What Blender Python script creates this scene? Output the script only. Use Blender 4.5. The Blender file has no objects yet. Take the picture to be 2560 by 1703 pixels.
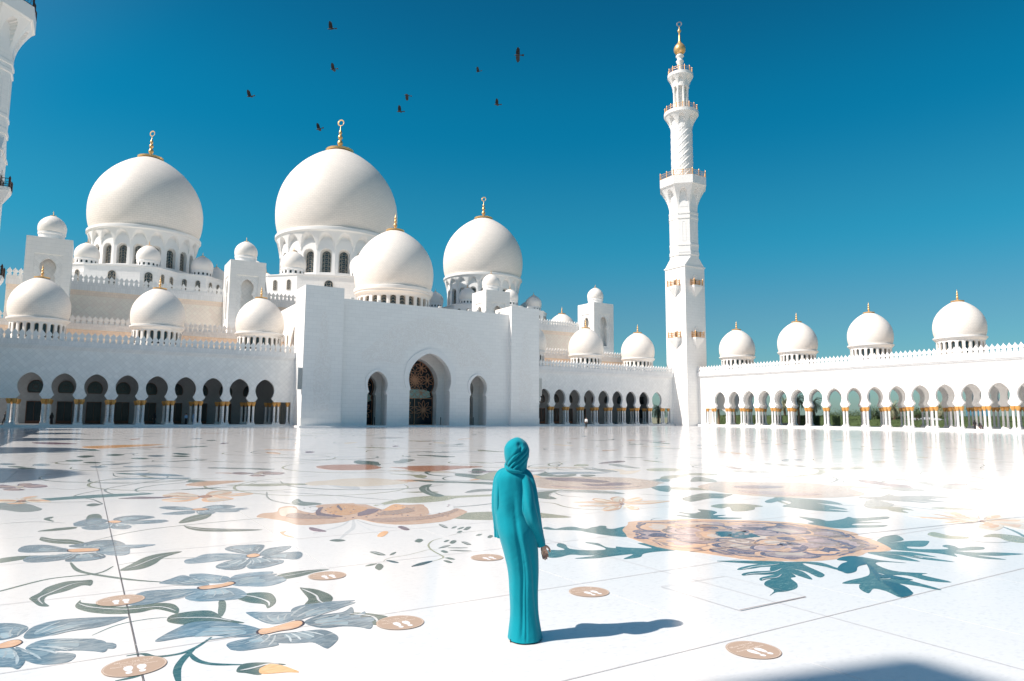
import bpy, bmesh, math, random
from math import sin, cos, pi, radians, sqrt, atan2
from mathutils import Vector, Matrix
random.seed(7)
sc = bpy.context.scene
COL = sc.collection
# ---------------------------------------------------------------- camera, sky, sun, exposure
yaw, pitch, roll = .5563, .1104, .0063
Fv = Vector((sin(yaw)*cos(pitch), cos(yaw)*cos(pitch), sin(pitch)))
R0 = Vector((cos(yaw), -sin(yaw), 0)); U0 = R0.cross(Fv)
Rv = R0*cos(roll)+U0*sin(roll); Uv = -R0*sin(roll)+U0*cos(roll)
cam = bpy.data.objects.new('camera', bpy.data.cameras.new('camera')); COL.objects.link(cam)
mw = Matrix((Rv, Uv, -Fv)).transposed().to_4x4(); mw.translation = Vector((0, 0, 1.87))
cam.matrix_world = mw
cam.data.sensor_width = 36; cam.data.lens = 24; cam.data.clip_start = .1; cam.data.clip_end = 9000
sc.camera = cam
SUN_EL, SUN_OFF = radians(47), radians(13.3)       # the sun stands to the left and a little beyond the facade
tosun = Vector((-cos(SUN_OFF)*cos(SUN_EL), sin(SUN_OFF)*cos(SUN_EL), sin(SUN_EL)))
w = bpy.data.worlds.new('World'); sc.world = w; w.use_nodes = True
nt = w.node_tree; bg = nt.nodes['Background']
sky = nt.nodes.new('ShaderNodeTexSky'); sky.sky_type = 'NISHITA'; sky.sun_disc = False
sky.sun_elevation = SUN_EL; sky.sun_rotation = atan2(tosun.x, tosun.y)
sky.air_density = 1.0; sky.dust_density = .6; sky.ozone_density = 2.6; sky.altitude = 0
tint = nt.nodes.new('ShaderNodeMix'); tint.data_type = 'RGBA'; tint.blend_type = 'MULTIPLY'; tint.inputs[0].default_value = 1
tc = nt.nodes.new('ShaderNodeTexCoord'); sx_ = nt.nodes.new('ShaderNodeSeparateXYZ'); nt.links.new(tc.outputs['Generated'], sx_.inputs[0])
rp_ = nt.nodes.new('ShaderNodeValToRGB'); rp_.color_ramp.interpolation = 'EASE'; nt.links.new(sx_.outputs[2], rp_.inputs[0])   # photographic grade of the sky by elevation
el_ = rp_.color_ramp.elements; el_[0].position = 0; el_[0].color = (.46, .66, .74, 1); el_[1].position = 1.0; el_[1].color = (.42, .70, .74, 1)
for p_, c_ in ((.12, (.34, .72, .76, 1)), (.26, (.11, .86, .90, 1)), (.40, (.02, .82, .93, 1)), (.58, (.03, .62, .75, 1))): q_ = el_.new(p_); q_.color = c_
vd_ = nt.nodes.new('ShaderNodeVectorMath'); vd_.operation = 'DOT_PRODUCT'; nt.links.new(tc.outputs['Generated'], vd_.inputs[0]); vd_.inputs[1].default_value = tuple(tosun)
mr_ = nt.nodes.new('ShaderNodeMapRange'); mr_.interpolation_type = 'SMOOTHSTEP'; mr_.inputs['From Min'].default_value = .42; mr_.inputs['From Max'].default_value = .95
nt.links.new(vd_.outputs['Value'], mr_.inputs['Value'])          # the sky pales towards the sun, well left of the picture
au_ = nt.nodes.new('ShaderNodeMix'); au_.data_type = 'RGBA'; nt.links.new(mr_.outputs[0], au_.inputs[0]); nt.links.new(rp_.outputs[0], au_.inputs[6]); au_.inputs[7].default_value = (1.25, 1.0, .88, 1)
nt.links.new(au_.outputs[2], tint.inputs[7])
nt.links.new(sky.outputs[0], tint.inputs[6]); nt.links.new(tint.outputs[2], bg.inputs[0])
bg.inputs[1].default_value = .084
sl = bpy.data.objects.new('sun', bpy.data.lights.new('sun', 'SUN')); COL.objects.link(sl)
sl.data.energy = 4.8; sl.data.angle = radians(.62); sl.data.color = (1, .93, .85)
sl.rotation_euler = tosun.to_track_quat('Z', 'Y').to_euler(); sl.location = (0, 0, 60)
sc.view_settings.view_transform = 'Standard'; sc.view_settings.look = 'None'
sc.view_settings.exposure = .40; sc.view_settings.gamma = 1
sc.cycles.max_bounces = 8; sc.cycles.diffuse_bounces = 5; sc.cycles.glossy_bounces = 4
sc.cycles.use_denoising = True

# ---------------------------------------------------------------- traced floor-inlay outlines (metres on the floor)
FLOWERS=[
('blue',[[(1.434,6.451),(1.235,6.792),(0.982,6.942),(0.806,6.797),(0.654,6.581),(0.679,6.518),(0.866,6.529),(1.05,6.47),(1.22,6.318),(1.395,6.265)],[(1.508,6.602),(1.426,6.979),(1.463,7.019),(1.61,6.933),(1.77,6.838),(1.836,6.736),(1.768,6.593),(1.604,6.517)],[(1.783,6.83),(1.867,6.976),(2.036,7.011),(2.227,6.933),(2.408,6.847),(2.287,6.761),(2.09,6.648),(1.886,6.583),(1.755,6.542)],[(1.806,6.454),(1.992,6.581),(2.197,6.585),(2.319,6.708),(2.284,6.533),(2.186,6.406),(2.286,6.286),(2.313,6.124),(2.236,5.975),(2.177,6.065),(2.06,6.162),(1.884,6.211)],[(1.669,6.205),(1.871,6.165),(1.934,5.995),(1.918,5.853),(1.798,5.686),(1.761,5.699),(1.718,5.875),(1.596,5.923),(1.44,6.041),(1.445,6.185),(1.513,6.246)],[(1.407,6.258),(1.271,6.239),(1.135,6.198),(1.117,6.092),(1.17,5.97),(1.29,5.943),(1.471,5.951),(1.437,6.09),(1.455,6.229)]],[(1.398,6.377),(1.412,6.28),(1.553,6.301),(1.68,6.305),(1.774,6.388),(1.793,6.49),(1.736,6.524),(1.623,6.477),(1.513,6.432),(1.447,6.444)]),
('blue',[[(1.276,8.339),(1.091,8.447),(0.868,8.663),(0.85,8.735),(0.97,8.87),(1.102,8.98),(1.21,8.73),(1.283,8.507)],[(1.178,8.748),(1.172,8.987),(1.309,8.955),(1.444,8.78),(1.528,8.636),(1.516,8.46),(1.417,8.385),(1.261,8.476)],[(1.493,8.428),(1.608,8.684),(1.817,8.727),(2.019,8.659),(1.951,8.483),(2.014,8.352),(2.058,8.187),(1.965,8.063),(1.807,7.985),(1.623,8.093),(1.507,8.203)],[(1.179,8.229),(0.919,8.342),(0.689,8.397),(0.573,8.234),(0.633,8.015),(0.512,7.911),(0.65,7.83),(0.876,7.908),(1.043,8.033),(1.199,8.137)],[(1.199,8.137),(1.02,7.971),(1.018,7.824),(1.109,7.699),(1.283,7.632),(1.451,7.606),(1.554,7.732),(1.534,7.98),(1.457,8.107)]],[(1.171,8.275),(1.204,8.174),(1.35,8.17),(1.476,8.221),(1.537,8.297),(1.502,8.379),(1.389,8.315),(1.224,8.327)]),
('blue',[[(-0.043,11.393),(-0.307,11.961),(-0.58,12.047),(-0.631,11.667),(-0.509,11.467),(-0.287,11.402),(-0.06,11.271)],[(-0.039,11.13),(-0.222,11.111),(-0.458,11.186),(-0.531,10.93),(-0.434,10.725),(-0.209,10.685),(0.002,10.798),(0.092,10.991)],[(-0.0,10.982),(-0.086,10.671),(-0.031,10.547),(0.2,10.505),(0.349,10.657),(0.261,11.021)],[(0.265,11.283),(0.409,11.548),(0.649,11.438),(0.961,11.273),(0.819,11.169),(0.658,11.193),(0.617,10.751),(0.499,10.668),(0.353,10.84),(0.261,11.021)],[(0.032,11.554),(-0.068,11.751),(0.09,11.878),(0.253,12.009),(0.461,11.966),(0.577,11.672),(0.588,11.445),(0.385,11.42),(0.227,11.441)]],[(-0.071,11.383),(-0.022,11.223),(0.129,11.162),(0.263,11.15),(0.28,11.287),(0.168,11.406),(-0.025,11.45)]),
('blue',[[(1.993,9.827),(1.75,10.095),(1.514,10.168),(1.372,10.003),(1.243,9.9),(1.235,9.676),(1.419,9.625),(1.676,9.648),(1.914,9.628)],[(1.967,9.906),(1.789,10.335),(1.87,10.563),(2.054,10.6),(2.281,10.498),(2.289,10.322),(2.11,9.886)],[(2.118,9.818),(2.269,10.125),(2.469,10.218),(2.615,10.205),(2.559,10.026),(2.371,9.8),(2.132,9.684)],[(2.12,9.629),(2.32,9.765),(2.597,9.734),(2.586,9.483),(2.452,9.256),(2.281,9.415),(2.116,9.511)],[(2.035,9.618),(2.159,9.426),(2.293,9.289),(2.257,9.138),(2.181,9.07),(1.998,8.959),(1.833,9.003),(1.855,9.315),(1.951,9.607)],[(1.904,9.574),(1.749,9.606),(1.563,9.429),(1.506,9.246),(1.615,9.047),(1.765,9.043),(1.872,9.305)]],[(1.959,9.81),(1.961,9.661),(2.042,9.651),(2.115,9.756),(2.068,9.885)]),
('blue',[[(-0.319,7.234),(-0.266,7.515),(-0.089,7.635),(0.165,7.573),(0.409,7.458),(0.42,7.392),(0.224,7.224),(-0.018,7.208),(-0.246,7.141)],[(-0.588,7.762),(-0.52,7.777),(-0.395,7.691),(-0.301,7.509),(-0.346,7.3),(-0.408,7.238),(-0.474,7.228),(-0.547,7.321)],[(-0.286,6.883),(-0.186,7.057),(0.044,6.969),(0.218,6.816),(0.261,6.648),(0.235,6.483),(0.158,6.551),(-0.007,6.672),(-0.171,6.725)],[(-0.345,6.964),(-0.226,6.758),(-0.006,6.605),(0.049,6.507),(-0.002,6.371),(-0.157,6.404),(-0.268,6.571),(-0.333,6.778)],[(-0.515,6.975),(-0.453,6.982),(-0.379,6.984),(-0.311,6.765),(-0.268,6.571),(-0.296,6.39),(-0.35,6.461),(-0.478,6.576)]],[(-0.493,7.074),(-0.463,7.103),(-0.403,7.162),(-0.347,7.153),(-0.319,7.064),(-0.368,6.977),(-0.453,6.982)]),
('blue',[[(0.475,14.164),(0.283,14.606),(0.083,14.385),(-0.022,14.024),(0.039,13.689),(0.32,13.728)],[(0.443,13.863),(0.225,13.682),(0.086,13.527),(0.199,13.218),(0.404,13.194),(0.556,13.594)],[(0.552,14.23),(0.638,14.521),(0.853,14.635),(1.107,14.444),(1.181,14.168),(0.948,14.006),(0.663,13.843)],[(0.615,13.87),(0.942,13.9),(1.271,13.823),(1.326,13.617),(1.164,13.454),(0.798,13.558)],[(0.512,13.721),(0.679,13.626),(0.783,13.266),(0.678,13.038),(0.498,13.235)]],[(0.471,14.015),(0.563,13.795),(0.666,13.905),(0.573,14.108)]),
('blue',[[(1.982,15.026),(1.775,15.564),(1.491,15.723),(1.425,15.476),(1.663,15.069)],[(1.929,14.839),(1.638,14.818),(1.367,14.639),(1.593,14.388),(1.878,14.427)],[(2.11,15.093),(2.345,15.452),(2.619,15.389),(2.718,15.039),(2.427,14.777)],[(2.132,14.807),(2.427,14.777),(2.885,14.745),(2.601,14.544),(2.614,14.271),(2.304,14.367)],[(1.978,14.759),(2.244,14.557),(2.198,14.247),(1.964,14.204)]],[(1.92,15.006),(2.039,14.778),(2.205,14.902),(2.082,15.109)]),
('peach',[[(2.377,17.354),(2.135,18.255),(1.849,18.214),(1.669,17.743),(1.972,17.394)],[(2.342,17.083),(1.954,17.225),(1.609,17.068),(1.642,16.716),(1.999,16.453)],[(2.516,17.352),(2.701,18.149),(3.017,18.268),(3.145,17.907),(2.952,17.416)],[(2.594,17.161),(3.03,17.45),(3.404,17.482),(3.48,17.204),(3.09,16.963)],[(2.428,16.964),(2.771,16.954),(2.94,16.506),(2.763,16.262),(2.38,16.144),(2.3,16.517)]],[(2.327,17.235),(2.428,16.964),(2.594,17.161),(2.493,17.439)]),
('mauve',[[(4.727,23.146),(4.496,23.771),(4.139,23.595),(4.296,22.955)],[(4.696,22.745),(4.447,22.472),(4.562,22.084),(4.86,22.123)],[(4.936,23.18),(5.312,23.495),(5.607,22.974),(5.322,22.418),(4.964,22.605)],[(4.825,23.381),(5.06,23.775),(5.342,23.629),(4.981,23.156)]],[(4.705,23.158),(4.789,22.834),(4.977,23.016),(4.894,23.345)]),
('mauve',[[(-1.35,21.647),(-1.647,22.42),(-1.872,22.255),(-1.82,21.675),(-1.466,21.394)],[(-1.362,21.337),(-1.582,21.194),(-1.419,20.765),(-1.126,20.775)],[(-1.259,21.83),(-1.041,22.291),(-0.771,21.853),(-0.716,21.351),(-1.02,21.242)],[(-1.337,21.966),(-1.341,22.552),(-1.089,22.517),(-1.128,21.948)]],[(-1.37,21.704),(-1.264,21.374),(-1.176,21.599),(-1.298,21.898)]),
('cream',[[(-1.091,18.293),(-1.327,18.756),(-1.547,18.643),(-1.516,18.302),(-1.215,18.041)],[(-1.074,18.025),(-1.256,17.846),(-1.017,17.591),(-0.89,17.798)],[(-0.978,18.329),(-0.786,18.56),(-0.522,17.913),(-0.542,17.668),(-0.87,17.944)],[(-1.075,18.482),(-1.015,18.93),(-0.781,19.088),(-0.902,18.521)]],[(-1.102,18.234),(-1.017,18.026),(-0.941,18.177),(-1.038,18.362)]),
('peach',[[(9.965,11.53),(9.787,12.073),(9.268,12.247),(9.507,11.959)],[(10.029,11.604),(10.161,12.214),(10.112,12.554),(9.882,12.368),(9.811,11.947)],[(10.072,11.69),(10.239,12.171),(10.531,12.497),(10.787,12.558),(10.639,12.191),(10.213,11.723)],[(10.132,11.612),(10.564,11.992),(11.069,12.251),(10.991,11.996),(10.646,11.712)],[(10.025,11.454),(10.649,11.641),(11.001,11.586),(11.231,11.365),(10.5,11.233)],[(9.928,11.379),(9.926,11.129),(9.858,10.864),(9.671,10.675),(9.588,10.818)],[(9.851,11.38),(9.406,10.919),(9.062,10.826),(9.006,10.952),(9.255,11.2),(9.552,11.338)],[(9.881,11.469),(9.419,11.62),(8.973,11.701),(9.156,11.517),(9.534,11.389)]],[(9.944,11.542),(9.886,11.403),(10.029,11.494),(10.081,11.619)]),
('cream',[[(14.232,6.418),(14.777,6.808),(15.07,7.232),(14.763,7.283),(14.423,6.926),(14.165,6.531)],[(14.142,6.396),(14.346,6.89),(14.366,7.286),(14.329,7.306),(14.18,6.905)],[(14.098,6.377),(14.015,6.92),(13.658,7.357),(13.691,6.949),(13.817,6.55)],[(14.044,6.335),(13.874,6.577),(13.363,6.621),(13.527,6.415)],[(14.284,6.389),(14.616,6.427),(14.954,6.627),(15.302,6.593),(15.085,6.394),(14.53,6.25)],[(14.255,6.332),(14.872,6.358),(15.139,6.055),(14.605,5.846),(14.322,6.077)],[(14.122,6.291),(14.322,6.077),(14.388,5.761),(13.799,5.53),(13.883,5.845)],[(14.021,6.29),(13.907,6.172),(13.331,6.028),(13.227,5.732),(13.85,5.864),(14.202,6.145)]],[(14.139,6.368),(14.039,6.281),(14.197,6.306),(14.284,6.389)]),
]
LEAVES=[
('teal',[(6.661,9.701),(6.807,9.777),(6.817,9.552),(6.996,9.596),(7.198,9.579),(7.263,9.298),(7.453,9.372),(7.563,9.372),(7.679,9.431),(7.735,9.336),(7.604,9.164),(7.667,9.068),(7.989,9.154),(8.007,9.057),(7.732,8.912),(7.51,8.583),(7.336,8.361),(7.187,8.552),(7.085,8.937),(7.02,9.259),(6.683,9.51)]),
('teal',[(5.529,7.929),(5.659,8.102),(5.808,8.016),(5.902,8.047),(5.942,8.288),(6.109,8.469),(6.122,8.322),(5.987,8.041),(6.119,7.836),(6.38,7.728),(6.489,7.973),(6.47,8.309),(6.603,8.185),(6.516,7.868),(6.58,7.742),(6.669,7.824),(6.746,7.691),(7.039,7.478),(7.104,7.849),(7.236,7.773),(7.157,7.498),(7.222,7.199),(6.917,7.248),(6.657,7.235),(6.444,7.083),(6.175,7.103),(6.44,7.241),(6.487,7.293),(6.237,7.319),(5.892,7.327),(5.637,7.46),(5.985,7.465),(5.839,7.589),(5.74,7.686),(5.489,7.622),(5.378,7.701)]),
('teal',[(7.17,6.398),(7.649,6.12),(7.887,5.909),(7.549,5.962),(7.271,6.217)]),
('teal',[(7.816,5.857),(7.575,5.983),(7.208,5.988),(7.012,5.935),(6.988,5.884),(7.213,5.851),(7.397,5.844),(7.648,5.732)]),
('teal',[(7.648,5.732),(7.304,5.667),(7.072,5.738),(6.863,5.734),(6.781,5.659),(6.936,5.63),(7.096,5.536),(7.374,5.53)]),
('teal',[(7.35,5.512),(7.051,5.502),(6.847,5.472),(6.753,5.383),(6.898,5.384),(7.01,5.261)]),
('teal',[(7.73,5.919),(7.966,5.856),(8.159,5.759),(8.256,5.613),(8.166,5.378),(8.123,5.265),(8.05,5.274),(8.083,5.497),(8.0,5.725),(7.731,5.262),(7.596,5.15),(7.486,5.152),(7.629,5.42),(7.614,5.631),(7.595,5.439),(7.373,5.158),(7.304,5.138),(7.367,5.378),(7.421,5.475),(7.282,5.303),(7.157,5.284),(6.996,5.085),(6.8,4.951),(6.584,4.92),(6.447,4.949),(6.276,4.898),(6.504,5.019),(6.612,5.226),(6.8,5.344),(6.952,5.374),(7.169,5.494),(7.345,5.719)]),
('darkteal',[(8.609,5.635),(8.891,5.708),(9.054,5.613),(8.76,5.32),(8.71,5.276),(8.452,5.247),(8.172,5.103),(7.973,5.088),(8.013,5.195),(8.077,5.292),(8.412,5.449),(8.637,5.504)]),
('teal',[(9.054,5.613),(9.092,5.316),(9.218,5.054),(8.993,5.259),(8.805,5.22),(8.629,4.97),(8.642,4.795),(8.824,4.591),(8.681,4.579),(8.609,4.214),(8.44,4.384),(8.497,4.654),(8.331,4.751),(8.278,4.537),(8.155,4.128),(8.086,4.116),(8.074,4.312),(7.966,4.488),(7.772,4.221),(7.635,4.148),(7.406,4.135),(7.532,4.362),(7.524,4.499),(7.283,4.416),(7.37,4.563),(7.542,4.68),(7.6,4.702),(7.446,4.821),(7.663,4.868),(7.955,4.878),(8.208,4.951),(8.698,5.283)]),
('darkteal',[(7.969,4.659),(7.991,4.501),(7.912,4.352),(7.731,4.194),(7.58,4.131),(7.424,4.134),(7.674,4.384)]),
('darkteal',[(8.698,5.283),(8.586,5.133),(8.264,4.854),(8.337,4.78),(8.332,4.506),(8.225,4.569),(8.114,4.755),(7.897,4.643),(8.198,4.893)]),
('teal',[(9.451,5.716),(9.801,5.601),(10.011,5.392),(9.963,5.046),(9.821,5.292),(9.845,4.764),(9.654,5.066),(9.642,5.395),(9.477,5.015),(9.345,5.246),(9.366,5.473)]),
('teal',[(10.461,6.167),(10.794,6.292),(11.09,6.341),(11.26,6.3),(11.006,6.062),(10.79,5.977),(10.413,5.993),(10.919,5.903),(11.149,5.771),(10.976,5.668),(10.595,5.55),(10.39,5.668),(10.291,5.54),(10.626,5.302),(10.792,5.297),(10.886,5.429),(11.05,5.45),(11.052,5.334),(10.941,5.21),(11.213,5.194),(11.331,5.078),(11.15,4.999),(10.901,5.053),(10.659,5.148),(10.797,4.938),(11.06,4.786),(11.264,4.539),(10.79,4.672),(10.591,4.845),(10.623,4.488),(10.416,4.703),(10.453,5.051),(10.242,4.924),(10.258,5.164),(10.09,5.434),(9.97,5.681),(10.09,5.888)]),
('teal',[(11.667,8.4),(11.757,8.041),(11.69,7.783),(12.177,7.804),(12.498,7.9),(12.469,7.715),(13.081,7.603),(13.179,7.516),(12.941,7.403),(12.439,7.432),(12.108,7.474),(12.376,7.18),(12.105,7.235),(11.835,7.347),(11.629,7.26),(12.14,6.969),(11.794,6.902),(11.369,7.08),(11.075,7.183),(10.964,7.505),(11.123,7.82),(11.336,7.84)]),
('teal',[(9.764,9.728),(9.98,9.529),(10.119,10.011),(10.224,9.707),(10.421,9.759),(10.587,9.833),(10.763,10.077),(10.883,9.836),(10.76,9.569),(10.413,9.363),(10.638,9.236),(10.27,9.137),(10.603,8.844),(10.333,8.806),(9.937,9.059),(9.765,9.273)]),
('olive',[(5.212,13.805),(5.774,14.371),(6.423,14.763),(7.105,14.848),(7.629,14.56),(8.634,14.371),(8.471,14.098),(7.442,14.202),(6.883,13.861),(6.247,13.806),(5.865,14.017),(5.474,13.847)]),
('green',[(7.444,16.47),(7.86,17.131),(8.218,17.314),(7.78,16.575),(7.436,15.659),(7.314,14.733),(7.038,14.652),(7.143,15.561)]),
('olive',[(5.882,11.537),(6.376,11.948),(7.013,11.835),(7.479,11.658),(7.864,10.493),(7.128,10.761),(6.452,10.886),(6.057,11.151)]),
('green',[(3.924,15.293),(4.181,15.778),(4.152,15.167),(4.35,14.858),(4.352,14.566),(4.048,14.546),(3.85,14.75)]),
('green',[(8.273,18.747),(8.686,18.17),(9.261,17.688),(10.027,16.936),(9.704,16.388),(9.053,17.29),(8.465,17.704),(8.237,18.235)]),
('green',[(9.8,21.26),(10.086,21.351),(9.676,20.633),(9.571,20.03),(9.751,19.31),(9.431,19.808),(9.505,20.499)]),
('olive',[(8.464,21.043),(8.905,20.507),(9.211,20.091),(9.139,19.632),(8.767,19.118),(8.69,19.469),(8.812,20.133)]),
('olive',[(10.279,18.631),(10.949,19.308),(12.048,20.335),(11.435,18.423),(10.62,17.684),(10.219,17.896)]),
('grey',[(8.037,15.073),(8.365,15.418),(8.767,15.612),(9.129,15.415),(8.944,15.103),(8.476,15.092),(8.146,15.013)]),
('green',[(12.517,18.499),(13.265,19.201),(12.941,18.04),(13.813,18.307),(13.485,17.755),(12.912,17.461),(12.452,17.838),(12.368,18.341)]),
('green',[(13.744,17.856),(14.133,17.652),(13.9,17.305),(13.412,17.198)]),
('olive',[(11.393,10.312),(11.902,10.454),(12.336,10.213),(12.387,9.758),(12.087,9.72),(11.775,9.498),(11.385,9.432),(11.185,9.543),(11.485,9.855),(11.658,10.061),(11.321,9.947)]),
('green',[(11.907,11.614),(12.965,12.082),(13.308,12.035),(13.507,11.786),(13.606,11.594),(13.105,11.335),(12.718,11.167),(12.486,11.295),(11.927,11.12),(11.571,11.085)]),
('green',[(9.583,14.21),(10.246,14.43),(10.574,14.494),(10.145,14.19),(9.573,13.668),(9.281,12.939),(9.034,13.076),(9.059,13.432)]),
('grey',[(10.526,14.428),(11.256,13.881),(11.419,13.208),(11.271,12.954),(10.848,13.379),(10.467,14.015)]),
('olive',[(17.34,18.638),(18.168,18.812),(18.531,18.323),(18.382,17.524),(17.298,17.64),(16.909,18.006)]),
('olive',[(17.022,16.631),(17.74,16.51),(17.932,15.907),(17.389,15.706),(16.795,16.113)]),
('grey',[(19.486,16.673),(20.131,16.622),(20.401,15.651),(19.446,15.777),(19.264,16.242)]),
('cream',[(16.027,19.312),(16.499,19.07),(16.201,18.372),(16.799,18.342),(15.542,17.404),(15.06,17.409),(15.757,18.33)]),
('olive',[(16.175,21.436),(16.793,21.815),(16.877,21.423),(16.382,20.864),(15.89,20.919)]),
('teal',[(14.855,15.485),(15.16,15.323),(14.636,14.795),(14.43,14.905)]),
('teal',[(13.043,13.857),(13.445,13.976),(13.705,13.836),(12.682,12.807),(12.605,13.147)]),
('green',[(15.196,14.497),(16.455,15.504),(16.587,15.211),(16.157,14.382),(15.711,14.028),(15.432,14.37)]),
('teal',[(13.07,10.255),(13.657,10.526),(14.182,10.614),(14.338,10.274),(14.525,9.684),(14.177,9.081),(13.961,9.311),(13.921,9.555),(13.715,9.018),(13.483,8.543),(13.192,8.803),(13.203,8.319),(12.751,8.76),(13.156,9.435),(12.747,8.858),(12.727,9.262),(12.754,9.554),(13.432,9.827),(13.61,10.19),(13.032,10.048)]),
('grey',[(15.811,9.718),(16.41,9.519),(17.143,9.74),(16.848,9.357),(17.442,9.219),(17.663,8.963),(17.803,8.622),(16.837,8.649),(16.733,8.111),(16.385,8.419),(16.252,8.849),(16.196,8.18),(15.926,8.673),(15.659,9.299)]),
('grey',[(21.67,12.215),(21.57,11.71),(21.237,10.88),(21.046,9.878),(20.531,9.088),(19.983,9.385),(20.135,10.025),(21.151,11.319)]),
('grey',[(18.438,10.775),(19.007,10.634),(19.118,10.242),(18.873,9.738),(18.25,9.924),(18.282,10.532)]),
('olive',[(12.335,5.517),(12.737,5.569),(12.909,5.414),(12.802,5.14),(12.263,4.928),(12.245,5.141),(12.474,5.382)]),
('olive',[(11.75,6.077),(12.114,6.161),(11.962,5.842),(12.08,5.663),(11.966,5.565),(11.723,5.651),(11.604,5.827)]),
('olive',[(14.23,8.488),(14.549,8.445),(14.824,8.195),(14.57,7.778),(14.439,7.942),(14.073,7.619),(14.084,7.961),(14.292,8.209)]),
('olive',[(15.317,7.824),(15.67,7.723),(15.897,7.255),(15.469,7.42),(15.298,7.646)]),
('green',[(-0.45,12.647),(-0.42,12.79),(-0.266,12.509),(-0.057,12.342),(0.11,11.985),(0.12,11.744),(-0.031,11.918),(-0.253,12.104),(-0.425,12.445)]),
('green',[(0.48,9.658),(0.597,9.937),(0.786,10.343),(0.993,10.533),(1.255,10.537),(1.005,10.216),(0.883,9.881),(0.74,9.64),(0.597,9.59)]),
('green',[(0.194,9.261),(0.181,8.981),(0.097,9.03),(-0.05,8.831),(-0.203,8.691),(-0.221,8.448),(-0.172,8.24),(-0.254,8.295),(-0.327,8.545),(-0.355,8.692),(-0.281,8.889),(-0.219,9.133),(-0.059,9.32),(0.096,9.291)]),
('green',[(0.085,8.338),(0.099,8.224),(0.237,8.074),(0.439,7.853),(0.652,7.863),(0.846,7.748),(0.895,7.517),(0.862,7.312),(0.826,7.396),(0.704,7.597),(0.562,7.553),(0.362,7.608),(0.179,7.779),(0.073,7.97),(0.042,8.134)]),
('green',[(0.763,7.189),(0.818,7.308),(0.962,7.347),(1.128,7.294),(1.189,7.119),(1.206,6.956),(1.347,6.715),(1.231,6.766),(1.109,6.868),(0.97,6.848),(0.849,6.953),(0.768,7.07)]),
('green',[(1.447,7.719),(1.612,7.775),(1.774,7.679),(1.785,7.445),(1.734,7.224),(1.63,7.082),(1.633,7.25),(1.52,7.386),(1.447,7.586)]),
('green',[(1.953,8.323),(2.103,8.491),(2.365,8.537),(2.65,8.454),(2.459,8.382),(2.253,8.259),(2.038,8.217)]),
('green',[(2.108,7.724),(2.142,7.705),(2.244,7.563),(2.303,7.291),(2.271,7.086),(2.155,6.941),(1.969,7.003),(2.059,7.211),(2.086,7.496)]),
('green',[(2.219,6.539),(2.335,6.502),(2.463,6.363),(2.526,6.233),(2.458,6.183),(2.35,6.044),(2.311,6.125),(2.307,6.333),(2.22,6.445)]),
('green',[(0.145,14.571),(0.198,15.124),(0.342,15.166),(0.388,14.547),(0.23,14.302)]),
('green',[(1.502,13.263),(1.669,13.824),(1.97,14.25),(2.161,14.192),(1.998,13.638),(1.744,13.337)]),
('green',[(1.542,12.933),(1.602,12.8),(1.813,12.486),(2.146,12.201),(2.591,11.854),(2.216,11.884),(1.765,12.141),(1.571,12.529)]),
('green',[(-0.517,13.444),(-0.278,13.639),(-0.007,13.657),(-0.027,13.44),(-0.314,13.364)]),
('green',[(-0.806,11.183),(-0.639,11.254),(-0.386,11.169),(-0.535,10.99),(-0.78,10.87),(-0.864,10.897)]),
('green',[(0.149,16.763),(0.281,16.993),(0.417,16.704),(0.247,16.474)]),
('green',[(1.063,5.501),(1.133,5.633),(1.267,5.593),(1.407,5.469),(1.346,5.466),(1.258,5.499),(1.202,5.343),(1.118,5.431)]),
('orange',[(1.258,5.499),(1.312,5.526),(1.377,5.447),(1.423,5.342),(1.45,5.25),(1.376,5.294),(1.216,5.353),(1.213,5.449)]),
('green',[(-0.499,14.935),(-0.423,15.165),(-0.352,15.125),(-0.388,14.872),(-0.328,14.511),(-0.429,14.675)]),
('peach',[(2.397,20.246),(2.763,20.923),(3.373,21.035),(3.984,20.654),(3.504,20.262),(2.809,19.732),(2.55,19.871)]),
('peach',[(2.776,11.474),(2.885,11.502),(2.795,11.287),(2.856,10.879),(2.762,11.049)]),
('mauve',[(3.307,11.693),(3.375,11.597),(3.443,11.183),(3.306,11.261),(3.259,11.473)]),
('orange',[(0.004,45.805),(1.658,47.443),(4.3,47.592),(2.379,44.755),(0.759,43.331)]),
('mauve',[(-2.755,53.336),(-1.821,53.828),(-0.18,50.304),(-1.688,50.154)]),
('blue',[(-2.595,31.605),(-2.356,31.975),(-2.011,31.311),(-2.27,30.873)]),
('blue',[(-1.5,30.578),(-1.244,30.926),(-0.92,30.285),(-1.198,29.872)]),
('green',[(-2.18,30.015),(-1.927,30.093),(-1.6,29.372),(-1.876,29.342)]),
('green',[(-0.542,32.651),(-0.247,33.265),(0.093,32.618),(-0.231,31.843)]),
('green',[(0.067,31.273),(0.365,31.546),(0.681,30.81),(0.357,30.515)]),
('green',[(0.943,36.37),(1.323,37.131),(1.687,36.307),(1.265,35.366)]),
('blue',[(0.268,28.593),(0.545,28.897),(0.834,28.305),(0.531,27.943)]),
('green',[(1.767,33.283),(2.123,33.617),(2.437,32.769),(2.05,32.411)]),
('blue',[(2.492,34.916),(2.893,35.439),(3.218,34.567),(2.776,33.957)]),
('green',[(-1.829,28.983),(-1.589,29.196),(-1.279,28.577),(-1.539,28.346)]),
('green',[(-0.182,35.52),(0.152,36.414),(0.522,35.723),(0.151,34.575)]),
('green',[(3.427,34.327),(3.828,34.654),(4.124,33.714),(3.691,33.38)]),
('green',[(5.319,10.911),(5.371,10.892),(5.351,10.711),(5.301,10.523),(5.251,10.561),(5.281,10.761)]),
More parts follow.
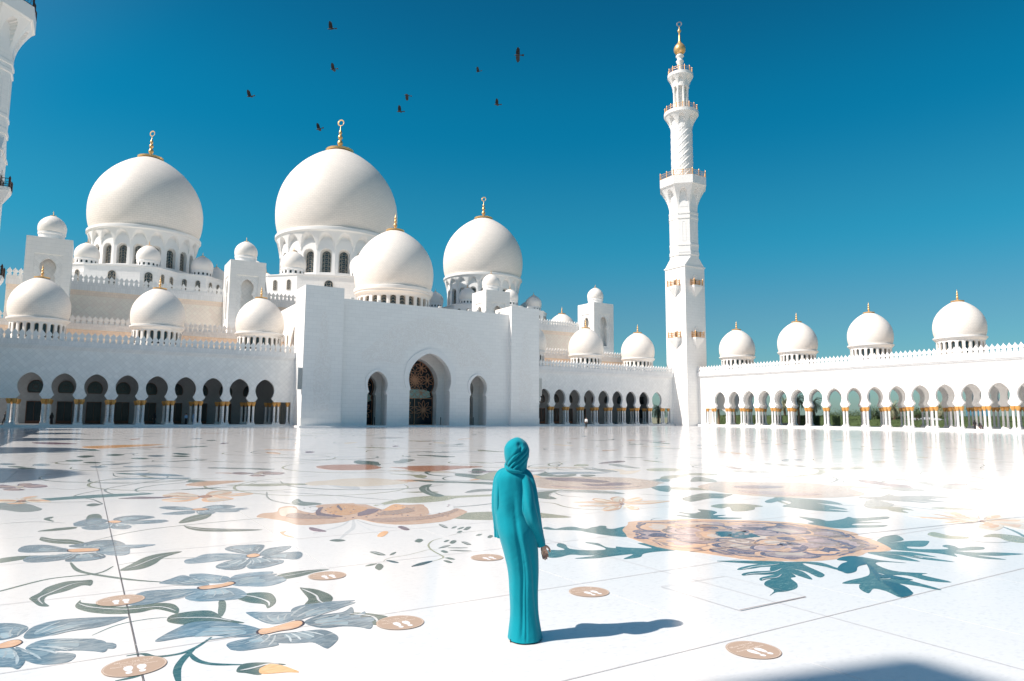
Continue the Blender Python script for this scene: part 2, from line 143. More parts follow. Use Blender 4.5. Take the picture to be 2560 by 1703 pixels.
('green',[(5.33,10.459),(5.424,10.571),(5.481,10.598),(5.49,10.563),(5.387,10.446),(5.339,10.435)]),
('green',[(5.368,10.318),(5.476,10.436),(5.549,10.473),(5.568,10.444),(5.448,10.32),(5.384,10.299)]),
('green',[(5.439,10.231),(5.588,10.414),(5.668,10.452),(5.67,10.387),(5.508,10.196),(5.444,10.186)]),
('green',[(5.221,10.046),(5.309,10.145),(5.355,10.153),(5.356,10.105),(5.261,10.003),(5.224,10.011)]),
('green',[(5.349,9.646),(5.436,9.728),(5.486,9.733),(5.493,9.693),(5.399,9.609),(5.356,9.617)]),
('green',[(5.431,9.421),(5.54,9.549),(5.581,9.548),(5.562,9.471),(5.446,9.343),(5.419,9.366)]),
('green',[(4.322,9.678),(4.434,9.818),(4.477,9.789),(4.461,9.676),(4.343,9.539),(4.313,9.595)]),
('green',[(4.671,9.41),(4.751,9.505),(4.799,9.523),(4.805,9.488),(4.717,9.389),(4.678,9.385)]),
('green',[(4.71,9.292),(4.824,9.434),(4.873,9.437),(4.862,9.358),(4.741,9.215),(4.705,9.235)]),
('green',[(4.895,9.272),(4.949,9.262),(4.949,9.133),(4.918,8.996),(4.863,9.02),(4.872,9.164)]),
('green',[(4.323,8.799),(4.38,8.831),(4.394,8.762),(4.377,8.668),(4.318,8.644),(4.311,8.726)]),
('green',[(3.456,9.234),(3.529,9.214),(3.565,9.067),(3.562,8.916),(3.486,8.951),(3.457,9.113)]),
('green',[(3.607,8.89),(3.687,9.001),(3.744,9.043),(3.762,9.024),(3.673,8.905),(3.622,8.878)]),
('green',[(3.172,8.279),(3.277,8.454),(3.308,8.414),(3.28,8.269),(3.171,8.103),(3.154,8.174)]),
('darkteal',[(3.442,8.593),(3.491,8.562),(3.52,8.464),(3.526,8.373),(3.474,8.414),(3.448,8.521)]),
('green',[(3.09,8.407),(3.169,8.472),(3.239,8.487),(3.272,8.465),(3.181,8.397),(3.116,8.392)]),
('green',[(4.174,8.361),(4.225,8.358),(4.247,8.283),(4.243,8.202),(4.19,8.213),(4.172,8.298)]),
('green',[(4.077,8.21),(4.121,8.206),(4.134,8.126),(4.123,8.04),(4.077,8.052),(4.07,8.142)]),
('darkteal',[(3.578,8.096),(3.731,8.213),(3.873,8.261),(3.941,8.246),(3.762,8.119),(3.631,8.086)]),
('green',[(4.386,9.0),(4.501,9.099),(4.595,9.129),(4.633,9.106),(4.502,9.001),(4.416,8.984)]),
('green',[(4.512,8.962),(4.617,8.945),(4.714,8.88),(4.763,8.817),(4.645,8.842),(4.552,8.913)]),
('green',[(4.456,8.788),(4.562,8.754),(4.656,8.663),(4.7,8.581),(4.582,8.625),(4.493,8.723)]),
('mauve',[(4.614,11.036),(4.7,11.064),(4.709,10.883),(4.67,10.669),(4.583,10.663),(4.586,10.868)]),
('green',[(3.241,10.358),(3.344,10.416),(3.42,10.349),(3.446,10.24),(3.332,10.189),(3.263,10.275)]),
('orange',[(3.995,10.369),(4.173,10.663),(4.27,10.716),(4.272,10.6),(4.078,10.297),(4.002,10.29)]),
('lily',[(2.802,13.347),(2.99,13.771),(3.272,13.851),(3.462,14.42),(3.718,14.637),(3.804,14.407),(3.72,13.931),(3.843,13.37),(4.075,13.903),(4.19,14.374),(4.426,14.524),(4.889,14.461),(5.142,14.223),(5.17,13.291),(5.241,13.251),(5.641,13.754),(5.92,13.598),(6.2,13.443),(5.777,12.284),(5.577,12.083),(6.247,12.347),(6.542,12.612),(6.528,12.19),(6.394,11.938),(5.709,11.278),(5.241,11.137),(4.79,11.199),(4.472,11.574),(4.324,12.201),(3.972,11.989),(3.506,11.928),(3.206,12.098),(3.124,12.603),(2.926,13.133)]),
('mauve',[(4.075,13.903),(4.248,14.07),(3.978,13.294),(4.205,12.704),(4.051,12.643),(3.815,12.999)]),
('mauve',[(4.818,13.316),(5.134,13.311),(4.857,12.801),(4.451,12.566)]),
('lilydark',[(3.49,13.568),(3.751,13.111),(4.044,12.502),(3.53,12.65),(3.276,13.08)]),
('lilydark',[(4.483,12.111),(5.222,11.982),(5.745,11.989),(6.471,12.564),(6.388,12.269),(5.714,11.705),(5.026,11.527),(4.513,11.682)]),
('orange',[(4.216,13.824),(4.623,14.32),(4.928,14.056),(4.957,13.41),(4.329,12.785),(4.113,13.219)]),
('white',[(6.2,13.443),(6.481,13.287),(6.559,12.78),(6.247,12.347),(5.661,12.036),(5.933,12.524)]),
('white',[(3.804,14.407),(3.899,14.536),(4.14,14.13),(3.948,13.636),(3.735,13.838),(3.741,14.089)]),
('white',[(5.03,14.382),(5.454,14.147),(5.462,13.759),(5.377,13.713),(5.282,13.992),(5.02,14.194)]),
('cream',[(3.444,14.256),(3.659,14.398),(3.705,14.024),(3.471,13.268),(3.242,13.247),(3.289,13.681)]),
('mauve',[(4.505,14.016),(4.631,14.278),(4.552,13.9),(4.492,13.584),(4.405,13.413),(4.454,13.691)]),
('lilydark',[(5.132,12.972),(5.669,13.277),(5.654,12.68),(5.212,12.444),(4.827,12.505)]),
('orange',[(5.159,13.041),(5.623,13.764),(5.784,13.712),(5.705,13.257),(5.432,12.973)]),
('mauve',[(5.688,12.143),(5.725,12.169),(5.73,12.119),(5.69,12.094)]),
('mauve',[(3.72,12.981),(3.751,13.009),(3.761,12.958),(3.729,12.931)]),
('mauve',[(5.88,11.754),(5.918,11.779),(5.922,11.731),(5.883,11.708)]),
('mauve',[(4.118,13.244),(4.151,13.274),(4.161,13.221),(4.126,13.192)]),
('mauve',[(4.336,13.977),(4.372,14.011),(4.381,13.952),(4.344,13.92)]),
('mauve',[(5.064,12.412),(5.1,12.439),(5.106,12.389),(5.069,12.363)]),
('mauve',[(5.5,12.109),(5.536,12.135),(5.542,12.086),(5.503,12.062)]),
('mauve',[(4.547,13.714),(4.583,13.746),(4.591,13.689),(4.554,13.658)]),
('mauve',[(3.9,12.642),(3.931,12.668),(3.94,12.619),(3.908,12.594)]),
('mauve',[(4.817,13.147),(4.853,13.177),(4.86,13.123),(4.823,13.094)]),
('mauve',[(5.102,12.939),(5.139,12.968),(5.145,12.914),(5.107,12.887)]),
('mauve',[(4.682,12.869),(4.717,12.897),(4.724,12.845),(4.688,12.818)]),
('mauve',[(4.692,12.698),(4.726,12.726),(4.734,12.675),(4.698,12.648)]),
('mauve',[(4.105,12.987),(4.138,13.015),(4.147,12.964),(4.113,12.936)]),
('mauve',[(3.712,13.252),(3.743,13.282),(3.753,13.229),(3.721,13.201)]),
('mauve',[(6.617,13.165),(6.661,13.197),(6.663,13.139),(6.617,13.108)]),
('mauve',[(4.468,13.102),(4.502,13.131),(4.511,13.078),(4.475,13.05)]),
('mauve',[(4.744,12.429),(4.778,12.456),(4.786,12.406),(4.75,12.381)]),
('mauve',[(3.919,13.173),(3.951,13.201),(3.961,13.149),(3.927,13.121)]),
('mauve',[(5.193,12.291),(5.228,12.317),(5.234,12.267),(5.197,12.242)]),
('mauve',[(5.914,12.177),(5.953,12.203),(5.957,12.153),(5.916,12.128)]),
('mauve',[(3.865,13.16),(3.897,13.189),(3.907,13.137),(3.873,13.109)]),
('mauve',[(6.487,12.957),(6.53,12.988),(6.532,12.932),(6.487,12.902)]),
('mauve',[(5.791,11.788),(5.829,11.812),(5.833,11.765),(5.794,11.742)]),
('mauve',[(5.259,12.174),(5.295,12.2),(5.301,12.151),(5.263,12.126)]),
('mauve',[(4.285,12.416),(4.317,12.442),(4.325,12.393),(4.292,12.369)]),
('mauve',[(5.78,13.1),(5.821,13.131),(5.825,13.075),(5.783,13.046)]),
('mauve',[(5.161,12.443),(5.197,12.469),(5.203,12.419),(5.166,12.393)]),
('mauve',[(3.988,14.185),(4.022,14.219),(4.033,14.16),(3.997,14.127)]),
('mauve',[(5.084,13.096),(5.121,13.126),(5.128,13.071),(5.089,13.043)]),
('mauve',[(5.092,13.197),(5.129,13.227),(5.136,13.172),(5.097,13.143)]),
('mauve',[(3.723,14.429),(3.756,14.464),(3.767,14.404),(3.732,14.37)]),
('mauve',[(3.853,14.113),(3.886,14.147),(3.897,14.089),(3.861,14.056)]),
('mauve',[(4.978,12.631),(5.014,12.658),(5.021,12.607),(4.984,12.581)]),
('mauve',[(4.887,12.746),(4.922,12.774),(4.929,12.722),(4.892,12.695)]),
('mauve',[(4.85,12.481),(4.885,12.508),(4.892,12.458),(4.855,12.432)]),
('mauve',[(4.14,12.425),(4.172,12.45),(4.18,12.402),(4.148,12.378)]),
('mauve',[(5.658,13.36),(5.698,13.392),(5.703,13.335),(5.661,13.304)]),
('mauve',[(5.303,12.862),(5.34,12.891),(5.346,12.838),(5.307,12.81)]),
('mauve',[(4.122,13.554),(4.156,13.585),(4.165,13.53),(4.13,13.5)]),
('mauve',[(4.532,12.397),(4.565,12.423),(4.573,12.374),(4.538,12.349)]),
('mauve',[(4.657,13.469),(4.692,13.5),(4.7,13.444),(4.663,13.414)]),
('mauve',[(5.572,13.523),(5.613,13.556),(5.618,13.498),(5.576,13.466)]),
('mauve',[(3.541,13.394),(3.571,13.424),(3.582,13.371),(3.55,13.342)]),
('mauve',[(4.566,12.944),(4.601,12.973),(4.609,12.921),(4.573,12.893)]),
('mauve',[(4.233,13.266),(4.267,13.296),(4.276,13.242),(4.241,13.214)]),
('rust',[(7.275,25.141),(7.86,25.715),(8.448,25.721),(9.299,25.292),(9.296,24.112),(9.063,23.404),(8.441,22.942),(7.477,23.288),(7.191,24.099)]),
('rust',[(9.531,23.711),(10.087,23.428),(10.354,23.862),(11.305,23.673),(11.646,23.5),(12.375,22.835),(12.69,22.385),(11.944,22.037),(11.462,21.907),(10.178,21.304),(9.657,21.816),(9.702,23.077)]),
('cream',[(5.254,19.161),(5.611,19.636),(6.052,19.749),(6.749,20.035),(7.565,19.678),(7.862,18.094),(7.097,17.696),(6.245,17.699),(5.664,18.467),(5.294,18.512)]),
('rosette2',[(11.722,17.566),(12.493,17.594),(13.738,16.937),(14.413,16.143),(14.243,14.622),(13.921,14.425),(12.914,13.763),(11.853,13.708),(10.657,14.51),(10.332,15.321),(10.882,16.421)]),
('mauve',[(12.055,17.39),(12.877,16.955),(13.086,15.622),(12.58,15.512),(12.217,16.086),(11.842,16.678)]),
('mauve',[(11.953,15.481),(12.271,15.131),(13.009,15.283),(13.215,14.804),(12.619,14.592),(11.841,14.841)]),
('pinkgrey',[(10.851,15.545),(11.345,14.94),(12.32,14.247),(13.062,14.182),(12.129,14.026),(11.048,14.548)]),
('rosette2',[(14.176,13.245),(14.933,13.7),(16.025,14.054),(16.687,13.391),(17.81,12.714),(17.927,11.735),(17.794,11.123),(17.486,10.964),(16.655,10.064),(15.771,9.87),(14.931,10.074),(14.08,10.67),(13.752,11.377),(13.734,12.234)]),
('mauve',[(15.139,12.892),(15.947,12.801),(16.381,12.222),(15.723,12.08),(15.05,12.445)]),
('pinkgrey',[(14.461,12.138),(15.141,11.468),(15.698,10.587),(14.87,10.63),(14.2,11.407)]),
]
STEMS=[
('green',0.05,[(-0.718,9.146),(-0.637,9.177),(-0.22,9.567),(0.243,9.607),(0.42,9.953)]),
('green',0.06,[(-0.029,10.467),(0.045,9.943),(0.193,9.607),(0.57,9.059),(0.876,8.746)]),
('green',0.07,[(1.302,7.656),(1.269,7.396),(1.195,7.023)]),
('green',0.03,[(0.171,11.98),(0.751,12.631),(1.495,12.96),(2.865,13.149),(3.72,13.021)]),
('teal',0.045,[(1.031,6.431),(0.891,6.227),(0.76,6.126),(0.589,6.143),(0.507,6.268),(0.396,6.279)]),
('teal',0.055,[(0.877,6.212),(0.769,5.993),(0.698,5.757),(0.678,5.411)]),
('teal',0.045,[(0.82,6.134),(0.85,5.903),(0.943,5.747),(1.141,5.616)]),
('green',0.02,[(0.475,10.008),(0.905,10.155),(1.372,10.003)]),
('teal',0.02,[(0.173,6.992),(0.374,7.218),(0.612,7.279),(0.77,7.244)]),
('teal',0.04,[(0.301,5.747),(0.434,5.767),(0.514,5.867)]),
('grey',0.07,[(0.892,25.287),(0.898,24.076),(1.132,23.513),(1.616,23.698),(1.691,24.522),(1.487,25.335)]),
('grey',0.06,[(2.047,24.685),(2.253,23.363),(2.146,22.672),(1.873,21.945),(0.781,20.496),(0.547,19.738),(0.721,18.638),(1.184,17.936),(1.647,17.501)]),
('grey',0.05,[(0.861,20.686),(0.411,19.812),(0.007,19.029),(-0.052,18.507),(0.258,17.814),(0.373,17.256),(0.424,16.761),(0.248,16.561)]),
('grey',0.03,[(-1.624,20.918),(-0.627,20.807),(-0.104,20.305),(0.427,20.921)]),
('grey',0.03,[(-1.096,14.633),(-0.64,14.645),(-0.154,14.202)]),
('grey',0.03,[(-1.928,24.533),(-1.106,23.531),(0.062,22.634),(0.855,22.769)]),
('grey',0.04,[(-1.385,18.072),(-0.513,17.651),(0.374,17.352)]),
('grey',0.05,[(3.981,17.671),(4.514,16.872),(5.135,15.929),(5.647,14.97),(6.038,14.433)]),
('lightgrey',0.05,[(4.269,12.375),(3.865,11.661),(3.456,11.292),(3.203,11.1)]),
('lightgrey',0.07,[(4.272,12.301),(3.952,11.364),(3.708,10.922),(3.396,10.367)]),
('lightgrey',0.04,[(4.251,12.102),(4.128,11.387),(4.096,10.59)]),
('lightgrey',0.03,[(4.267,12.093),(4.316,11.405),(4.569,10.892)]),
('white',0.05,[(4.185,14.285),(4.068,13.736),(3.824,13.302),(3.729,12.898),(3.884,12.592),(4.105,12.396)]),
('white',0.05,[(4.634,14.22),(4.492,13.584),(4.36,13.241)]),
('white',0.05,[(5.056,13.8),(5.188,13.281),(5.114,12.982),(4.857,12.801),(4.851,12.569),(5.109,12.195)]),
('mauve',0.03,[(3.312,11.668),(3.299,11.439),(3.441,11.186)]),
('olive',0.012,[(3.379,8.53),(3.518,8.705),(3.841,8.786),(4.229,8.97),(4.312,8.88)]),
('olive',0.03,[(4.799,9.712),(4.584,9.586),(4.385,9.322),(4.273,9.03),(4.225,8.764),(4.186,8.431),(4.068,8.311),(3.933,8.243)]),
('olive',0.012,[(4.961,9.826),(5.337,9.991),(5.819,10.003)]),
('grey',0.05,[(8.348,22.99),(9.116,21.853),(10.057,20.661),(11.513,19.45)]),
('olive',0.05,[(8.59,12.736),(8.745,12.316),(8.629,11.75),(8.723,11.301),(9.05,11.022)]),
('grey',0.06,[(10.352,14.432),(10.046,14.1),(9.788,13.418),(10.002,12.914)]),
('grey',0.08,[(15.98,22.582),(15.848,21.942),(15.243,21.248),(14.494,20.693),(14.153,20.276)]),
('grey',0.07,[(13.475,20.624),(14.272,20.099),(15.203,19.62),(15.616,19.759),(15.597,20.128)]),
('grey',0.05,[(11.609,12.687),(12.123,12.005),(12.19,11.71)]),
('grey',0.06,[(15.57,15.882),(16.644,15.494),(17.61,14.985),(18.951,14.097)]),
('olive',0.25,[(18.258,14.463),(19.21,14.142),(20.567,14.281),(21.509,14.546),(22.491,15.119),(22.826,15.521)]),
('grey',0.08,[(21.082,14.259),(20.369,13.349),(19.648,12.731),(18.245,12.105)]),
('grey',0.05,[(19.722,13.116),(20.306,12.381),(20.997,11.401),(22.039,10.647),(23.317,10.366),(23.906,10.469),(24.55,11.005),(25.104,11.657)]),
('grey',0.04,[(13.91,9.015),(14.654,8.708),(14.995,8.411),(15.071,7.753),(15.028,7.296)]),
('grey',0.03,[(11.826,5.486),(11.783,5.305),(12.019,5.119),(12.318,5.1)]),
('teal',0.06,[(13.766,5.846),(13.473,5.567),(13.108,5.299),(12.859,5.162)]),
('grey',0.02,[(8.806,9.319),(8.902,9.473),(9.119,9.594),(9.263,9.557)]),
('grey',0.06,[(32.746,14.948),(31.674,13.956),(29.722,13.221),(28.848,12.721),(28.378,11.789)]),
('grey',0.05,[(28.895,13.322),(28.413,12.346),(29.319,12.176)]),
]
ROSETTE=[(7.732,8.912),(8.17,9.28),(8.38,9.492),(8.59,9.51),(8.794,9.464),(9.082,9.371),(9.668,9.182),(10.232,8.721),(10.783,8.225),(11.014,7.744),(10.972,7.117),(10.834,6.716),(10.657,6.59),(10.555,6.322),(10.05,5.725),(9.735,5.639),(9.451,5.716),(9.148,5.64),(8.697,5.661),(8.328,5.721),(8.056,5.842),(7.842,6.003),(7.618,6.175),(7.476,6.562),(7.353,6.997),(7.175,7.312),(7.195,7.75),(7.279,8.087),(7.35,8.353),(7.51,8.583)]
BIRDS=[('uppermost left crow with raised wing', 13.41, 46.7, 29.71, 2.585, 0.1, 1.15, 0.1, 1.0), ('crow directly below the uppermost left one', 14.02, 47.86, 27.34, 2.585, 0.3, 0.6, 0.1, 0.85), ('leftmost crow, wings half raised', 8.73, 50.32, 24.84, 2.535, 0.2, 0.8, 0.15, 0.9), ('crow with ragged spread wings just left of the main crescent', 13.69, 49.86, 23.37, 2.585, 0.5, 0.9, 0.3, 0.85), ('crow with drooping wings, upper of the central pair', 19.38, 46.58, 26.18, 2.685, 0.2, -0.5, -0.1, 0.85), ('lower crow of the central pair, one wing raised', 19.09, 47.25, 25.08, 2.485, 0.3, 0.9, 0, 0.9), ('smallest crow, left of and below the topmost right one', 23.83, 43.44, 27.97, 2.585, 0.1, 0.9, 0.3, 0.7), ('rightmost crow, wings spread steeply', 26.12, 41.42, 29.03, 2.585, 0.9, 0.4, 0, 1.05), ('lowest crow on the right side of the flock', 25.62, 43.63, 25.87, 2.485, 0.35, 0.9, 0, 0.85)]
STICKERS=[('tan floor sticker under the big blue flower at the bottom left', 0.437, 5.988, 0), ('tan floor sticker lying across the dark joint, above the bottom left one', 0.43, 8.12, 0), ('tan floor sticker touching the grey leaf right of the big blue flower', 2.551, 5.994, 0), ('small-looking tan floor sticker between the blue flowers and the lily', 2.53, 8.126, 0), ('farthest tan floor sticker, immediately left of the woman', 4.659, 8.086, 0), ('tan floor sticker right of the woman, above her shadow', 4.717, 5.988, 0), ('nearest tan floor sticker at the lower right, beside the corner shadow', 4.715, 3.856, 0)]
PALMS=[(121, 125.62, 4.01), (140, 123.21, 6.01), (142, 119.73, 5.62), (150, 110.65, 5.94), (146, 103.88, 6.36), (150, 102.47, 5.59), (165, 91.47, 4.66), (175, 85.88, 4.74), (165, 78.67, 4.29)]
PALML=['date palm seen through the last arch of the middle arcade', 'date palm seen through the first arch beside the minaret', 'date palm behind the second arch from the minaret', 'date palm between the fifth and sixth arches', 'large shaggy date palm filling the sixth arch', 'date palm framed by the seventh arch', 'distant date palm crown in the eleventh arch', 'distant date palm crown left in the thirteenth arch', 'leaning date palm right in the thirteenth arch']
TREES=[(175, 102.07, 5.14, 3.2), (170, 94.3, 5.52, 3.5), (160, 83.58, 4.27, 1.6), (175, 88.81, 4.87, 3.0), (185, 113.38, 4.24, 4.5), (190, 123.71, 3.92, 4.5)]
TREEL=['dark tree left of the pylon foot', 'dark tree behind the eleventh arch', 'small thin-trunked tree in front of the canopy', 'dark tree right of the canopy', 'dark tree mass behind the ninth and tenth column pairs', 'dark tree behind the eighth column pair']
# ---------------------------------------------------------------- helpers
class MB:
    def __init__(s): s.v = []; s.f = []; s.uv = {}
    def quad(s, a, b, c, d): n = len(s.v); s.v += [a, b, c, d]; s.f.append((n, n+1, n+2, n+3))
    def box(s, x0, x1, y0, y1, z0, z1):
        n = len(s.v)
        s.v += [(x0,y0,z0),(x1,y0,z0),(x1,y1,z0),(x0,y1,z0),(x0,y0,z1),(x1,y0,z1),(x1,y1,z1),(x0,y1,z1)]
        s.f += [(n,n+3,n+2,n+1),(n+4,n+5,n+6,n+7),(n,n+1,n+5,n+4),(n+1,n+2,n+6,n+5),(n+2,n+3,n+7,n+6),(n+3,n,n+4,n+7)]
        return s
    def obox(s, c, ax, ay, az):
        c = Vector(c); ax = Vector(ax); ay = Vector(ay); az = Vector(az); n = len(s.v)
        for k in (-1, 1):
            for i, j in ((-1,-1),(1,-1),(1,1),(-1,1)): s.v.append(tuple(c+ax*i+ay*j+az*k))
        s.f += [(n,n+3,n+2,n+1),(n+4,n+5,n+6,n+7),(n,n+1,n+5,n+4),(n+1,n+2,n+6,n+5),(n+2,n+3,n+7,n+6),(n+3,n,n+4,n+7)]
        return s
    def bar(s, a, b, r, r2=None, n=5):
        a = Vector(a); b = Vector(b); d = (b-a)
        if d.length < 1e-6: return s
        d.normalize(); u = d.orthogonal().normalized(); w_ = d.cross(u); k = len(s.v); r2 = r if r2 is None else r2
        for p, rr in ((a, r), (b, r2)):
            for i in range(n):
                t = 2*pi*i/n; s.v.append(tuple(p+u*cos(t)*rr+w_*sin(t)*rr))
        for i in range(n): j = (i+1) % n; s.f.append((k+i, k+j, k+n+j, k+n+i))
        s.f.append(tuple(k+n-1-i for i in range(n))); s.f.append(tuple(k+n+i for i in range(n)))
        return s
    def tube(s, pts, rad, n=6):
        P = [Vector(p) for p in pts]; k = len(s.v); prev = None
        for i, p in enumerate(P):
            d = (P[min(i+1, len(P)-1)]-P[max(i-1, 0)]).normalized()
            u = d.orthogonal().normalized() if prev is None else (prev-d*prev.dot(d)).normalized()
            prev = u; w_ = d.cross(u); r = rad[i] if isinstance(rad, (list, tuple)) else rad
            ru, rw = r if isinstance(r, tuple) else (r, r)
            for j in range(n):
                t = 2*pi*j/n; s.v.append(tuple(p+u*cos(t)*ru+w_*sin(t)*rw))
        for i in range(len(P)-1):
            for j in range(n):
                q = (j+1) % n; s.f.append((k+i*n+j, k+i*n+q, k+(i+1)*n+q, k+(i+1)*n+j))
        m = len(P)-1
        s.f.append(tuple(k+n-1-i for i in range(n))); s.f.append(tuple(k+m*n+i for i in range(n)))
        return s
    def lathe(s, prof, n=32, c=(0, 0, 0), a0=0, close=True):
        k = len(s.v); arc = 0; L = [0]
        for i in range(1, len(prof)):
            arc += math.hypot(prof[i][0]-prof[i-1][0], prof[i][1]-prof[i-1][1]); L.append(arc)
        for r, z in prof:
            for i in range(n):
                t = a0+2*pi*i/n; s.v.append((c[0]+r*cos(t), c[1]+r*sin(t), c[2]+z))
        RM = max(r for r, z in prof)
        for i in range(len(prof)-1):
            for j in range(n):
                q = (j+1) % n
                s.uv[len(s.f)] = [(2*pi*j/n*RM, L[i]), (2*pi*(j+1)/n*RM, L[i]), (2*pi*(j+1)/n*RM, L[i+1]), (2*pi*j/n*RM, L[i+1])]
                s.f.append((k+i*n+j, k+i*n+q, k+(i+1)*n+q, k+(i+1)*n+j))
        if close:
            if prof[-1][0] > 1e-4: s.f.append(tuple(k+(len(prof)-1)*n+i for i in range(n)))
            if prof[0][0] > 1e-4: s.f.append(tuple(k+n-1-i for i in range(n)))
        return s
    def extrude(s, pts, org, X, Y, N, d):
        """polygon pts (2D, counter-clockwise seen from +N) in the frame org,X,Y; front at org, back at org-N*d"""
        org = Vector(org); X = Vector(X); Y = Vector(Y); N = Vector(N); k = len(s.v); n = len(pts)
        for o in (org, org-N*d):
            for a, b in pts: s.v.append(tuple(o+X*a+Y*b))
        s.f.append(tuple(k+i for i in range(n))); s.f.append(tuple(k+2*n-1-i for i in range(n)))
        for i in range(n): j = (i+1) % n; s.f.append((k+j, k+i, k+n+i, k+n+j))
        return s
    def mesh(s, name, mat, smooth=False, mats=None, mi=None):
        me = bpy.data.meshes.new(name); me.from_pydata(s.v, [], s.f)
        if s.uv:
            ul = me.uv_layers.new(name='uv')
            for p in me.polygons:
                u = s.uv.get(p.index)
                if u:
                    for q, li in enumerate(p.loop_indices): ul.data[li].uv = u[q]
        me.materials.append(mat)
        if mats:
            for m_ in mats: me.materials.append(m_)
        if mi:
            for f_, m_ in mi.items(): me.polygons[f_].material_index = m_
        if smooth:
            me.shade_smooth() if hasattr(me, 'shade_smooth') else None
            for p in me.polygons: p.use_smooth = True
        me.update(); return me
    def obj(s, name, mat, parent=None, smooth=False, loc=None, **k):
        return put(name, s.mesh(name, mat, smooth, **k), parent, loc)

def put(name, me, parent=None, loc=None, rz=0, sc_=None):
    o = bpy.data.objects.new(name, me); COL.objects.link(o)
    if parent: o.parent = parent
    if loc is not None: o.location = loc
    if rz: o.rotation_euler = (0, 0, rz)
    if sc_: o.scale = (sc_,)*3 if not isinstance(sc_, tuple) else sc_
    return o
def auto(me, ang=35):
    for p in me.polygons: p.use_smooth = True
    try: me.set_sharp_from_angle(angle=radians(ang))
    except Exception: pass
    return me
def tag(o, label, cat, group=None):
    o['label'] = label; o['category'] = cat
    if group: o['group'] = group
    return o
def thing(name, label, cat, loc=(0, 0, 0), rz=0, group=None, scale=None):
    o = bpy.data.objects.new(name, None); COL.objects.link(o); o.location = loc; o.rotation_euler = (0, 0, rz)
    if scale: o.scale = (scale,)*3
    o.empty_display_size = .2
    return tag(o, label, cat, group)
def struct(o): o['kind'] = 'structure'; return o
def stuff(o): o['kind'] = 'stuff'; return o
def copy_tree(o, parent=None):
    kids = list(o.children)
    c = o.copy(); COL.objects.link(c); c.parent = parent
    for ch in kids: copy_tree(ch, c)
    return c
def spline(pts, closed=True, k=4):
    n = len(pts); out = []
    for i in range(n if closed else n-1):
        g = lambda j: pts[j % n] if closed else pts[max(0, min(n-1, j))]
        p0, p1, p2, p3 = g(i-1), g(i), g(i+1), g(i+2)
        for q in range(k):
            t = q/k
            out.append(tuple(.5*((2*p1[d])+(-p0[d]+p2[d])*t+(2*p0[d]-5*p1[d]+4*p2[d]-p3[d])*t*t+(-p0[d]+3*p1[d]-3*p2[d]+p3[d])*t**3) for d in range(len(p1))))
    if not closed: out.append(pts[-1])
    return out
def ccw(pts):
    a = sum(pts[i][0]*pts[(i+1) % len(pts)][1]-pts[(i+1) % len(pts)][0]*pts[i][1] for i in range(len(pts)))
    return pts if a > 0 else pts[::-1]

# ---------------------------------------------------------------- materials
def M(name, col, rough=.5, metal=0, spec=.5):
    m = bpy.data.materials.new(name); m.use_nodes = True; b = m.node_tree.nodes['Principled BSDF']
    b.inputs['Base Color'].default_value = (*col, 1); b.inputs['Roughness'].default_value = rough
    b.inputs['Metallic'].default_value = metal; b.inputs['Specular IOR Level'].default_value = spec
    return m, m.node_tree, b
def nd(nt_, t, **kw):
    n = nt_.nodes.new(t)
    for k, v in kw.items(): setattr(n, k, v)
    return n
def mixc(nt_, fac, a, b):
    m = nd(nt_, 'ShaderNodeMix', data_type='RGBA')
    for i, x in ((0, fac), (6, a), (7, b)):
        if hasattr(x, 'links') or hasattr(x, 'is_output'): nt_.links.new(x, m.inputs[i])
        elif i == 0: m.inputs[0].default_value = x
        else: m.inputs[i].default_value = (*x, 1)
    return m.outputs[2]
def math_(nt_, op, a, b=None):
    m = nd(nt_, 'ShaderNodeMath', operation=op)
    for i, x in enumerate((a, b)):
        if x is None: continue
        if hasattr(x, 'is_output'): nt_.links.new(x, m.inputs[i])
        else: m.inputs[i].default_value = x
    return m.outputs[0]
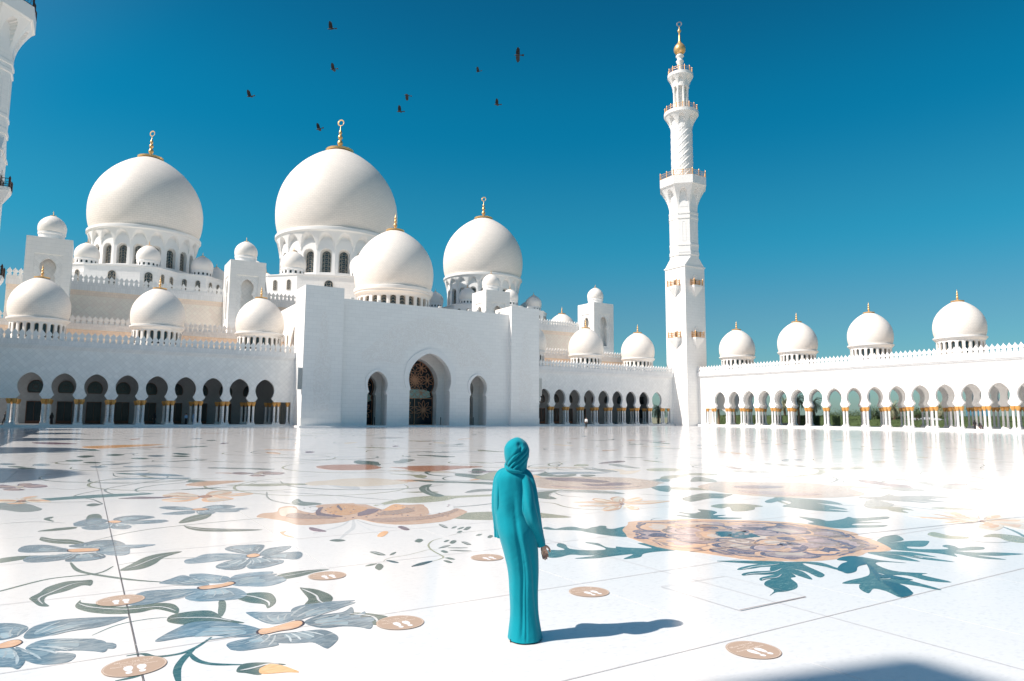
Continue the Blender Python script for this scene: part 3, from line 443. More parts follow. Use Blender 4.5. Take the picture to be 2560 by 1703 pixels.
def stone(name, col, joint, bw, bh, diag=False, uv=False, rough=.42, var=.05, mort=.012, bump=.25):
    """marble cladding with thin recessed joints; world-space walls (x+y, z) or lathe uv"""
    m, t, b = M(name, col, rough)
    if uv:
        src = nd(t, 'ShaderNodeUVMap').outputs[0]
    else:
        g = nd(t, 'ShaderNodeNewGeometry'); sp = nd(t, 'ShaderNodeSeparateXYZ'); t.links.new(g.outputs['Position'], sp.inputs[0])
        x = math_(t, 'ADD', sp.outputs[0], sp.outputs[1]); cb = nd(t, 'ShaderNodeCombineXYZ'); t.links.new(x, cb.inputs[0]); t.links.new(sp.outputs[2], cb.inputs[1])
        src = cb.outputs[0]
        if diag:
            mp = nd(t, 'ShaderNodeMapping'); mp.inputs['Rotation'].default_value = (0, 0, pi/4); t.links.new(src, mp.inputs[0]); src = mp.outputs[0]
    br = nd(t, 'ShaderNodeTexBrick'); t.links.new(src, br.inputs[0])
    br.offset = 0 if diag else .5
    br.inputs['Scale'].default_value = 1; br.inputs['Mortar Size'].default_value = mort; br.inputs['Mortar Smooth'].default_value = .2
    br.inputs['Brick Width'].default_value = bw; br.inputs['Row Height'].default_value = bh
    br.inputs['Color1'].default_value = (*[c*(1-var) for c in col], 1); br.inputs['Color2'].default_value = (*[min(.9, c*(1+var)) for c in col], 1)
    br.inputs['Mortar'].default_value = (*joint, 1)
    no = nd(t, 'ShaderNodeTexNoise'); no.inputs['Scale'].default_value = .35; no.inputs['Detail'].default_value = 6
    gg = nd(t, 'ShaderNodeNewGeometry'); t.links.new(gg.outputs['Position'], no.inputs['Vector'])
    f = math_(t, 'MULTIPLY', no.outputs[0], .06)
    c = mixc(t, f, br.outputs[0], tuple(x*.72 for x in col))
    t.links.new(c, b.inputs['Base Color'])
    if bump:
        bp = nd(t, 'ShaderNodeBump'); bp.inputs['Strength'].default_value = bump; bp.inputs['Distance'].default_value = .02; bp.invert = True
        t.links.new(br.outputs['Fac'], bp.inputs['Height']); t.links.new(bp.outputs[0], b.inputs['Normal'])
    return m
W = (.87, .85, .82)
m_wall = stone('marble_ashlar', W, (.66, .65, .64), 1.25, .62, mort=.010, var=.02)
m_diag = stone('marble_lozenge', (.85, .835, .81), (.66, .655, .65), .56, .56, diag=True, mort=.013)
m_hall = stone('marble_lozenge_bounce_tint', (.90, .77, .66), (.68, .59, .51), .60, .60, diag=True, mort=.014)  # warm bounce light from the sunlit roofs put into the stone colour
m_band = stone('marble_band', (.78, .77, .76), (.55, .55, .55), .38, 1.4, mort=.010)
m_bounce = stone('bounce_peach_marble', (.86, .70, .57), (.62, .52, .45), .62, .45, mort=.012)  # peach tone paints the warm bounce light below the parapets
m_dome = stone('dome_courses', (.84, .775, .71), (.62, .565, .51), .95, .42, uv=True, mort=.020, var=.028, rough=.5)
m_domes = stone('dome_courses_small', (.84, .78, .715), (.64, .59, .55), .50, .26, uv=True, mort=.013, var=.03, rough=.5)
m_turret, _, _ = M('turret_plain', (.84, .79, .735), .35)
m_roof, _, _ = M('sand_coloured_roof', (.80, .66, .53), .8)
m_trim, t, b = M('marble_trim', (.82, .81, .80), .4)
no = nd(t, 'ShaderNodeTexNoise'); no.inputs['Scale'].default_value = 1.3; t.links.new(mixc(t, no.outputs[0], (.87, .855, .835), (.80, .785, .765)), b.inputs['Base Color'])
m_carved, t, b = M('marble_carved', (.86, .84, .81), .5)
g = nd(t, 'ShaderNodeTexCoord'); vo = nd(t, 'ShaderNodeTexVoronoi', feature='DISTANCE_TO_EDGE'); vo.inputs['Scale'].default_value = 2.2
no = nd(t, 'ShaderNodeTexNoise'); no.inputs['Scale'].default_value = .9; no.inputs['Detail'].default_value = 4; no.inputs['Distortion'].default_value = 4
t.links.new(g.outputs['Object'], no.inputs['Vector'])
bp = nd(t, 'ShaderNodeBump'); bp.inputs['Strength'].default_value = 1; bp.inputs['Distance'].default_value = .12; t.links.new(no.outputs[0], bp.inputs['Height']); cr_ = nd(t, 'ShaderNodeValToRGB'); cr_.color_ramp.elements[0].position = .48; cr_.color_ramp.elements[1].position = .52; t.links.new(no.outputs[0], cr_.inputs[0]); t.links.new(mixc(t, cr_.outputs[0], (.87, .85, .82), (.83, .80, .765)), b.inputs['Base Color']); t.links.new(bp.outputs[0], b.inputs['Normal'])
m_gold, t, b = M('gilded_metal', (.80, .50, .22), .36, .6)
m_cap, t, b = M('gilded_capital', (.66, .33, .09), .42, .35)
no = nd(t, 'ShaderNodeTexNoise'); no.inputs['Scale'].default_value = 14; t.links.new(mixc(t, no.outputs[0], (.40, .17, .04), (.92, .52, .16)), b.inputs['Base Color'])
bp = nd(t, 'ShaderNodeBump'); bp.inputs['Strength'].default_value = .5; bp.inputs['Distance'].default_value = .02; t.links.new(no.outputs[0], bp.inputs['Height']); t.links.new(bp.outputs[0], b.inputs['Normal'])
m_shaft, t, b = M('inlaid_column_marble', (.80, .79, .78), .3)
g = nd(t, 'ShaderNodeTexCoord'); mp = nd(t, 'ShaderNodeMapping'); mp.inputs['Scale'].default_value = (1, 1, .8); t.links.new(g.outputs['Object'], mp.inputs[0])
vo = nd(t, 'ShaderNodeTexVoronoi'); vo.inputs['Scale'].default_value = 8; t.links.new(mp.outputs[0], vo.inputs[0])
sp = nd(t, 'ShaderNodeSeparateXYZ'); t.links.new(g.outputs['Object'], sp.inputs[0])
lo = math_(t, 'LESS_THAN', sp.outputs[2], 2.15); sm = math_(t, 'LESS_THAN', vo.outputs[0], .27)
t.links.new(mixc(t, math_(t, 'MULTIPLY', lo, sm), (.80, .79, .78), (.10, .11, .14)), b.inputs['Base Color'])
m_rail, _, _ = M('gilded_railing', (.72, .40, .17), .38, .35)
m_raild, _, _ = M('dark_bronze_railing', (.09, .045, .03), .4, .5)
m_glass, t, b = M('window_glass', (.025, .045, .055), .15, 0, .45)
m_lat, _, _ = M('window_tracery', (.50, .44, .36), .4, .2)
m_door, t, b = M('door_glass', (.010, .018, .026), .22, 0, .35)
m_dlat, _, _ = M('door_tracery', (.50, .25, .14), .45, .2)
m_green, _, _ = M('pale_green_glass', (.36, .55, .50), .15)
m_bronze, _, _ = M('bronze_door_frame', (.10, .045, .03), .35, .5)
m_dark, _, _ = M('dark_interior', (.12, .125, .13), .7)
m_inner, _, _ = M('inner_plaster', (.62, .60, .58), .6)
m_silver, _, _ = M('crescent_metal', (.42, .38, .36), .35, .8)
m_black, _, _ = M('black_cloth', (.012, .012, .014), .8)
m_navy, _, _ = M('navy_cloth', (.02, .03, .05), .8)
m_wcloth, _, _ = M('white_cloth', (.75, .75, .76), .8)
m_bcloth, _, _ = M('pale_blue_cloth', (.30, .48, .70), .8)
m_skin, t, b = M('skin', (.66, .38, .27), .5)
b.inputs['Subsurface Weight'].default_value = .1
m_hair, _, _ = M('dark_hair', (.02, .015, .012), .6)
m_bird, _, _ = M('black_feathers', (.008, .008, .01), .7)
m_post, _, _ = M('dark_steel', (.03, .035, .04), .4, .3)
m_spk, _, _ = M('white_louvre_metal', (.70, .70, .68), .45)
m_spkd, _, _ = M('louvre_shadow_slot', (.22, .22, .21), .6)

# polished floor marble: small rectangular mosaic pieces, faint joints, slight waviness
def floor_mat(name, rough=.11):
    m, t, b = M(name, (.78, .775, .77), rough, 0, .40)
    g = nd(t, 'ShaderNodeNewGeometry')
    br = nd(t, 'ShaderNodeTexBrick'); t.links.new(g.outputs['Position'], br.inputs[0]); br.offset = .37
    br.inputs['Scale'].default_value = 1; br.inputs['Brick Width'].default_value = .052; br.inputs['Row Height'].default_value = .026
    br.inputs['Mortar Size'].default_value = .0008; br.inputs['Bias'].default_value = -.62
    br.inputs['Color1'].default_value = (.80, .79, .785, 1); br.inputs['Color2'].default_value = (.50, .50, .50, 1); br.inputs['Mortar'].default_value = (.70, .695, .69, 1)
    no = nd(t, 'ShaderNodeTexNoise'); no.inputs['Scale'].default_value = 1.7; no.inputs['Detail'].default_value = 8; t.links.new(g.outputs['Position'], no.inputs['Vector'])
    wn = nd(t, 'ShaderNodeTexNoise'); wn.inputs['Scale'].default_value = 16; wn.inputs['Detail'].default_value = 3; t.links.new(g.outputs['Position'], wn.inputs['Vector'])
    rp = nd(t, 'ShaderNodeValToRGB'); rp.color_ramp.elements[0].position = .40; rp.color_ramp.elements[1].position = .56; t.links.new(wn.outputs[0], rp.inputs[0])
    c = mixc(t, math_(t, 'MULTIPLY', rp.outputs[0], .85), (.80, .79, .785), br.outputs[0])
    f = math_(t, 'MULTIPLY', no.outputs[0], .30)
    oi = nd(t, 'ShaderNodeObjectInfo'); c = mixc(t, math_(t, 'MULTIPLY', oi.outputs['Random'], .30), c, (.73, .72, .715))
    t.links.new(mixc(t, f, c, (.69, .67, .66)), b.inputs['Base Color'])
    rr = math_(t, 'MULTIPLY_ADD', no.outputs[0], .08); t.nodes[-1].inputs[2].default_value = rough-.03
    t.links.new(rr, b.inputs['Roughness'])
    wv = nd(t, 'ShaderNodeTexNoise'); wv.inputs['Scale'].default_value = .55; wv.inputs['Detail'].default_value = 2; t.links.new(g.outputs['Position'], wv.inputs['Vector'])
    bp = nd(t, 'ShaderNodeBump'); bp.inputs['Strength'].default_value = .06; bp.inputs['Distance'].default_value = .03; t.links.new(wv.outputs[0], bp.inputs['Height'])
    w2 = nd(t, 'ShaderNodeTexNoise'); w2.inputs['Scale'].default_value = 9; w2.inputs['Detail'].default_value = 3; t.links.new(g.outputs['Position'], w2.inputs['Vector'])
    b2 = nd(t, 'ShaderNodeBump'); b2.inputs['Strength'].default_value = .05; b2.inputs['Distance'].default_value = .006; t.links.new(w2.outputs[0], b2.inputs['Height']); t.links.new(bp.outputs[0], b2.inputs['Normal']); t.links.new(b2.outputs[0], b.inputs['Normal'])
    return m
m_floor = floor_mat('polished_floor_marble')
def inlay_mat(name, c1, c2, c3, scale=7, rough=.12, stretch=(1, 3, 1)):
    m, t, b = M(name, c1, rough)
    g = nd(t, 'ShaderNodeNewGeometry'); mp = nd(t, 'ShaderNodeMapping'); mp.inputs['Scale'].default_value = stretch; mp.inputs['Rotation'].default_value = (0, 0, .7)
    t.links.new(g.outputs['Position'], mp.inputs[0])
    oi = nd(t, 'ShaderNodeObjectInfo'); ad = nd(t, 'ShaderNodeVectorMath', operation='ADD'); t.links.new(mp.outputs[0], ad.inputs[0])
    cb = nd(t, 'ShaderNodeCombineXYZ'); t.links.new(math_(t, 'MULTIPLY', oi.outputs['Random'], 40.0), cb.inputs[0]); t.links.new(cb.outputs[0], ad.inputs[1])
    no = nd(t, 'ShaderNodeTexNoise'); no.inputs['Scale'].default_value = scale; no.inputs['Detail'].default_value = 9; no.inputs['Roughness'].default_value = .65; no.inputs['Distortion'].default_value = 1.2
    t.links.new(ad.outputs[0], no.inputs['Vector'])
    rp = nd(t, 'ShaderNodeValToRGB'); e = rp.color_ramp.elements; e[0].position = .32; e[0].color = (*c1, 1); e[1].position = .68; e[1].color = (*c3, 1)
    q = rp.color_ramp.elements.new(.5); q.color = (*c2, 1); t.links.new(no.outputs[0], rp.inputs[0])
    hs = nd(t, 'ShaderNodeHueSaturation'); t.links.new(rp.outputs[0], hs.inputs['Color']); v = math_(t, 'MULTIPLY_ADD', oi.outputs['Random'], .4); t.nodes[-1].inputs[2].default_value = .8
    t.links.new(v, hs.inputs['Value']); t.links.new(hs.outputs[0], b.inputs['Base Color'])
    return m
IM = {
 'blue': inlay_mat('blue_stone', (.085, .145, .20), (.16, .235, .29), (.38, .43, .45), 6, .12, (1, 4, 1)),
 'bluelight': inlay_mat('pale_blue_stone', (.20, .30, .36), (.28, .37, .42), (.42, .48, .50), 6, .12, (1, 4, 1)),
 'vein': inlay_mat('vein_stone', (.30, .38, .42), (.42, .48, .51), (.56, .60, .62)),
 'teal': inlay_mat('teal_stone', (.03, .10, .115), (.06, .15, .155), (.16, .26, .25)),
 'darkteal': inlay_mat('dark_teal_stone', (.008, .055, .085), (.018, .08, .105), (.05, .13, .15)),
 'green': inlay_mat('green_stone', (.05, .095, .085), (.10, .15, .13), (.20, .23, .19)),
 'olive': inlay_mat('olive_stone', (.22, .23, .15), (.31, .32, .22), (.42, .42, .32)),
 'grey': inlay_mat('grey_green_stone', (.17, .20, .19), (.26, .29, .28), (.38, .40, .38)),
 'lightgrey': inlay_mat('light_grey_stone', (.50, .51, .52), (.60, .61, .62), (.68, .68, .69)),
 'peach': inlay_mat('peach_stone', (.64, .33, .17), (.70, .42, .25), (.76, .52, .36)),
 'cream': inlay_mat('cream_stone', (.66, .55, .43), (.74, .64, .52), (.78, .71, .62)),
 'orange': inlay_mat('orange_stone', (.62, .28, .10), (.70, .38, .17), (.78, .48, .26)),
 'rust': inlay_mat('rust_stone', (.28, .10, .06), (.42, .19, .11), (.55, .32, .20)),
 'mauve': inlay_mat('mauve_stone', (.08, .04, .07), (.16, .09, .12), (.36, .27, .30), 12),
 'pinkgrey': inlay_mat('pink_grey_stone', (.36, .22, .20), (.50, .34, .31), (.64, .50, .46)),
 'rosette2': inlay_mat('pale_peach_stone', (.62, .44, .34), (.70, .54, .43), (.72, .62, .54)),
 'lily': inlay_mat('lily_stone', (.58, .34, .22), (.68, .44, .30), (.74, .56, .42)),
 'lilydark': inlay_mat('brown_rose_stone', (.30, .17, .12), (.42, .27, .20), (.54, .40, .31)),
 'white': inlay_mat('white_stone', (.70, .69, .68), (.76, .75, .74), (.80, .80, .80)),
}
m_joint, _, _ = M('joint_sealant', (.055, .045, .06), .6)
m_joint2, _, _ = M('pale_joint_sealant', (.36, .31, .30), .6)
m_grout, _, _ = M('grout_bed', (.33, .31, .30), .8)
m_stick, _, _ = M('sticker_tan', (.47, .34, .255), .5)
m_stickw, _, _ = M('sticker_white', (.80, .80, .82), .45)
m_sticke, _, _ = M('sticker_letters', (.78, .68, .60), .45)
# ---------------------------------------------------------------- site constants (metres; camera stands at x=0, y=0)
S = 3.8077; DW = 112.5; UR = 116.26; UC = 50.8; UL = 2*UC-UR
# ---------------------------------------------------------------- ground and plaza floor
g = MB(); g.quad((-3000, -3000, -.14), (3000, -3000, -.14), (3000, 3000, -.14), (-3000, 3000, -.14))
m_ground, t, b = M('dry_garden_ground', (.20, .19, .12), .95)
no = nd(t, 'ShaderNodeTexNoise'); no.inputs['Scale'].default_value = .02; no.inputs['Detail'].default_value = 8
gg = nd(t, 'ShaderNodeNewGeometry'); t.links.new(gg.outputs['Position'], no.inputs['Vector'])
t.links.new(mixc(t, no.outputs[0], (.07, .10, .035), (.34, .30, .22)), b.inputs['Base Color'])
struct(g.obj('ground', m_ground))
g = MB().box(-40, 170, -45, 138, -.12, -.012)
FLOOR = struct(g.obj('plaza_floor', m_grout))
P_ = 2.2; X0, Y0 = .47-P_*20, 4.12-P_*12
gap = .0035
slab_me = MB().box(gap, P_-gap, gap, P_-gap, -.012, 0).mesh('slab', m_floor)
near = sorted(((math.hypot(X0+(i+.5)*P_, Y0+(j+.5)*P_), i, j) for i in range(80) for j in range(70) if (X0+(i+.5)*P_)*sin(yaw)+(Y0+(j+.5)*P_)*cos(yaw) > .5 and abs((X0+(i+.5)*P_)*cos(yaw)-(Y0+(j+.5)*P_)*sin(yaw)) < 3+1.0*((X0+(i+.5)*P_)*sin(yaw)+(Y0+(j+.5)*P_)*cos(yaw))))[:300]
keep = set((i, j) for d, i, j in near)
for d, i, j in near: put('slab', slab_me, FLOOR, (X0+i*P_, Y0+j*P_, 0))
g = MB()
for i in range(82):
    for j in range(66):
        if (i, j) in keep: continue
        x, y = X0+i*P_, Y0+j*P_
        if y > 113 or y < -22 or x < -20 or x > 118: continue
        g.quad((x+gap, y+gap, 0), (x+P_-gap, y+gap, 0), (x+P_-gap, y+P_-gap, 0), (x+gap, y+P_-gap, 0))
stuff(g.obj('distant_slabs', m_floor, FLOOR))
# coloured stone inlays, each piece its own flush sheet
zoff = [0]
def crosses(P):
    n = len(P)
    def o(a, b_, c): return (b_[0]-a[0])*(c[1]-a[1])-(b_[1]-a[1])*(c[0]-a[0])
    for i in range(n):
        a, b_ = P[i], P[(i+1) % n]
        for j in range(i+2, n):
            if (j+1) % n == i: continue
            c, d = P[j], P[(j+1) % n]
            if o(a, b_, c)*o(a, b_, d) < 0 and o(c, d, a)*o(c, d, b_) < 0: return i, j
    return None
def untangle(P):
    P = list(P)
    for _ in range(12):
        x = crosses(P)
        if not x: break
        i, j = x
        if j-i < len(P)/2: P = P[:i+1]+P[j+1:]          # cut the small loop away
        else: P = P[i+1:j+1]
    return P
def sheet(pts, z, k=4, spl=True, wob=0):
    z *= .5
    if spl: pts = spline(pts, True, k)
    pts = untangle(pts)
    pts = ccw(pts)
    m_ = MB(); m_.v = [(x, y, z) for x, y in pts]+[(x, y, .0001) for x, y in pts]; n = len(pts)
    m_.f = [tuple(range(n))]+[(i, n+i, n+(i+1) % n, (i+1) % n) for i in range(n)]
    return m_
def ribbon(pts, w_, z, taper=True, k=6):
    z *= .5; P = spline(pts, False, k); m_ = MB(); n = len(P)
    for i, (x, y) in enumerate(P):
        a = P[max(i-1, 0)]; b_ = P[min(i+1, n-1)]; dx, dy = b_[0]-a[0], b_[1]-a[1]; l = math.hypot(dx, dy) or 1
        ww = w_/2*(min(1, .35+2.6*min(i, n-1-i)/n) if taper else 1)
        m_.v += [(x-dy/l*ww, y+dx/l*ww, z), (x+dy/l*ww, y-dx/l*ww, z)]
    m_.f = [(2*i, 2*i+1, 2*i+3, 2*i+2) for i in range(n-1)]
    return m_
def lerp2(a, b_, t_): return (a[0]+(b_[0]-a[0])*t_, a[1]+(b_[1]-a[1])*t_)
CREAM = {'blue': 'peach', 'peach': 'rust', 'mauve': 'cream', 'cream': 'rust'}
for fi, (col, pets, cen) in enumerate(FLOWERS):
    cx = sum(p[0] for p in cen)/len(cen); cy = sum(p[1] for p in cen)/len(cen)
    root = sheet(cen, .0092).obj('flower_inlay', IM[CREAM[col]], FLOOR)
    sheet([lerp2((cx, cy), p, 1.10) for p in cen], .0086).obj('centre_rim', m_joint, root)
    for k, pt in enumerate(pets):
        z = .0050+k*.0005+fi*.00003
        pm = IM[col] if not (col == 'blue' and k % 3 == 1) else IM['blue']
        pt = [lerp2((cx, cy), p, 1.03) for p in pt]; pe = sheet(pt, z).obj('petal', pm, root)
        gx = sum(q[0] for q in pt)/len(pt); gy = sum(q[1] for q in pt)/len(pt); rr_ = random.Random(k*7+len(pt))
        for e_ in range(2):
            ox, oy = (cx-gx)*(.10+.25*rr_.random())*(1 if e_ else -.8), (cy-gy)*(.10+.25*rr_.random())*(1 if e_ else -.8); q_ = .30+.22*rr_.random()
            sheet([(gx+ox+(p[0]-gx)*q_*(1 if e_ else 1.5), gy+oy+(p[1]-gy)*q_) for p in pt], z+.0002+.0001*e_).obj('petal_patch', IM[{'blue': ('blue', 'bluelight')[e_], 'peach': 'cream', 'cream': 'peach', 'mauve': 'pinkgrey'}[col]], pe)
        # pale veins running out from the centre
        far = max(pt, key=lambda q: (q[0]-cx)**2+(q[1]-cy)**2)
        px_ = sum(q[0] for q in pt)/len(pt); py_ = sum(q[1] for q in pt)/len(pt)
        L_ = math.hypot(px_-cx, py_-cy)
        if L_ > .12:
            mv = MB()
            for s_ in (-.16, -.05, .07, .18):
                nx, ny = -(py_-cy)/L_, (px_-cx)/L_
                a = (cx+(px_-cx)*.50+nx*L_*s_, cy+(py_-cy)*.50+ny*L_*s_)
                b_ = (cx+(px_-cx)*(.95+.2*random.random())+nx*L_*s_*2.0, cy+(py_-cy)*(.95+.2*random.random())+ny*L_*s_*2.0)
                md = (lerp2(a, b_, .5)[0]+nx*L_*.03, lerp2(a, b_, .5)[1]+ny*L_*.03)
                r_ = ribbon([a, md, b_], .028*min(1, L_*1.5), .0086+.00006*k+.000012*(s_+.2)/.4*4)
                n0 = len(mv.v); mv.v += r_.v; mv.f += [tuple(q+n0 for q in f_) for f_ in r_.f]
            mv.obj('vein', IM['vein' if col == 'blue' else 'cream'], pe)
for i, (col, pts) in enumerate(LEAVES):
    z = .0034+i*.000008 if col not in ('mauve', 'lilydark', 'pinkgrey', 'orange', 'white', 'darkteal') else .0076+i*.000008
    o = sheet(pts, z).obj('leaf_inlay', IM[col], FLOOR)
    if col in ('green', 'teal', 'darkteal') and len(pts) >= 6:
        a = pts[0]; far = max(pts, key=lambda q: (q[0]-a[0])**2+(q[1]-a[1])**2); k = pts.index(far)
        n = len(pts); L_ = math.hypot(far[0]-a[0], far[1]-a[1])
        if L_ > .25 and 3 <= k <= n-2 and n < 16:
            left = pts[:k+1]; right = ([a]+pts[:k-1:-1]) if k < n else [a, far]
            def samp(q, t_):
                x = t_*(len(q)-1); i_ = min(int(x), len(q)-2); return lerp2(q[i_], q[i_+1], x-i_)
            mid = [lerp2(samp(left, t_), samp(right, t_), .5) for t_ in (.12, .3, .5, .7, .88)]
            ribbon(mid, .022, .0072).obj('midrib', IM['lightgrey'], o)
for q_i, (col, w_, pts) in enumerate(STEMS): ribbon(pts, w_, .0018+.00002*q_i).obj('stem_inlay', IM[col], FLOOR)
# big rosette: nested scalloped rings of cut stone
cx, cy = 9.05, 7.35
def ring(s_, amp, n_, ph, z, col, name='rosette_ring', dx=0, dy=0):
    P = spline(ROSETTE, True, 5); out = []
    for x, y in P:
        a = atan2(y-cy, x-cx); k = s_*(1+amp*sin(n_*a+ph)+amp*.5*sin(2.3*n_*a+ph*2))
        out.append((cx+dx+(x-cx)*k, cy+dy+(y-cy)*k))
    return sheet(out, z, spl=False).obj(name, IM[col], ROS)
ROS = sheet([(cx+(x-cx)*1.0, cy+(y-cy)*1.0) for x, y in ROSETTE], .0046).obj('rosette_inlay', IM['peach'], FLOOR)
for s_, amp, n_, ph, col in ((.90, .030, 11, 0, 'mauve'), (.84, .035, 9, 1, 'peach'), (.66, .05, 7, 2, 'pinkgrey'), (.50, .05, 6, 1.7, 'peach'), (.40, .05, 5, 2.7, 'pinkgrey'), (.24, .05, 5, 1.1, 'mauve'), (.205, .05, 5, 1.2, 'rosette2')):
    ring(s_, amp, n_, ph, .0050+.0003*(10-s_*10), col)
ring(.17, .05, 5, .3, .0100, 'darkteal', 'rosette_centre', -.05, .25)
RP = spline(ROSETTE, True, 3)
def at(a_, r2):
    best = sorted(RP, key=lambda q: abs((atan2(q[1]-cy, q[0]-cx)-a_+pi) % (2*pi)-pi))[:2]
    bx = (best[0][0]+best[1][0])/2; by = (best[0][1]+best[1][1])/2; return (cx+(bx-cx)*r2, cy+(by-cy)*r2)
rnd = random.Random(5); lay = 0
for nP, r0, r1, ph in ((11, .52, .93, .2), (9, .30, .70, .75), (6, .12, .44, .3)):
    for k in range(nP):
        a0 = ph+2*pi*k/nP+rnd.uniform(-.10, .10); w_ = pi/nP*1.25; lay += 1
        def pet(q, j):
            m0, m1 = r0+(r1-r0)*(.5-q*.5), r0+(r1-r0)*(.5+q*.5)
            P = [(-.55, m0), (-1.0, m0+(m1-m0)*.35), (-1.0, m0+(m1-m0)*.72), (-.55, m1*.985), (-.2, m1*.955), (.15, m1), (.6, m1*.975), (1.0, m0+(m1-m0)*.68), (.95, m0+(m1-m0)*.3), (.5, m0)]
            return [at(a0+x*w_*q, y+j*rnd.uniform(-.012, .012)) for x, y in P]
        z0 = .0068+lay*.00008
        for q, col in ((1.0, 'peach'), (.93, rnd.choice(['mauve', 'mauve', 'lilydark'])), (.76, rnd.choice(['pinkgrey', 'peach', 'lilydark'])), (.44, rnd.choice(['pinkgrey', 'rosette2', 'mauve']))):
            sheet(pet(q, 1 if q < 1 else 0), z0, 3).obj('petal', IM[col], ROS); z0 += .00002
for k in range(40):
    a = rnd.uniform(0, 2*pi); r_ = rnd.uniform(.22, .92); L_ = rnd.uniform(.10, .4)
    pts = [at(a, r_), at(a+L_*.5, r_+.05), at(a+L_, r_-.03)]
    ribbon(pts, rnd.uniform(.03, .12), .0094+k*.00002).obj('petal_sliver', IM[rnd.choice(['mauve', 'mauve', 'peach', 'lilydark'])], ROS)
for k in range(14):
    a = rnd.uniform(0, 2*pi); q = rnd.uniform(.04, .17); x, y = cx-.05+q*cos(a)*2.4, cy+.28+q*sin(a)*1.6
    sheet([(x-.05, y), (x, y-.03), (x+.06, y+.01), (x, y+.035)], .0104, 3).obj('seed', IM['pinkgrey' if k % 3 else 'darkteal'], ROS)
# distant inlays: scrolls and leaves scattered over the far court
rnd = random.Random(11)
for k in range(210):
    d = rnd.uniform(17, 80)**1; az = yaw+rnd.uniform(-.62, .62); x, y = d*sin(az), d*cos(az)
    if x > 112 or y > 108 or x < -10: continue
    col = rnd.choice(['grey', 'grey', 'green', 'olive', 'mauve', 'blue', 'lightgrey', 'cream', 'peach']) if az > .2 else rnd.choice(['grey', 'green', 'blue', 'mauve', 'teal', 'rust'])
    a = rnd.uniform(0, pi); L_ = rnd.uniform(.5, 2.4)
    pts = []
    for q in range(10):
        t_ = 2*pi*q/10; rx, ry = L_*(.5+.2*rnd.random()), L_*(.10+.14*rnd.random())
        pts.append((x+cos(a)*cos(t_)*rx-sin(a)*sin(t_)*ry, y+sin(a)*cos(t_)*rx+cos(a)*sin(t_)*ry))
    sheet(pts, .0022+.000004*k, 3).obj('leaf_inlay', IM[col], FLOOR)
    if k % 2:
        c0 = (x, y); R_ = rnd.uniform(1.2, 4)
        ribbon([(x+R_*cos(a+q*.5)*(1-.06*q), y+R_*sin(a+q*.5)*(1-.06*q)) for q in range(rnd.randint(5, 10))], rnd.uniform(.05, .12), .0014+.000002*k).obj('stem_inlay', IM[rnd.choice(['grey', 'green', 'olive'])], FLOOR)
# joint strips over everything
def strip(x0, y0, x1, y1, w_, z, mat):
    z *= .5
    d = Vector((x1-x0, y1-y0, 0)).normalized(); n_ = Vector((-d.y, d.x, 0))*w_/2
    m_ = MB(); a = Vector((x0, y0, z)); b_ = Vector((x1, y1, z)); m_.quad(tuple(a-n_), tuple(b_-n_), tuple(b_+n_), tuple(a+n_)); m_.obj('joint_strip', mat, FLOOR)
yy = 1.0
for k, ln in enumerate((3.1, 2.4, 3.3, 4.6, 7.0, 11)):
    strip(.475, yy, .475, yy+ln, .0045, .0104, m_joint); yy += ln+.02
for y_ in (4.12, 6.32, 8.52): strip(-4, y_, 13, y_, .0055, .0106, m_joint2)
strip(-4, 10.72, 16, 10.72, .006, .0106, m_joint2); strip(-4, 17.32, 30, 17.32, .012, .0106, m_joint2)
strip(6.1, 1, 6.1, 9.2, .0055, .0108, m_joint2); strip(7.3, 7.0, 16, 6.15, .014, .0108, m_joint)
m_ = MB()
for x0, y0, x1, y1, w_ in ((5.53, 5.74, 5.53, 4.67, .007), (5.53, 4.67, 6.56, 4.67, .020), (6.56, 4.67, 6.56, 5.74, .004), (5.53, 5.74, 6.56, 5.74, .007)):
    d = Vector((x1-x0, y1-y0, 0)).normalized(); n_ = Vector((-d.y, d.x, 0))*w_/2; a = Vector((x0, y0, .0112)); b_ = Vector((x1, y1, .0056))
    m_.quad(tuple(a-n_), tuple(b_-n_), tuple(b_+n_), tuple(a+n_))
m_.obj('access_hatch_joint', m_joint2, FLOOR)

# ---------------------------------------------------------------- shared architecture meshes
def half_key(a, zc, pk, nh, nz, steps, n=9):
    """right half of a keyhole opening, bottom to peak; steps = [(half, z)...] below the neck"""
    out = list(steps)
    b_ = (zc-nz)/sqrt(max(1e-6, 1-(nh/a)**2)); t0 = -math.acos(nh/a)
    for i in range(n): t_ = t0*(1-i/n); out.append((a*cos(t_), zc+b_*sin(t_)))
    for i in range(n+1):
        s_ = sin(i/n*pi/2) if i < n else 1; out.append((a*max(0, 1-s_**1.9)**.62, zc+(pk-zc)*s_))
    return out
def key_panel(half, x0, x1, z0, z1, th, key, mat):
    r = [(x, z) for x, z in half]; l = [(-x, z) for x, z in half[::-1][1:]]
    pts = [(x0, z0)]+[(-half[0][0], z0)]*(0) + l[::-1] + r[::-1]*0
    # outline: bottom-left, along the opening, bottom-right, top
    op = [(-x, z) for x, z in half]+[(x, z) for x, z in half[::-1][1:]]
    pts = [(x1, z1), (x0, z1), (x0, z0)]+op+[(x1, z0)]
    return MB().extrude(ccw(pts), (0, 0, 0), (1, 0, 0), (0, 0, 1), (0, -1, 0), th)
AH = half_key(1.45, 5.68, 7.38, 1.04, 4.42, [(1.42, 3.84), (1.42, 3.95), (1.30, 4.0), (1.26, 4.15), (1.14, 4.22), (1.10, 4.35)])
panel_me = key_panel(AH, -S/2, S/2, 3.84, 10.6, .55, AH, m_diag).mesh('arch_panel', m_diag)
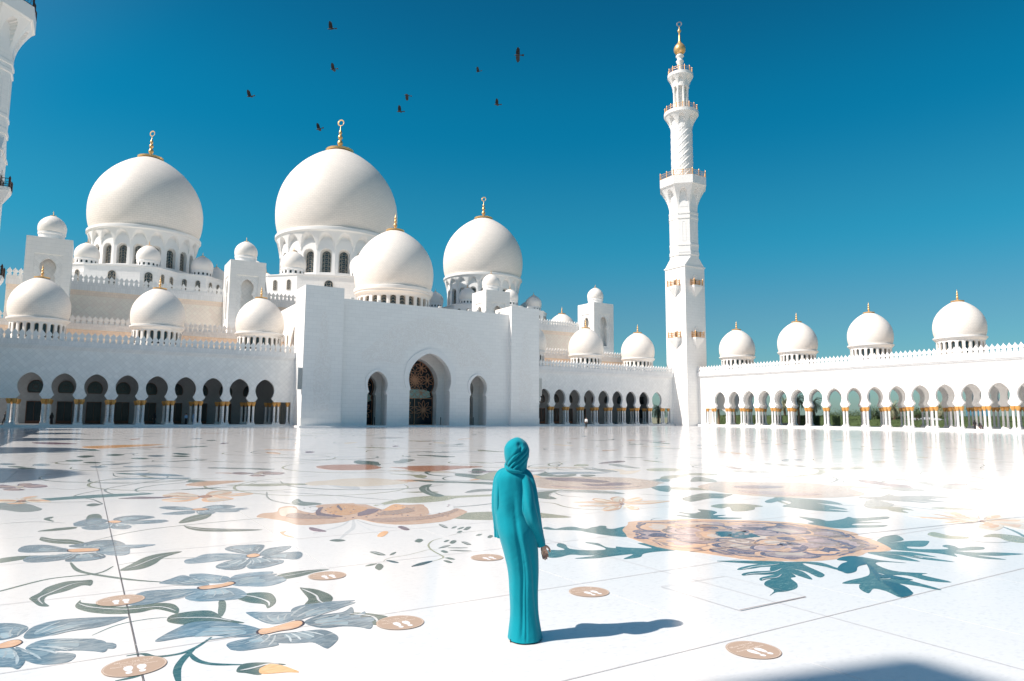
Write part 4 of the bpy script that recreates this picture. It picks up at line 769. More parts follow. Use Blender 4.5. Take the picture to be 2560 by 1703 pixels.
panel_in = key_panel(AH, -S/2, S/2, 3.84, 9.2, .42, AH, m_inner).mesh('inner_arch_panel', m_trim)
# column: shaft with moulded foot, capital of gilded palm fronds
col_me = auto(MB().lathe([(.26, 0), (.26, .05), (.21, .08), (.23, .12), (.19, .17), (.178, .22), (.17, 2.50), (.19, 2.53), (.19, 2.56)], 14).mesh('column', m_shaft), 40)
cp = MB()
NC = 20
prof = [(.19, 2.52), (.185, 2.60), (.21, 2.68), (.26, 2.80), (.305, 2.93), (.325, 3.05), (.31, 3.15), (.30, 3.24)]
for r_, z in prof:
    for i in range(NC):
        f_ = 1+(.10 if i % 2 else -.05)*min(1, (z-2.55)/.3); cp.v.append((r_*f_*cos(2*pi*i/NC), r_*f_*sin(2*pi*i/NC), z))
for i in range(len(prof)-1):
    for j in range(NC): q = (j+1) % NC; cp.f.append((i*NC+j, i*NC+q, (i+1)*NC+q, (i+1)*NC+j))
cp.f.append(tuple((len(prof)-1)*NC+i for i in range(NC)))
cap_me = cp.mesh('capital', m_cap)
plinth_me = MB().box(-.6, .6, -.33, .33, 0, .13).box(-.55, .55, -.29, .29, .13, .25).mesh('plinth', m_trim)
def merlon_mesh():
    h = [(.20, 0), (.30, .10), (.31, .26), (.22, .38), (.20, .45), (.34, .60), (.37, .76), (.30, .92), (.16, 1.08), (.06, 1.22), (0, 1.38)]
    out = [(x, z) for x, z in h]+[(-x, z) for x, z in h[::-1][1:]]
    m_ = MB().extrude(ccw(out), (0, 0, 0), (1, 0, 0), (0, 0, 1), (0, -1, 0), .16)
    h2 = [(.03, .50), (.16, .70), (.15, .82), (0, 1.05)]
    m_.extrude(ccw([(x, z) for x, z in h2]+[(-x, z) for x, z in h2[::-1][1:]]), (0, -.03, 0), (1, 0, 0), (0, 0, 1), (0, -1, 0), .22)
    return m_.mesh('merlon', m_trim)
merlon_me = merlon_mesh()

m_shadefloor, _, _ = M('shade_tinted_floor_stone', (.17, .18, .19), .35)  # floor colour darkened to paint in the shade inside the wings
m_shadestone = stone('shade_tinted_marble', (.33, .355, .375), (.24, .25, .26), .56, .56, diag=True, mort=.012)  # wall marble with the interior shade put into its colour
m_shadetrim, _, _ = M('shade_tinted_trim', (.52, .52, .525), .5)  # trim darkened the same way, shade painted into the tone
panel_dk = key_panel(AH, -S/2, S/2, 3.84, 9.2, .42, AH, m_shadetrim).mesh('inner_arch_panel', m_shadetrim)
m_ceil, _, _ = M('shade_tinted_ceiling', (.45, .45, .45), .7)  # ceiling tone with shade painted in, for the closed wings
def arcade(label, loc, rz, n, x_start, xa, xb, group, rows=(6.2,), back='wall', seen=True, merlons=True):
    """xa..xb extent along local x, first arch centre x_start, n arches; courtyard on the -y side"""
    A = thing('arcade_wing', label, 'arcade', loc, rz, group); D_ = 12.4
    MB().box(xa, xb, -.85, D_, 0, .336).obj('step', m_trim, A)
    xs = [x_start+i*S for i in range(n)]; e0 = xs[0]-S/2; e1 = xs[-1]+S/2
    if back == 'wall': MB().box(xa+.01, xb-.01, .9, D_-.01, .336, .352).obj('inner_floor', m_shadefloor, A)
    for x in xs: put('arch_panel', panel_me, A, (x, 0, 0))
    for p, q in ((xa, e0), (e1, xb)):
        if q-p > .1:
            s_ = 1 if p == e1 else -1
            if q-p > 2.5: 
                j = p+(2.15 if s_ > 0 else q-p-2.15)
                lo, hi = (p, j) if s_ > 0 else (j, q)
                MB().box(lo, hi, 0, .55, 3.84, 10.6).obj('lintel_wall', m_diag, A)
                lo, hi = (j, q) if s_ > 0 else (p, j)
                MB().box(lo, hi, 0, .55, .336, 10.6).obj('end_pier', m_wall, A)
            else: MB().box(p, q, 0, .55, .336, 10.6).obj('end_pier', m_wall, A)
    cm = MB().box(xa, xb, -.10, .5, 10.6, 10.78).box(xa, xb, -.24, .5, 10.78, 10.98).box(xa, xb, -.38, .5, 10.98, 11.72).box(xa, xb, -.44, .5, 11.72, 11.86)
    cm.obj('cornice', m_band, A)
    MB().box(xa+.02, xb-.02, .56, D_-.02, 10.3, 10.9).obj('roof', m_roof, A)
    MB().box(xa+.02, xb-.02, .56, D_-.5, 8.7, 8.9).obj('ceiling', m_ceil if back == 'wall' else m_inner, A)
    if merlons:
        k = int((xb-xa)/.7615); off = (xb-xa-k*.7615)/2+.38
        for i in range(k): put('merlon', merlon_me, A, (xa+off+i*.7615, -.22, 11.86))
    edges = [x-S/2 for x in xs]+[e1]
    for ri, y in enumerate((.28,)+tuple(rows)+((D_-.28,) if back == 'open' else ())):
        for x in edges:
            pl = put('plinth', plinth_me, A, (x, y, .336))
            for s_ in (-.31, .31):
                c = put('column', col_me, A, (x+s_, y, .60)); put('capital', cap_me, c, (0, 0, 0))
        if ri > 0 and back == 'open':
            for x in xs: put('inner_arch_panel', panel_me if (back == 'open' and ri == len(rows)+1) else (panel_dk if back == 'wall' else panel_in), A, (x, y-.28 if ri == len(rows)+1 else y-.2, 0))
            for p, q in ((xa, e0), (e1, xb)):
                if q-p > .1: MB().box(p+.03, q-.03, y-.2, y+.2, 3.84, 9.2).obj('inner_lintel', m_shadetrim if back == 'wall' else m_trim, A)
    for x, ok in ((e0-1.75, e0-xa > 2.5), (e1+1.75, xb-e1 > 2.5)):
        if ok: c = put('column', col_me, A, (x, .28, .60)); put('capital', cap_me, c, (0, 0, 0)); put('plinth', plinth_me, A, (x, .28, .336), sc_=(.5, 1, 1))
    if back == 'wall':
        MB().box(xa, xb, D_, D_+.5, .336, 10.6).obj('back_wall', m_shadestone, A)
    return A, xs, edges
wins_me = None
# ---------------------------------------------------------------- arcades round the court
GA = 'arcades round the courtyard'
AL, xsL, _e = arcade('shaded white marble arcade with keyhole arches left of the entrance block', (0, DW, 0), 0, 9, -6.444, -11.4, 28.5, GA)
AM, xsM, _e = arcade('shaded marble arcade between the entrance block and the complete gold-topped minaret', (0, DW, 0), 0, 9, 77.617, 73.1, 113.0, GA)
AR, xsR, _e = arcade('sunlit marble arcade with open keyhole arches receding on the right', (UR, 0, 0), -pi/2, 23, -101.856, -107.95, -12, GA, back='open')
# the arcade on the near left side stands outside the picture; its roofline and domes shade the floor
LA = thing('arcade_wing', 'plain marble arcade along the near left side, only its shadow on the floor in view', 'arcade', (UL, 0, 0), pi/2, GA)
MB().box(7.9, 107.9, 0, .55, 3.84, 11.85).box(7.9, 107.9, 11.9, 12.4, .3, 11.85).box(7.9, 107.9, .56, 11.88, 10.3, 11.0).obj('wall', m_wall, LA)
MB().box(1.5, 7.88, -.2, 6.5, 0, 22.2).obj('gate_pylon', m_wall, LA)
# closed half of the end wall by the minaret, with a dark window; the other half opens to the garden
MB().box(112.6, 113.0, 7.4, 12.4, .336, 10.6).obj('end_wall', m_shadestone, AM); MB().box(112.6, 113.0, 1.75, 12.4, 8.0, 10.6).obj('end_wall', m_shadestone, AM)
MB().box(112.5, 112.6, 9.2, 10.5, 1.6, 3.6).box(112.5, 112.6, 9.1, 10.6, 4.9, 6.6).obj('dark_window', m_glass, AM)
# glazed doors and round-headed fanlights on the back wall
def arch_outline(w_, z0, z1, rise=None, n=8):
    r_ = w_/2; rise = r_ if rise is None else rise
    return [(-r_, z0), (r_, z0)]+[(r_*cos(pi*i/(2*n)*1.0), z1-rise+rise*sin(pi*i/(2*n))) for i in range(n)]+[(0, z1)]+[(-r_*sin(pi*i/(2*n)), z1-rise+rise*cos(pi*i/(2*n))) for i in range(1, n+1)]
def window_mesh(name, w_, h, depth=.10, glass=m_glass, frame=m_lat, fr=.05, lattice=True, key=None):
    """pane set back in a slim frame, tracery bars in front; local x across, z up from the sill, facing -y"""
    o = arch_outline(w_, 0, h); m_ = MB(); m_.extrude(o, (0, 0, 0), (1, 0, 0), (0, 0, 1), (0, -1, 0), .04); nf = len(m_.f); mi = {}
    k = len(m_.f)
    for i in range(len(o)):
        a, b_ = o[i], o[(i+1) % len(o)]; m_.bar((a[0], -.04, a[1]), (b_[0], -.04, b_[1]), fr, n=4)
    if lattice:
        r_ = .016+w_*.006
        for x in (-w_*.22, w_*.22): m_.bar((x, -.02, 0), (x, -.02, h-w_*.30), r_, n=3)
        nz = max(2, int(h/w_*2.0))
        for j in range(nz):
            z = (j+.5)*h/nz*.94; m_.bar((-w_/2, -.02, z), (w_/2, -.02, z), r_, n=3)
            pts = [(w_*.48*cos(pi*q/6), -.03, z-.5*h/nz+w_*.5*sin(pi*q/6)) for q in range(7)]
            for q in range(6):
                if pts[q+1][2] < h-w_*.2: m_.bar(pts[q], pts[q+1], r_, n=3)
            pts = [(x*.55, y, z2+.03) for x, y, z2 in pts]
            for q in range(6):
                if pts[q+1][2] < h-w_*.1: m_.bar(pts[q], pts[q+1], r_, n=3)
    for i in range(nf, len(m_.f)): mi[i] = 1
    return m_.mesh(name, glass, mats=[frame], mi=mi)
fan_me = None
o_ = [(.75, 0), (-.75, 0)]
fo = [(-.80, 0), (.80, 0)]+[(1.0*cos(radians(-38)+(pi+radians(76))*i/20), .62+1.32/2*1.9*max(-.5, sin(radians(-38)+(pi+radians(76))*i/20))*.98) for i in range(1, 20)]
m_ = MB().extrude(ccw(fo), (0, 0, 0), (1, 0, 0), (0, 0, 1), (0, -1, 0), .06); nf = len(m_.f)
for i in range(len(fo)): a, b_ = fo[i], fo[(i+1) % len(fo)]; m_.bar((a[0], -.05, a[1]), (b_[0], -.05, b_[1]), .05, n=4)
for a in range(8):
    t_ = 2*pi*a/8; c0 = Vector((0, -.03, .85)); p1 = c0+Vector((cos(t_), 0, sin(t_)))*.5
    m_.bar(tuple(c0+Vector((cos(t_-.4), 0, sin(t_-.4)))*.25), tuple(p1), .018, n=3); m_.bar(tuple(c0+Vector((cos(t_+.4), 0, sin(t_+.4)))*.25), tuple(p1), .018, n=3)
fan_me = m_.mesh('fanlight', m_glass, mats=[m_bronze], mi={i: 1 for i in range(nf, len(m_.f))})
m_ = MB().box(-.92, .92, -.04, 0, .28, 3.26); nf = len(m_.f)
m_.box(-1.0, -.90, -.12, .02, 0, 3.34); m_.box(.90, 1.0, -.12, .02, 0, 3.34); m_.box(-.90, .90, -.12, .02, 3.24, 3.34); m_.box(-.90, .90, -.13, .01, 0, .42); m_.box(-.03, .03, -.10, .02, .42, 3.24)
door_me = m_.mesh('glazed_door', m_door, mats=[m_bronze], mi={i: 1 for i in range(nf, len(m_.f))})
for A, xs in ((AL, xsL), (AM, xsM)):
    for x in xs:
        put('fanlight', fan_me, A, (x, 12.33, 4.98)); put('glazed_door', door_me, A, (x, 12.33, .34))

# ---------------------------------------------------------------- entrance block
PT = thing('entrance_block', 'tall white marble entrance block with a large keyhole doorway between two small ones', 'gatehouse', (UC, 107.7, 0))
hw = 22.3; ti = 16.05   # half width, inner edge of corner towers
for s_ in (-1, 1):
    x0, x1 = (ti, hw) if s_ > 0 else (-hw, -ti)
    MB().box(x0, x1, 0, 6.0, 0, 22.42).obj('corner_tower', m_wall, PT)
    cx_ = (x0+x1)/2
    m_ = MB()
    m_.extrude(ccw([(-1.2, 2.6), (1.2, 2.6), (1.5, 8), (.9, 13), (.3, 18.3), (-.3, 18.3), (-.9, 13), (-1.5, 8)]), (cx_, -.02, 0), (1, 0, 0), (0, 0, 1), (0, -1, 0), .03)
    m_.obj('carved_panel', m_carved, PT)
    MB().box(x0-.05, x1+.05, -.06, 0, 0, 1.5).obj('plinth_course', m_wall, PT)
FY = .9
KB = half_key(4.06, 8.2, 12.67, 3.62, 6.33, [(3.85, 0), (3.85, 6.1), (3.72, 6.18), (3.62, 6.33)])
KS = half_key(1.77, 7.05, 9.18, 1.47, 5.72, [(1.74, 0), (1.74, 5.35), (1.62, 5.45), (1.52, 5.6)])
def cell(half, cx_, x0, x1, z1, th, y, name, mat, parent):
    op = [(cx_-x, z) for x, z in half]+[(cx_+x, z) for x, z in half[::-1][1:]]
    return MB().extrude(ccw([(x1, z1), (x0, z1), (x0, 0)]+op+[(x1, 0)]), (0, y, 0), (1, 0, 0), (0, 0, 1), (0, -1, 0), th).obj(name, mat, parent)
cell(KB, 0, -6.0, 6.0, 14.5, 1.1, FY, 'front_wall', m_wall, PT)
for s_ in (-1, 1):
    a, b_ = sorted((s_*6.0, s_*ti)); cell(KS, s_*9.6, a, b_, 14.5, 1.1, FY, 'front_wall', m_wall, PT)
MB().box(-ti, ti, FY, FY+1.1, 14.5, 20.9).obj('front_wall', m_wall, PT)
MB().box(-ti, ti, FY-.06, FY, 0, 1.5).obj('x', m_wall, PT)
bpy.data.objects.remove(COL.objects['x'])
# flat raised bands round the openings
def band(half, cx_, w_, y, name):
    P = [(cx_+x, z) for x, z in half if z > half[3][1]]; 
    out = []
    for sgn in (1, -1):
        pts = [((p[0]-cx_)*sgn+cx_, p[1]) for p in P]
        o = [(cx_+(p[0]-cx_)*(1+w_/max(.9, abs(P[len(P)//2][0]-cx_))), p[1]+(w_*1.05 if p[1] > P[len(P)//2][1] else w_*.4*(p[1]-P[0][1])/2)) for p in pts]
        m_ = MB(); 
        for a, b_ in ((pts, o),):
            for i in range(len(a)):
                m_.v += [(a[i][0], y, a[i][1]), (b_[i][0], y, b_[i][1]), (b_[i][0], y+.14, b_[i][1])]
            for i in range(len(a)-1): k = 3*i; m_.f += [(k, k+3, k+4, k+1), (k+1, k+4, k+5, k+2)]
        out.append(m_)
    a, b_ = out; n0 = len(a.v); a.v += b_.v; a.f += [tuple(q+n0 for q in f_) for f_ in b_.f]
    return a.obj(name, m_trim, PT)
band(KB, 0, .85, FY-.13, 'arch_band'); band(KS, -9.6, .42, FY-.13, 'arch_band'); band(KS, 9.6, .42, FY-.13, 'arch_band')
MB().extrude(ccw([(-12.2, 10.4), (-9, 10.9), (-5.8, 10.6), (-4.2, 13.6), (0, 14.9), (4.2, 13.6), (5.8, 10.6), (9, 10.9), (12.2, 10.4), (12.6, 12), (7, 17), (0, 19.4), (-7, 17), (-12.6, 12)]), (0, FY-.012, 0), (1, 0, 0), (0, 0, 1), (0, -1, 0), .02).obj('carved_panel', m_carved, PT)
# vestibule: side walls, second arch, door
MB().box(-ti-5.1, -ti+.02, 6.0, 29.2, 0, 20.9).box(ti-.02, ti+5.1, 6.0, 29.2, 0, 20.9).obj('side_wall', m_wall, PT)
MB().box(-ti, ti, FY+1.1, 29.2, 20.2, 20.9).obj('roof', m_roof, PT)
MB().box(-ti, ti, FY+1.12, 9, 13.6, 13.9).obj('porch_ceiling', m_inner, PT)
for x in (-5.3, 5.0): MB().box(x, x+.3, FY+1.12, 8.2, 0, 13.6).obj('porch_wall', m_wall, PT)
for x in (-12.6, -7.1, 6.8, 12.3): MB().box(x, x+.3, FY+1.12, 8.2, 0, 13.6).obj('porch_wall', m_wall, PT)
KB2 = half_key(3.75, 7.9, 12.0, 3.3, 6.2, [(3.55, 0), (3.55, 5.5), (3.45, 5.6), (3.45, 5.8), (3.38, 5.9), (3.3, 6.2)])
KS2 = half_key(1.6, 6.9, 8.8, 1.3, 5.6, [(1.55, 0), (1.55, 5.2), (1.45, 5.3), (1.35, 5.5)])
cell(KB2, 0, -5.28, 5.28, 13.6, 1.6, 5.6, 'inner_arch', m_wall, PT)
for s_ in (-1, 1): cell(KS2, s_*9.6, *sorted((s_*7.12, s_*12.28)), 13.6, 1.2, 5.6, 'inner_arch', m_wall, PT)
def rosette_bars(m_, cx_, cz, r_, n, y, th=.05):
    th *= 1.35
    for i in range(n):
        t_ = 2*pi*i/n
        for s_ in (-1, 1):
            prev = None
            for q in range(7):
                rr = r_*q/6; off = s_*sin(pi*q/6)*pi/n*.75
                p = (cx_+rr*sin(t_+off), y, cz+rr*cos(t_+off))
                if prev: m_.bar(prev, p, th, n=4)
                prev = p
def doorset(cx_, half, w_, zt, big):
    D_ = MB(); op = [(cx_-x, z) for x, z in half]+[(cx_+x, z) for x, z in half[::-1][1:]]
    o = D_.extrude(ccw(op), (0, 7.6, 0), (1, 0, 0), (0, 0, 1), (0, -1, 0), .1).obj('glass_door', m_door, PT)
    m_ = MB(); y = 7.5
    for i in range(len(op)-1): m_.bar((op[i][0], y, op[i][1]), (op[i+1][0], y, op[i+1][1]), .06, n=4)
    if big:
        rosette_bars(m_, cx_, 8.3, 1.5, 12, y); rosette_bars(m_, cx_, 8.3, .8, 12, y, .035)
        for a in range(6):
            t_ = pi/6+a*pi/3; rosette_bars(m_, cx_+2.5*sin(t_), 8.3+2.6*cos(t_), 1.3, 6, y, .045)
        for x in (-1.8, 1.8): rosette_bars(m_, cx_+x, 2.9, 1.75, 10, y, .045)
        m_.bar((cx_, y, 0), (cx_, y, 5), .10, n=4)
        for z in (.25, 5.0): m_.bar((cx_-3.5, y, z), (cx_+3.5, y, z), .09, n=4)
    else:
        rosette_bars(m_, cx_, 7.2, 1.2, 8, y, .04); rosette_bars(m_, cx_, 2.6, 1.5, 8, y, .04)
        for z in (.25,): m_.bar((cx_-1.5, y, z), (cx_+1.5, y, z), .09, n=4)
    m_.obj('door_tracery', m_dlat, o)
    g_ = MB(); z0, z1 = (5.0, 6.6) if big else (4.2, 5.6)
    g_.extrude(ccw([(cx_-w_*.92, z0+.25), (cx_-w_*.5, z0), (cx_, z0), (cx_+w_*.5, z0), (cx_+w_*.92, z0+.25), (cx_+w_*.86, z1-.3), (cx_+w_*.5, z1), (cx_, z1), (cx_-w_*.5, z1), (cx_-w_*.86, z1-.3)]), (0, 7.46, 0), (1, 0, 0), (0, 0, 1), (0, -1, 0), .05).obj('green_transom', m_green, o)
    q = MB()
    for k in range(5): x = cx_-w_*.8+w_*1.6*k/4; q.bar((x-.4*w_*.5, 7.40, z0+.1), (x+.4*w_*.5, 7.40, z1-.1), .04, n=4); q.bar((x+.4*w_*.5, 7.40, z0+.1), (x-.4*w_*.5, 7.40, z1-.1), .04, n=4)
    q.obj('door_tracery', m_dlat, o)
doorset(0, KB2, 3.4, 12, True); doorset(-9.6, KS2, 1.5, 8.8, False); doorset(9.6, KS2, 1.5, 8.8, False)
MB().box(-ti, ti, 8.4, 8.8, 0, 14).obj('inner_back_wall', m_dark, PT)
MB().box(-22.8, 22.8, -1.0, 9, 0, .2).obj('threshold_step', m_trim, PT)
# windows high on the sunlit side wall
wm = window_mesh('side_window', .55, 3.6)
for y, z in ((10.5, 13.2), (15.0, 12.2), (19.5, 13.2)): put('side_window', wm, PT, (-ti-5.12, y, z), -pi/2)

# ---------------------------------------------------------------- prayer hall behind
HALL = thing('prayer_hall', 'white marble prayer hall with two stepped rooflines behind the arcades', 'mosque', (0, 125.3, 0))
MB().box(-13.5, 113.4, 0, 11.6, 0, 14.9).obj('lower_wall', m_hall, HALL)
MB().box(-13.5, 113.4, -.03, .25, 14.25, 14.9).obj('bounce_tint_band', m_bounce, HALL)  # added strip, its peach stands for bounced light
MB().box(-13.6, 113.5, -.18, 11.6, 14.9, 15.85).obj('lower_cornice', m_band, HALL)
MB().box(-12.2, 113.2, 11.7, 72, 0, 22.9).obj('upper_wall', m_hall, HALL)
MB().box(-12.2, 113.2, 11.66, 12, 22.0, 22.9).obj('bounce_tint_band', m_bounce, HALL)
MB().box(-12.3, 113.3, 11.5, 72.1, 22.9, 24.35).obj('upper_cornice', m_band, HALL)
n1 = n2 = 0
for i in range(166):
    x = -13.2+i*.7615
    if 29.3 < x < 72.3 : continue
    put('merlon', merlon_me, HALL, (x, -.05, 15.85))
for i in range(164):
    x = -11.9+i*.7615
    if 36 < x < 71: continue
    put('merlon', merlon_me, HALL, (x, 11.65, 24.35), sc_=(1, 1, 1.0))

# square towers with keyhole niches and a small dome
FIN = [(r_*(.82 if z_ > .04 else 1), z_) for r_, z_ in [(.23, -.035), (.235, 0), (.16, .012), (.09, .03), (.05, .055), (.028, .075), (.03, .085), (.054, .115), (.058, .135), (.045, .17), (.022, .19), (.03, .205), (.046, .225), (.047, .245), (.032, .275), (.018, .29), (.030, .305), (.034, .325), (.025, .355), (.010, .375), (.004, .45), (0.0005, .46)]]
def finial_mesh(R_, big): 
    m_ = MB().lathe([(r_*R_, z*R_) for r_, z in FIN], 20 if big else 14)
    if big:
        rr = .055*R_; zc = .50*R_; k = len(m_.v); n = 28
        for i in range(n):
            t_ = 2*pi*i/n; wd = .007*R_+.014*R_*(1+sin(t_-.9))/2
            for a, b_ in ((rr-wd, -.05), (rr+.004*R_, -.05), (rr+.004*R_, .05), (rr-wd, .05)): m_.v.append((a*cos(t_)*.72, a*cos(t_)*-.69+b_, zc+a*sin(t_)))
        for i in range(n):
            j = (i+1) % n
            for q in range(4): q2 = (q+1) % 4; m_.f.append((k+i*4+q, k+i*4+q2, k+j*4+q2, k+j*4+q))
    return auto(m_.mesh('finial', m_gold), 50)
SH = [(.925, .0), (.95, .06), (.975, .15), (.993, .27), (1, .42), (.990, .57), (.962, .71), (.915, .85), (.845, .99), (.755, 1.12), (.645, 1.245), (.52, 1.355), (.385, 1.45), (.24, 1.53), (.10, 1.585), (.0005, 1.60)]
SHS = spline(SH, False, 3)
cache = {}
def ring_drum(n, r_, z0, z1, ww, sill, top, depth, mat, name='drum'):
    """faceted drum wall, each bay pierced by a round-headed recess"""
    m_ = MB(); W_ = 2*r_*math.tan(pi/n)
    for i in range(n):
        a = 2*pi*(i+.5)/n; N = Vector((cos(a), sin(a), 0)); X = Vector((-sin(a), cos(a), 0)); O = N*r_
        o = arch_outline(ww, sill, top, n=5); half = [(0, sill), (ww/2, sill)]+[p for p in o[2:] if p[0] >= -1e-6]
        for s_ in (1, -1):
            pts = [(s_*W_/2, z0), (s_*W_/2, z1), (0, z1)]+[(s_*p[0], p[1]) for p in half[::-1]]+[(0, z0)]
            k = len(m_.v); m_.v += [tuple(O+X*x+Vector((0, 0, z))) for x, z in pts]
            m_.f.append(tuple(range(k, k+len(pts))) if s_ > 0 else tuple(range(k+len(pts)-1, k-1, -1)))
        k = len(m_.v)
        for d in (0, depth): m_.v += [tuple(O+X*x-N*d+Vector((0, 0, z))) for x, z in o]
        q = len(o)
        for j in range(q): j2 = (j+1) % q; m_.f.append((k+j, k+j2, k+q+j2, k+q+j))
        m_.f.append(tuple(k+q+j for j in range(q)))
    return m_.mesh(name, mat)
def arch_flare(n, r0, r1, z0, z1, foot, mat, per=16, nz=12, frac=.43, name='arched_corbel'):
    """flaring ring cut by a row of pointed arches"""
    m_ = MB(); N_ = n*per
    for j in range(nz+1):
        tz = j/nz; z = z0+(z1-z0)*tz
        for i in range(N_):
            u = ((i % per)/per-.5)/frac   # -1..1 inside the arch
            rf = r0+(r1-r0)*(foot+(1-foot)*tz**1.3)
            if abs(u) < 1:
                zt = (1-abs(u)**2.1)**.62*.80
                if tz < zt: rf = r0+.02
                elif tz < zt+.09: rf = r0+.02+(rf-r0-.02)*(tz-zt)/.09
            t_ = 2*pi*i/N_; m_.v.append((rf*cos(t_), rf*sin(t_), z))
    for j in range(nz):
        for i in range(N_): q = (i+1) % N_; m_.f.append((j*N_+i, j*N_+q, (j+1)*N_+q, (j+1)*N_+i))
    k = len(m_.v)
    for i in range(N_): t_ = 2*pi*i/N_; m_.v.append(((r0-.05)*cos(t_), (r0-.05)*sin(t_), z0))
    for i in range(N_): q = (i+1) % N_; m_.f.append((k+i, k+q, q, i))
    return m_.mesh(name, mat)
def dome(kind, label, x, y, z, group, rz=0):
    """kind: big, main, portal, wing, turret, turretb, cap ; z = top of the collar"""
    first = kind not in cache
    t_ = thing('dome', label, 'dome', (x, y, z), rz, group)
    if kind in ('big', 'main'):
        R_ = 11.17 if kind == 'big' else 14.8; f = R_/11.17
        if first:
            c = {}
            c['shell'] = auto(MB().lathe([(r_*R_, zz*R_) for r_, zz in SHS], 128, close=False).mesh('shell', m_dome), 60)
            c['collar'] = auto(MB().lathe([(10.5*f, -1.0*f), (10.9*f, -.75*f), (11.02*f, -.6*f), (11.02*f, -.12*f), (10.8*f, 0), (10.2*f, .05*f)], 128, close=False).mesh('collar', m_trim), 30)
            c['arched_corbel'] = auto(arch_flare(20, 9.75*f, 10.75*f, -3.9*f, -.8*f, .35, m_trim, per=20, nz=16), 50)
            c['drum'] = ring_drum(20, 9.9*f, -9.6*f, -2.2*f, 2.0*f, -8.0*f, -3.75*f, .75*f, m_trim)
            c['plinth'] = MB().lathe([(12.6*f, -10.6*f), (12.6*f, -9.9*f), (10.4*f, -8.9*f), (9.8*f, -8.9*f)], 16, a0=pi/16, close=False).mesh('drum_plinth', m_wall)
            c['fin'] = finial_mesh(R_, True); c['win'] = window_mesh('window', 1.45*f, 3.75*f)
            c['n'] = (20, 9.28*f, -7.9*f); cache[kind] = c
    elif kind == 'portal':
        R_ = 7.8
        if first:
            c = {}
            c['shell'] = auto(MB().lathe([(r_*R_, zz*R_) for r_, zz in SHS], 96, close=False).mesh('shell', m_domes), 60)
            c['collar'] = auto(MB().lathe([(7.0, -1.95), (7.05, -1.6), (7.3, -1.25), (7.55, -1.1), (7.55, -.85), (7.75, -.7), (7.78, -.12), (7.5, 0), (7.1, .03)], 96, close=False).mesh('collar', m_trim), 30)
            c['drum'] = ring_drum(24, 6.95, -6.0, -1.5, 1.15, -3.9, -1.75, .5, m_trim)
            c['fin'] = finial_mesh(R_, False); c['win'] = window_mesh('window', 1.0, 1.95); c['n'] = (24, 6.52, -3.85); cache[kind] = c
    elif kind == 'wing':
        R_ = 3.84
        if first:
            c = {}
            c['shell'] = auto(MB().lathe([(r_*R_, zz*R_) for r_, zz in SHS], 72, close=False).mesh('shell', m_domes), 60)
            c['collar'] = auto(MB().lathe([(3.42, -.78), (3.46, -.66), (3.72, -.42), (3.72, -.34), (3.86, -.26), (3.88, -.06), (3.7, 0), (3.5, .02)], 72, close=False).mesh('collar', m_trim), 30)
            c['drum'] = ring_drum(22, 3.42, -4.2, -.62, .56, -2.9, -.86, .30, m_trim)
            c['fin'] = finial_mesh(R_*1.12, False); c['win'] = window_mesh('window', .48, 1.95, lattice=False); c['n'] = (22, 3.17, -2.85); cache[kind] = c
    else:
        R_ = {'turret': 2.2, 'turretb': 2.75, 'cap': 2.05}[kind]
        if first:
            c = {}; f = R_/2.2
            c['shell'] = auto(MB().lathe([(r_*R_, zz*R_*.92) for r_, zz in SHS], 48, close=False).mesh('shell', m_turret), 60)
            if kind == 'cap':
                c['collar'] = auto(MB().lathe([(1.85, -.75), (1.85, -.4), (1.92, -.32), (1.98, -.28), (1.98, -.03), (1.9, 0), (1.85, .01)], 48, close=False).mesh('collar', m_trim), 30)
                c['drum'] = MB().lathe([(1.95, -1.4), (1.86, -1.2), (1.86, -.7)], 48, close=False).mesh('drum', m_trim)
                c['win'] = None
            else:
                c['collar'] = auto(MB().lathe([(1.95*f, -.45*f), (2.02*f, -.36*f), (2.08*f, -.30*f), (2.1*f, -.04*f), (2.02*f, 0), (1.95*f, .01)], 48, close=False).mesh('collar', m_trim), 30)
                c['drum'] = ring_drum(14, 1.95*f, -1.6*f, -.40*f, .40*f, -1.05*f, -.48*f, .15*f, m_trim)
                c['win'] = window_mesh('window', .36*f, .50*f, lattice=False, fr=.02)
            c['fin'] = finial_mesh(R_*.95, False); c['n'] = (14, 1.84*f, -1.03*f); cache[kind] = c
    c = cache[kind]
    sh = put('shell', c['shell'], t_); put('collar', c['collar'], t_); d = put('drum', c['drum'], t_)
    for k_ in ('arched_corbel', 'plinth'):
        if k_ in c: put({'plinth': 'drum_plinth'}.get(k_, k_), c[k_], t_)
    put('finial', c['fin'], t_, (0, 0, (1.6 if kind in ('big', 'main', 'portal', 'wing') else 1.47)*R_-.01*R_))
    if c['win']:
        n, r_, zz = c['n']
        for i in range(n):
            a = 2*pi*(i+.5)/n
            put('window', c['win'], d, (r_*cos(a), r_*sin(a), zz), a+pi/2)
    return t_

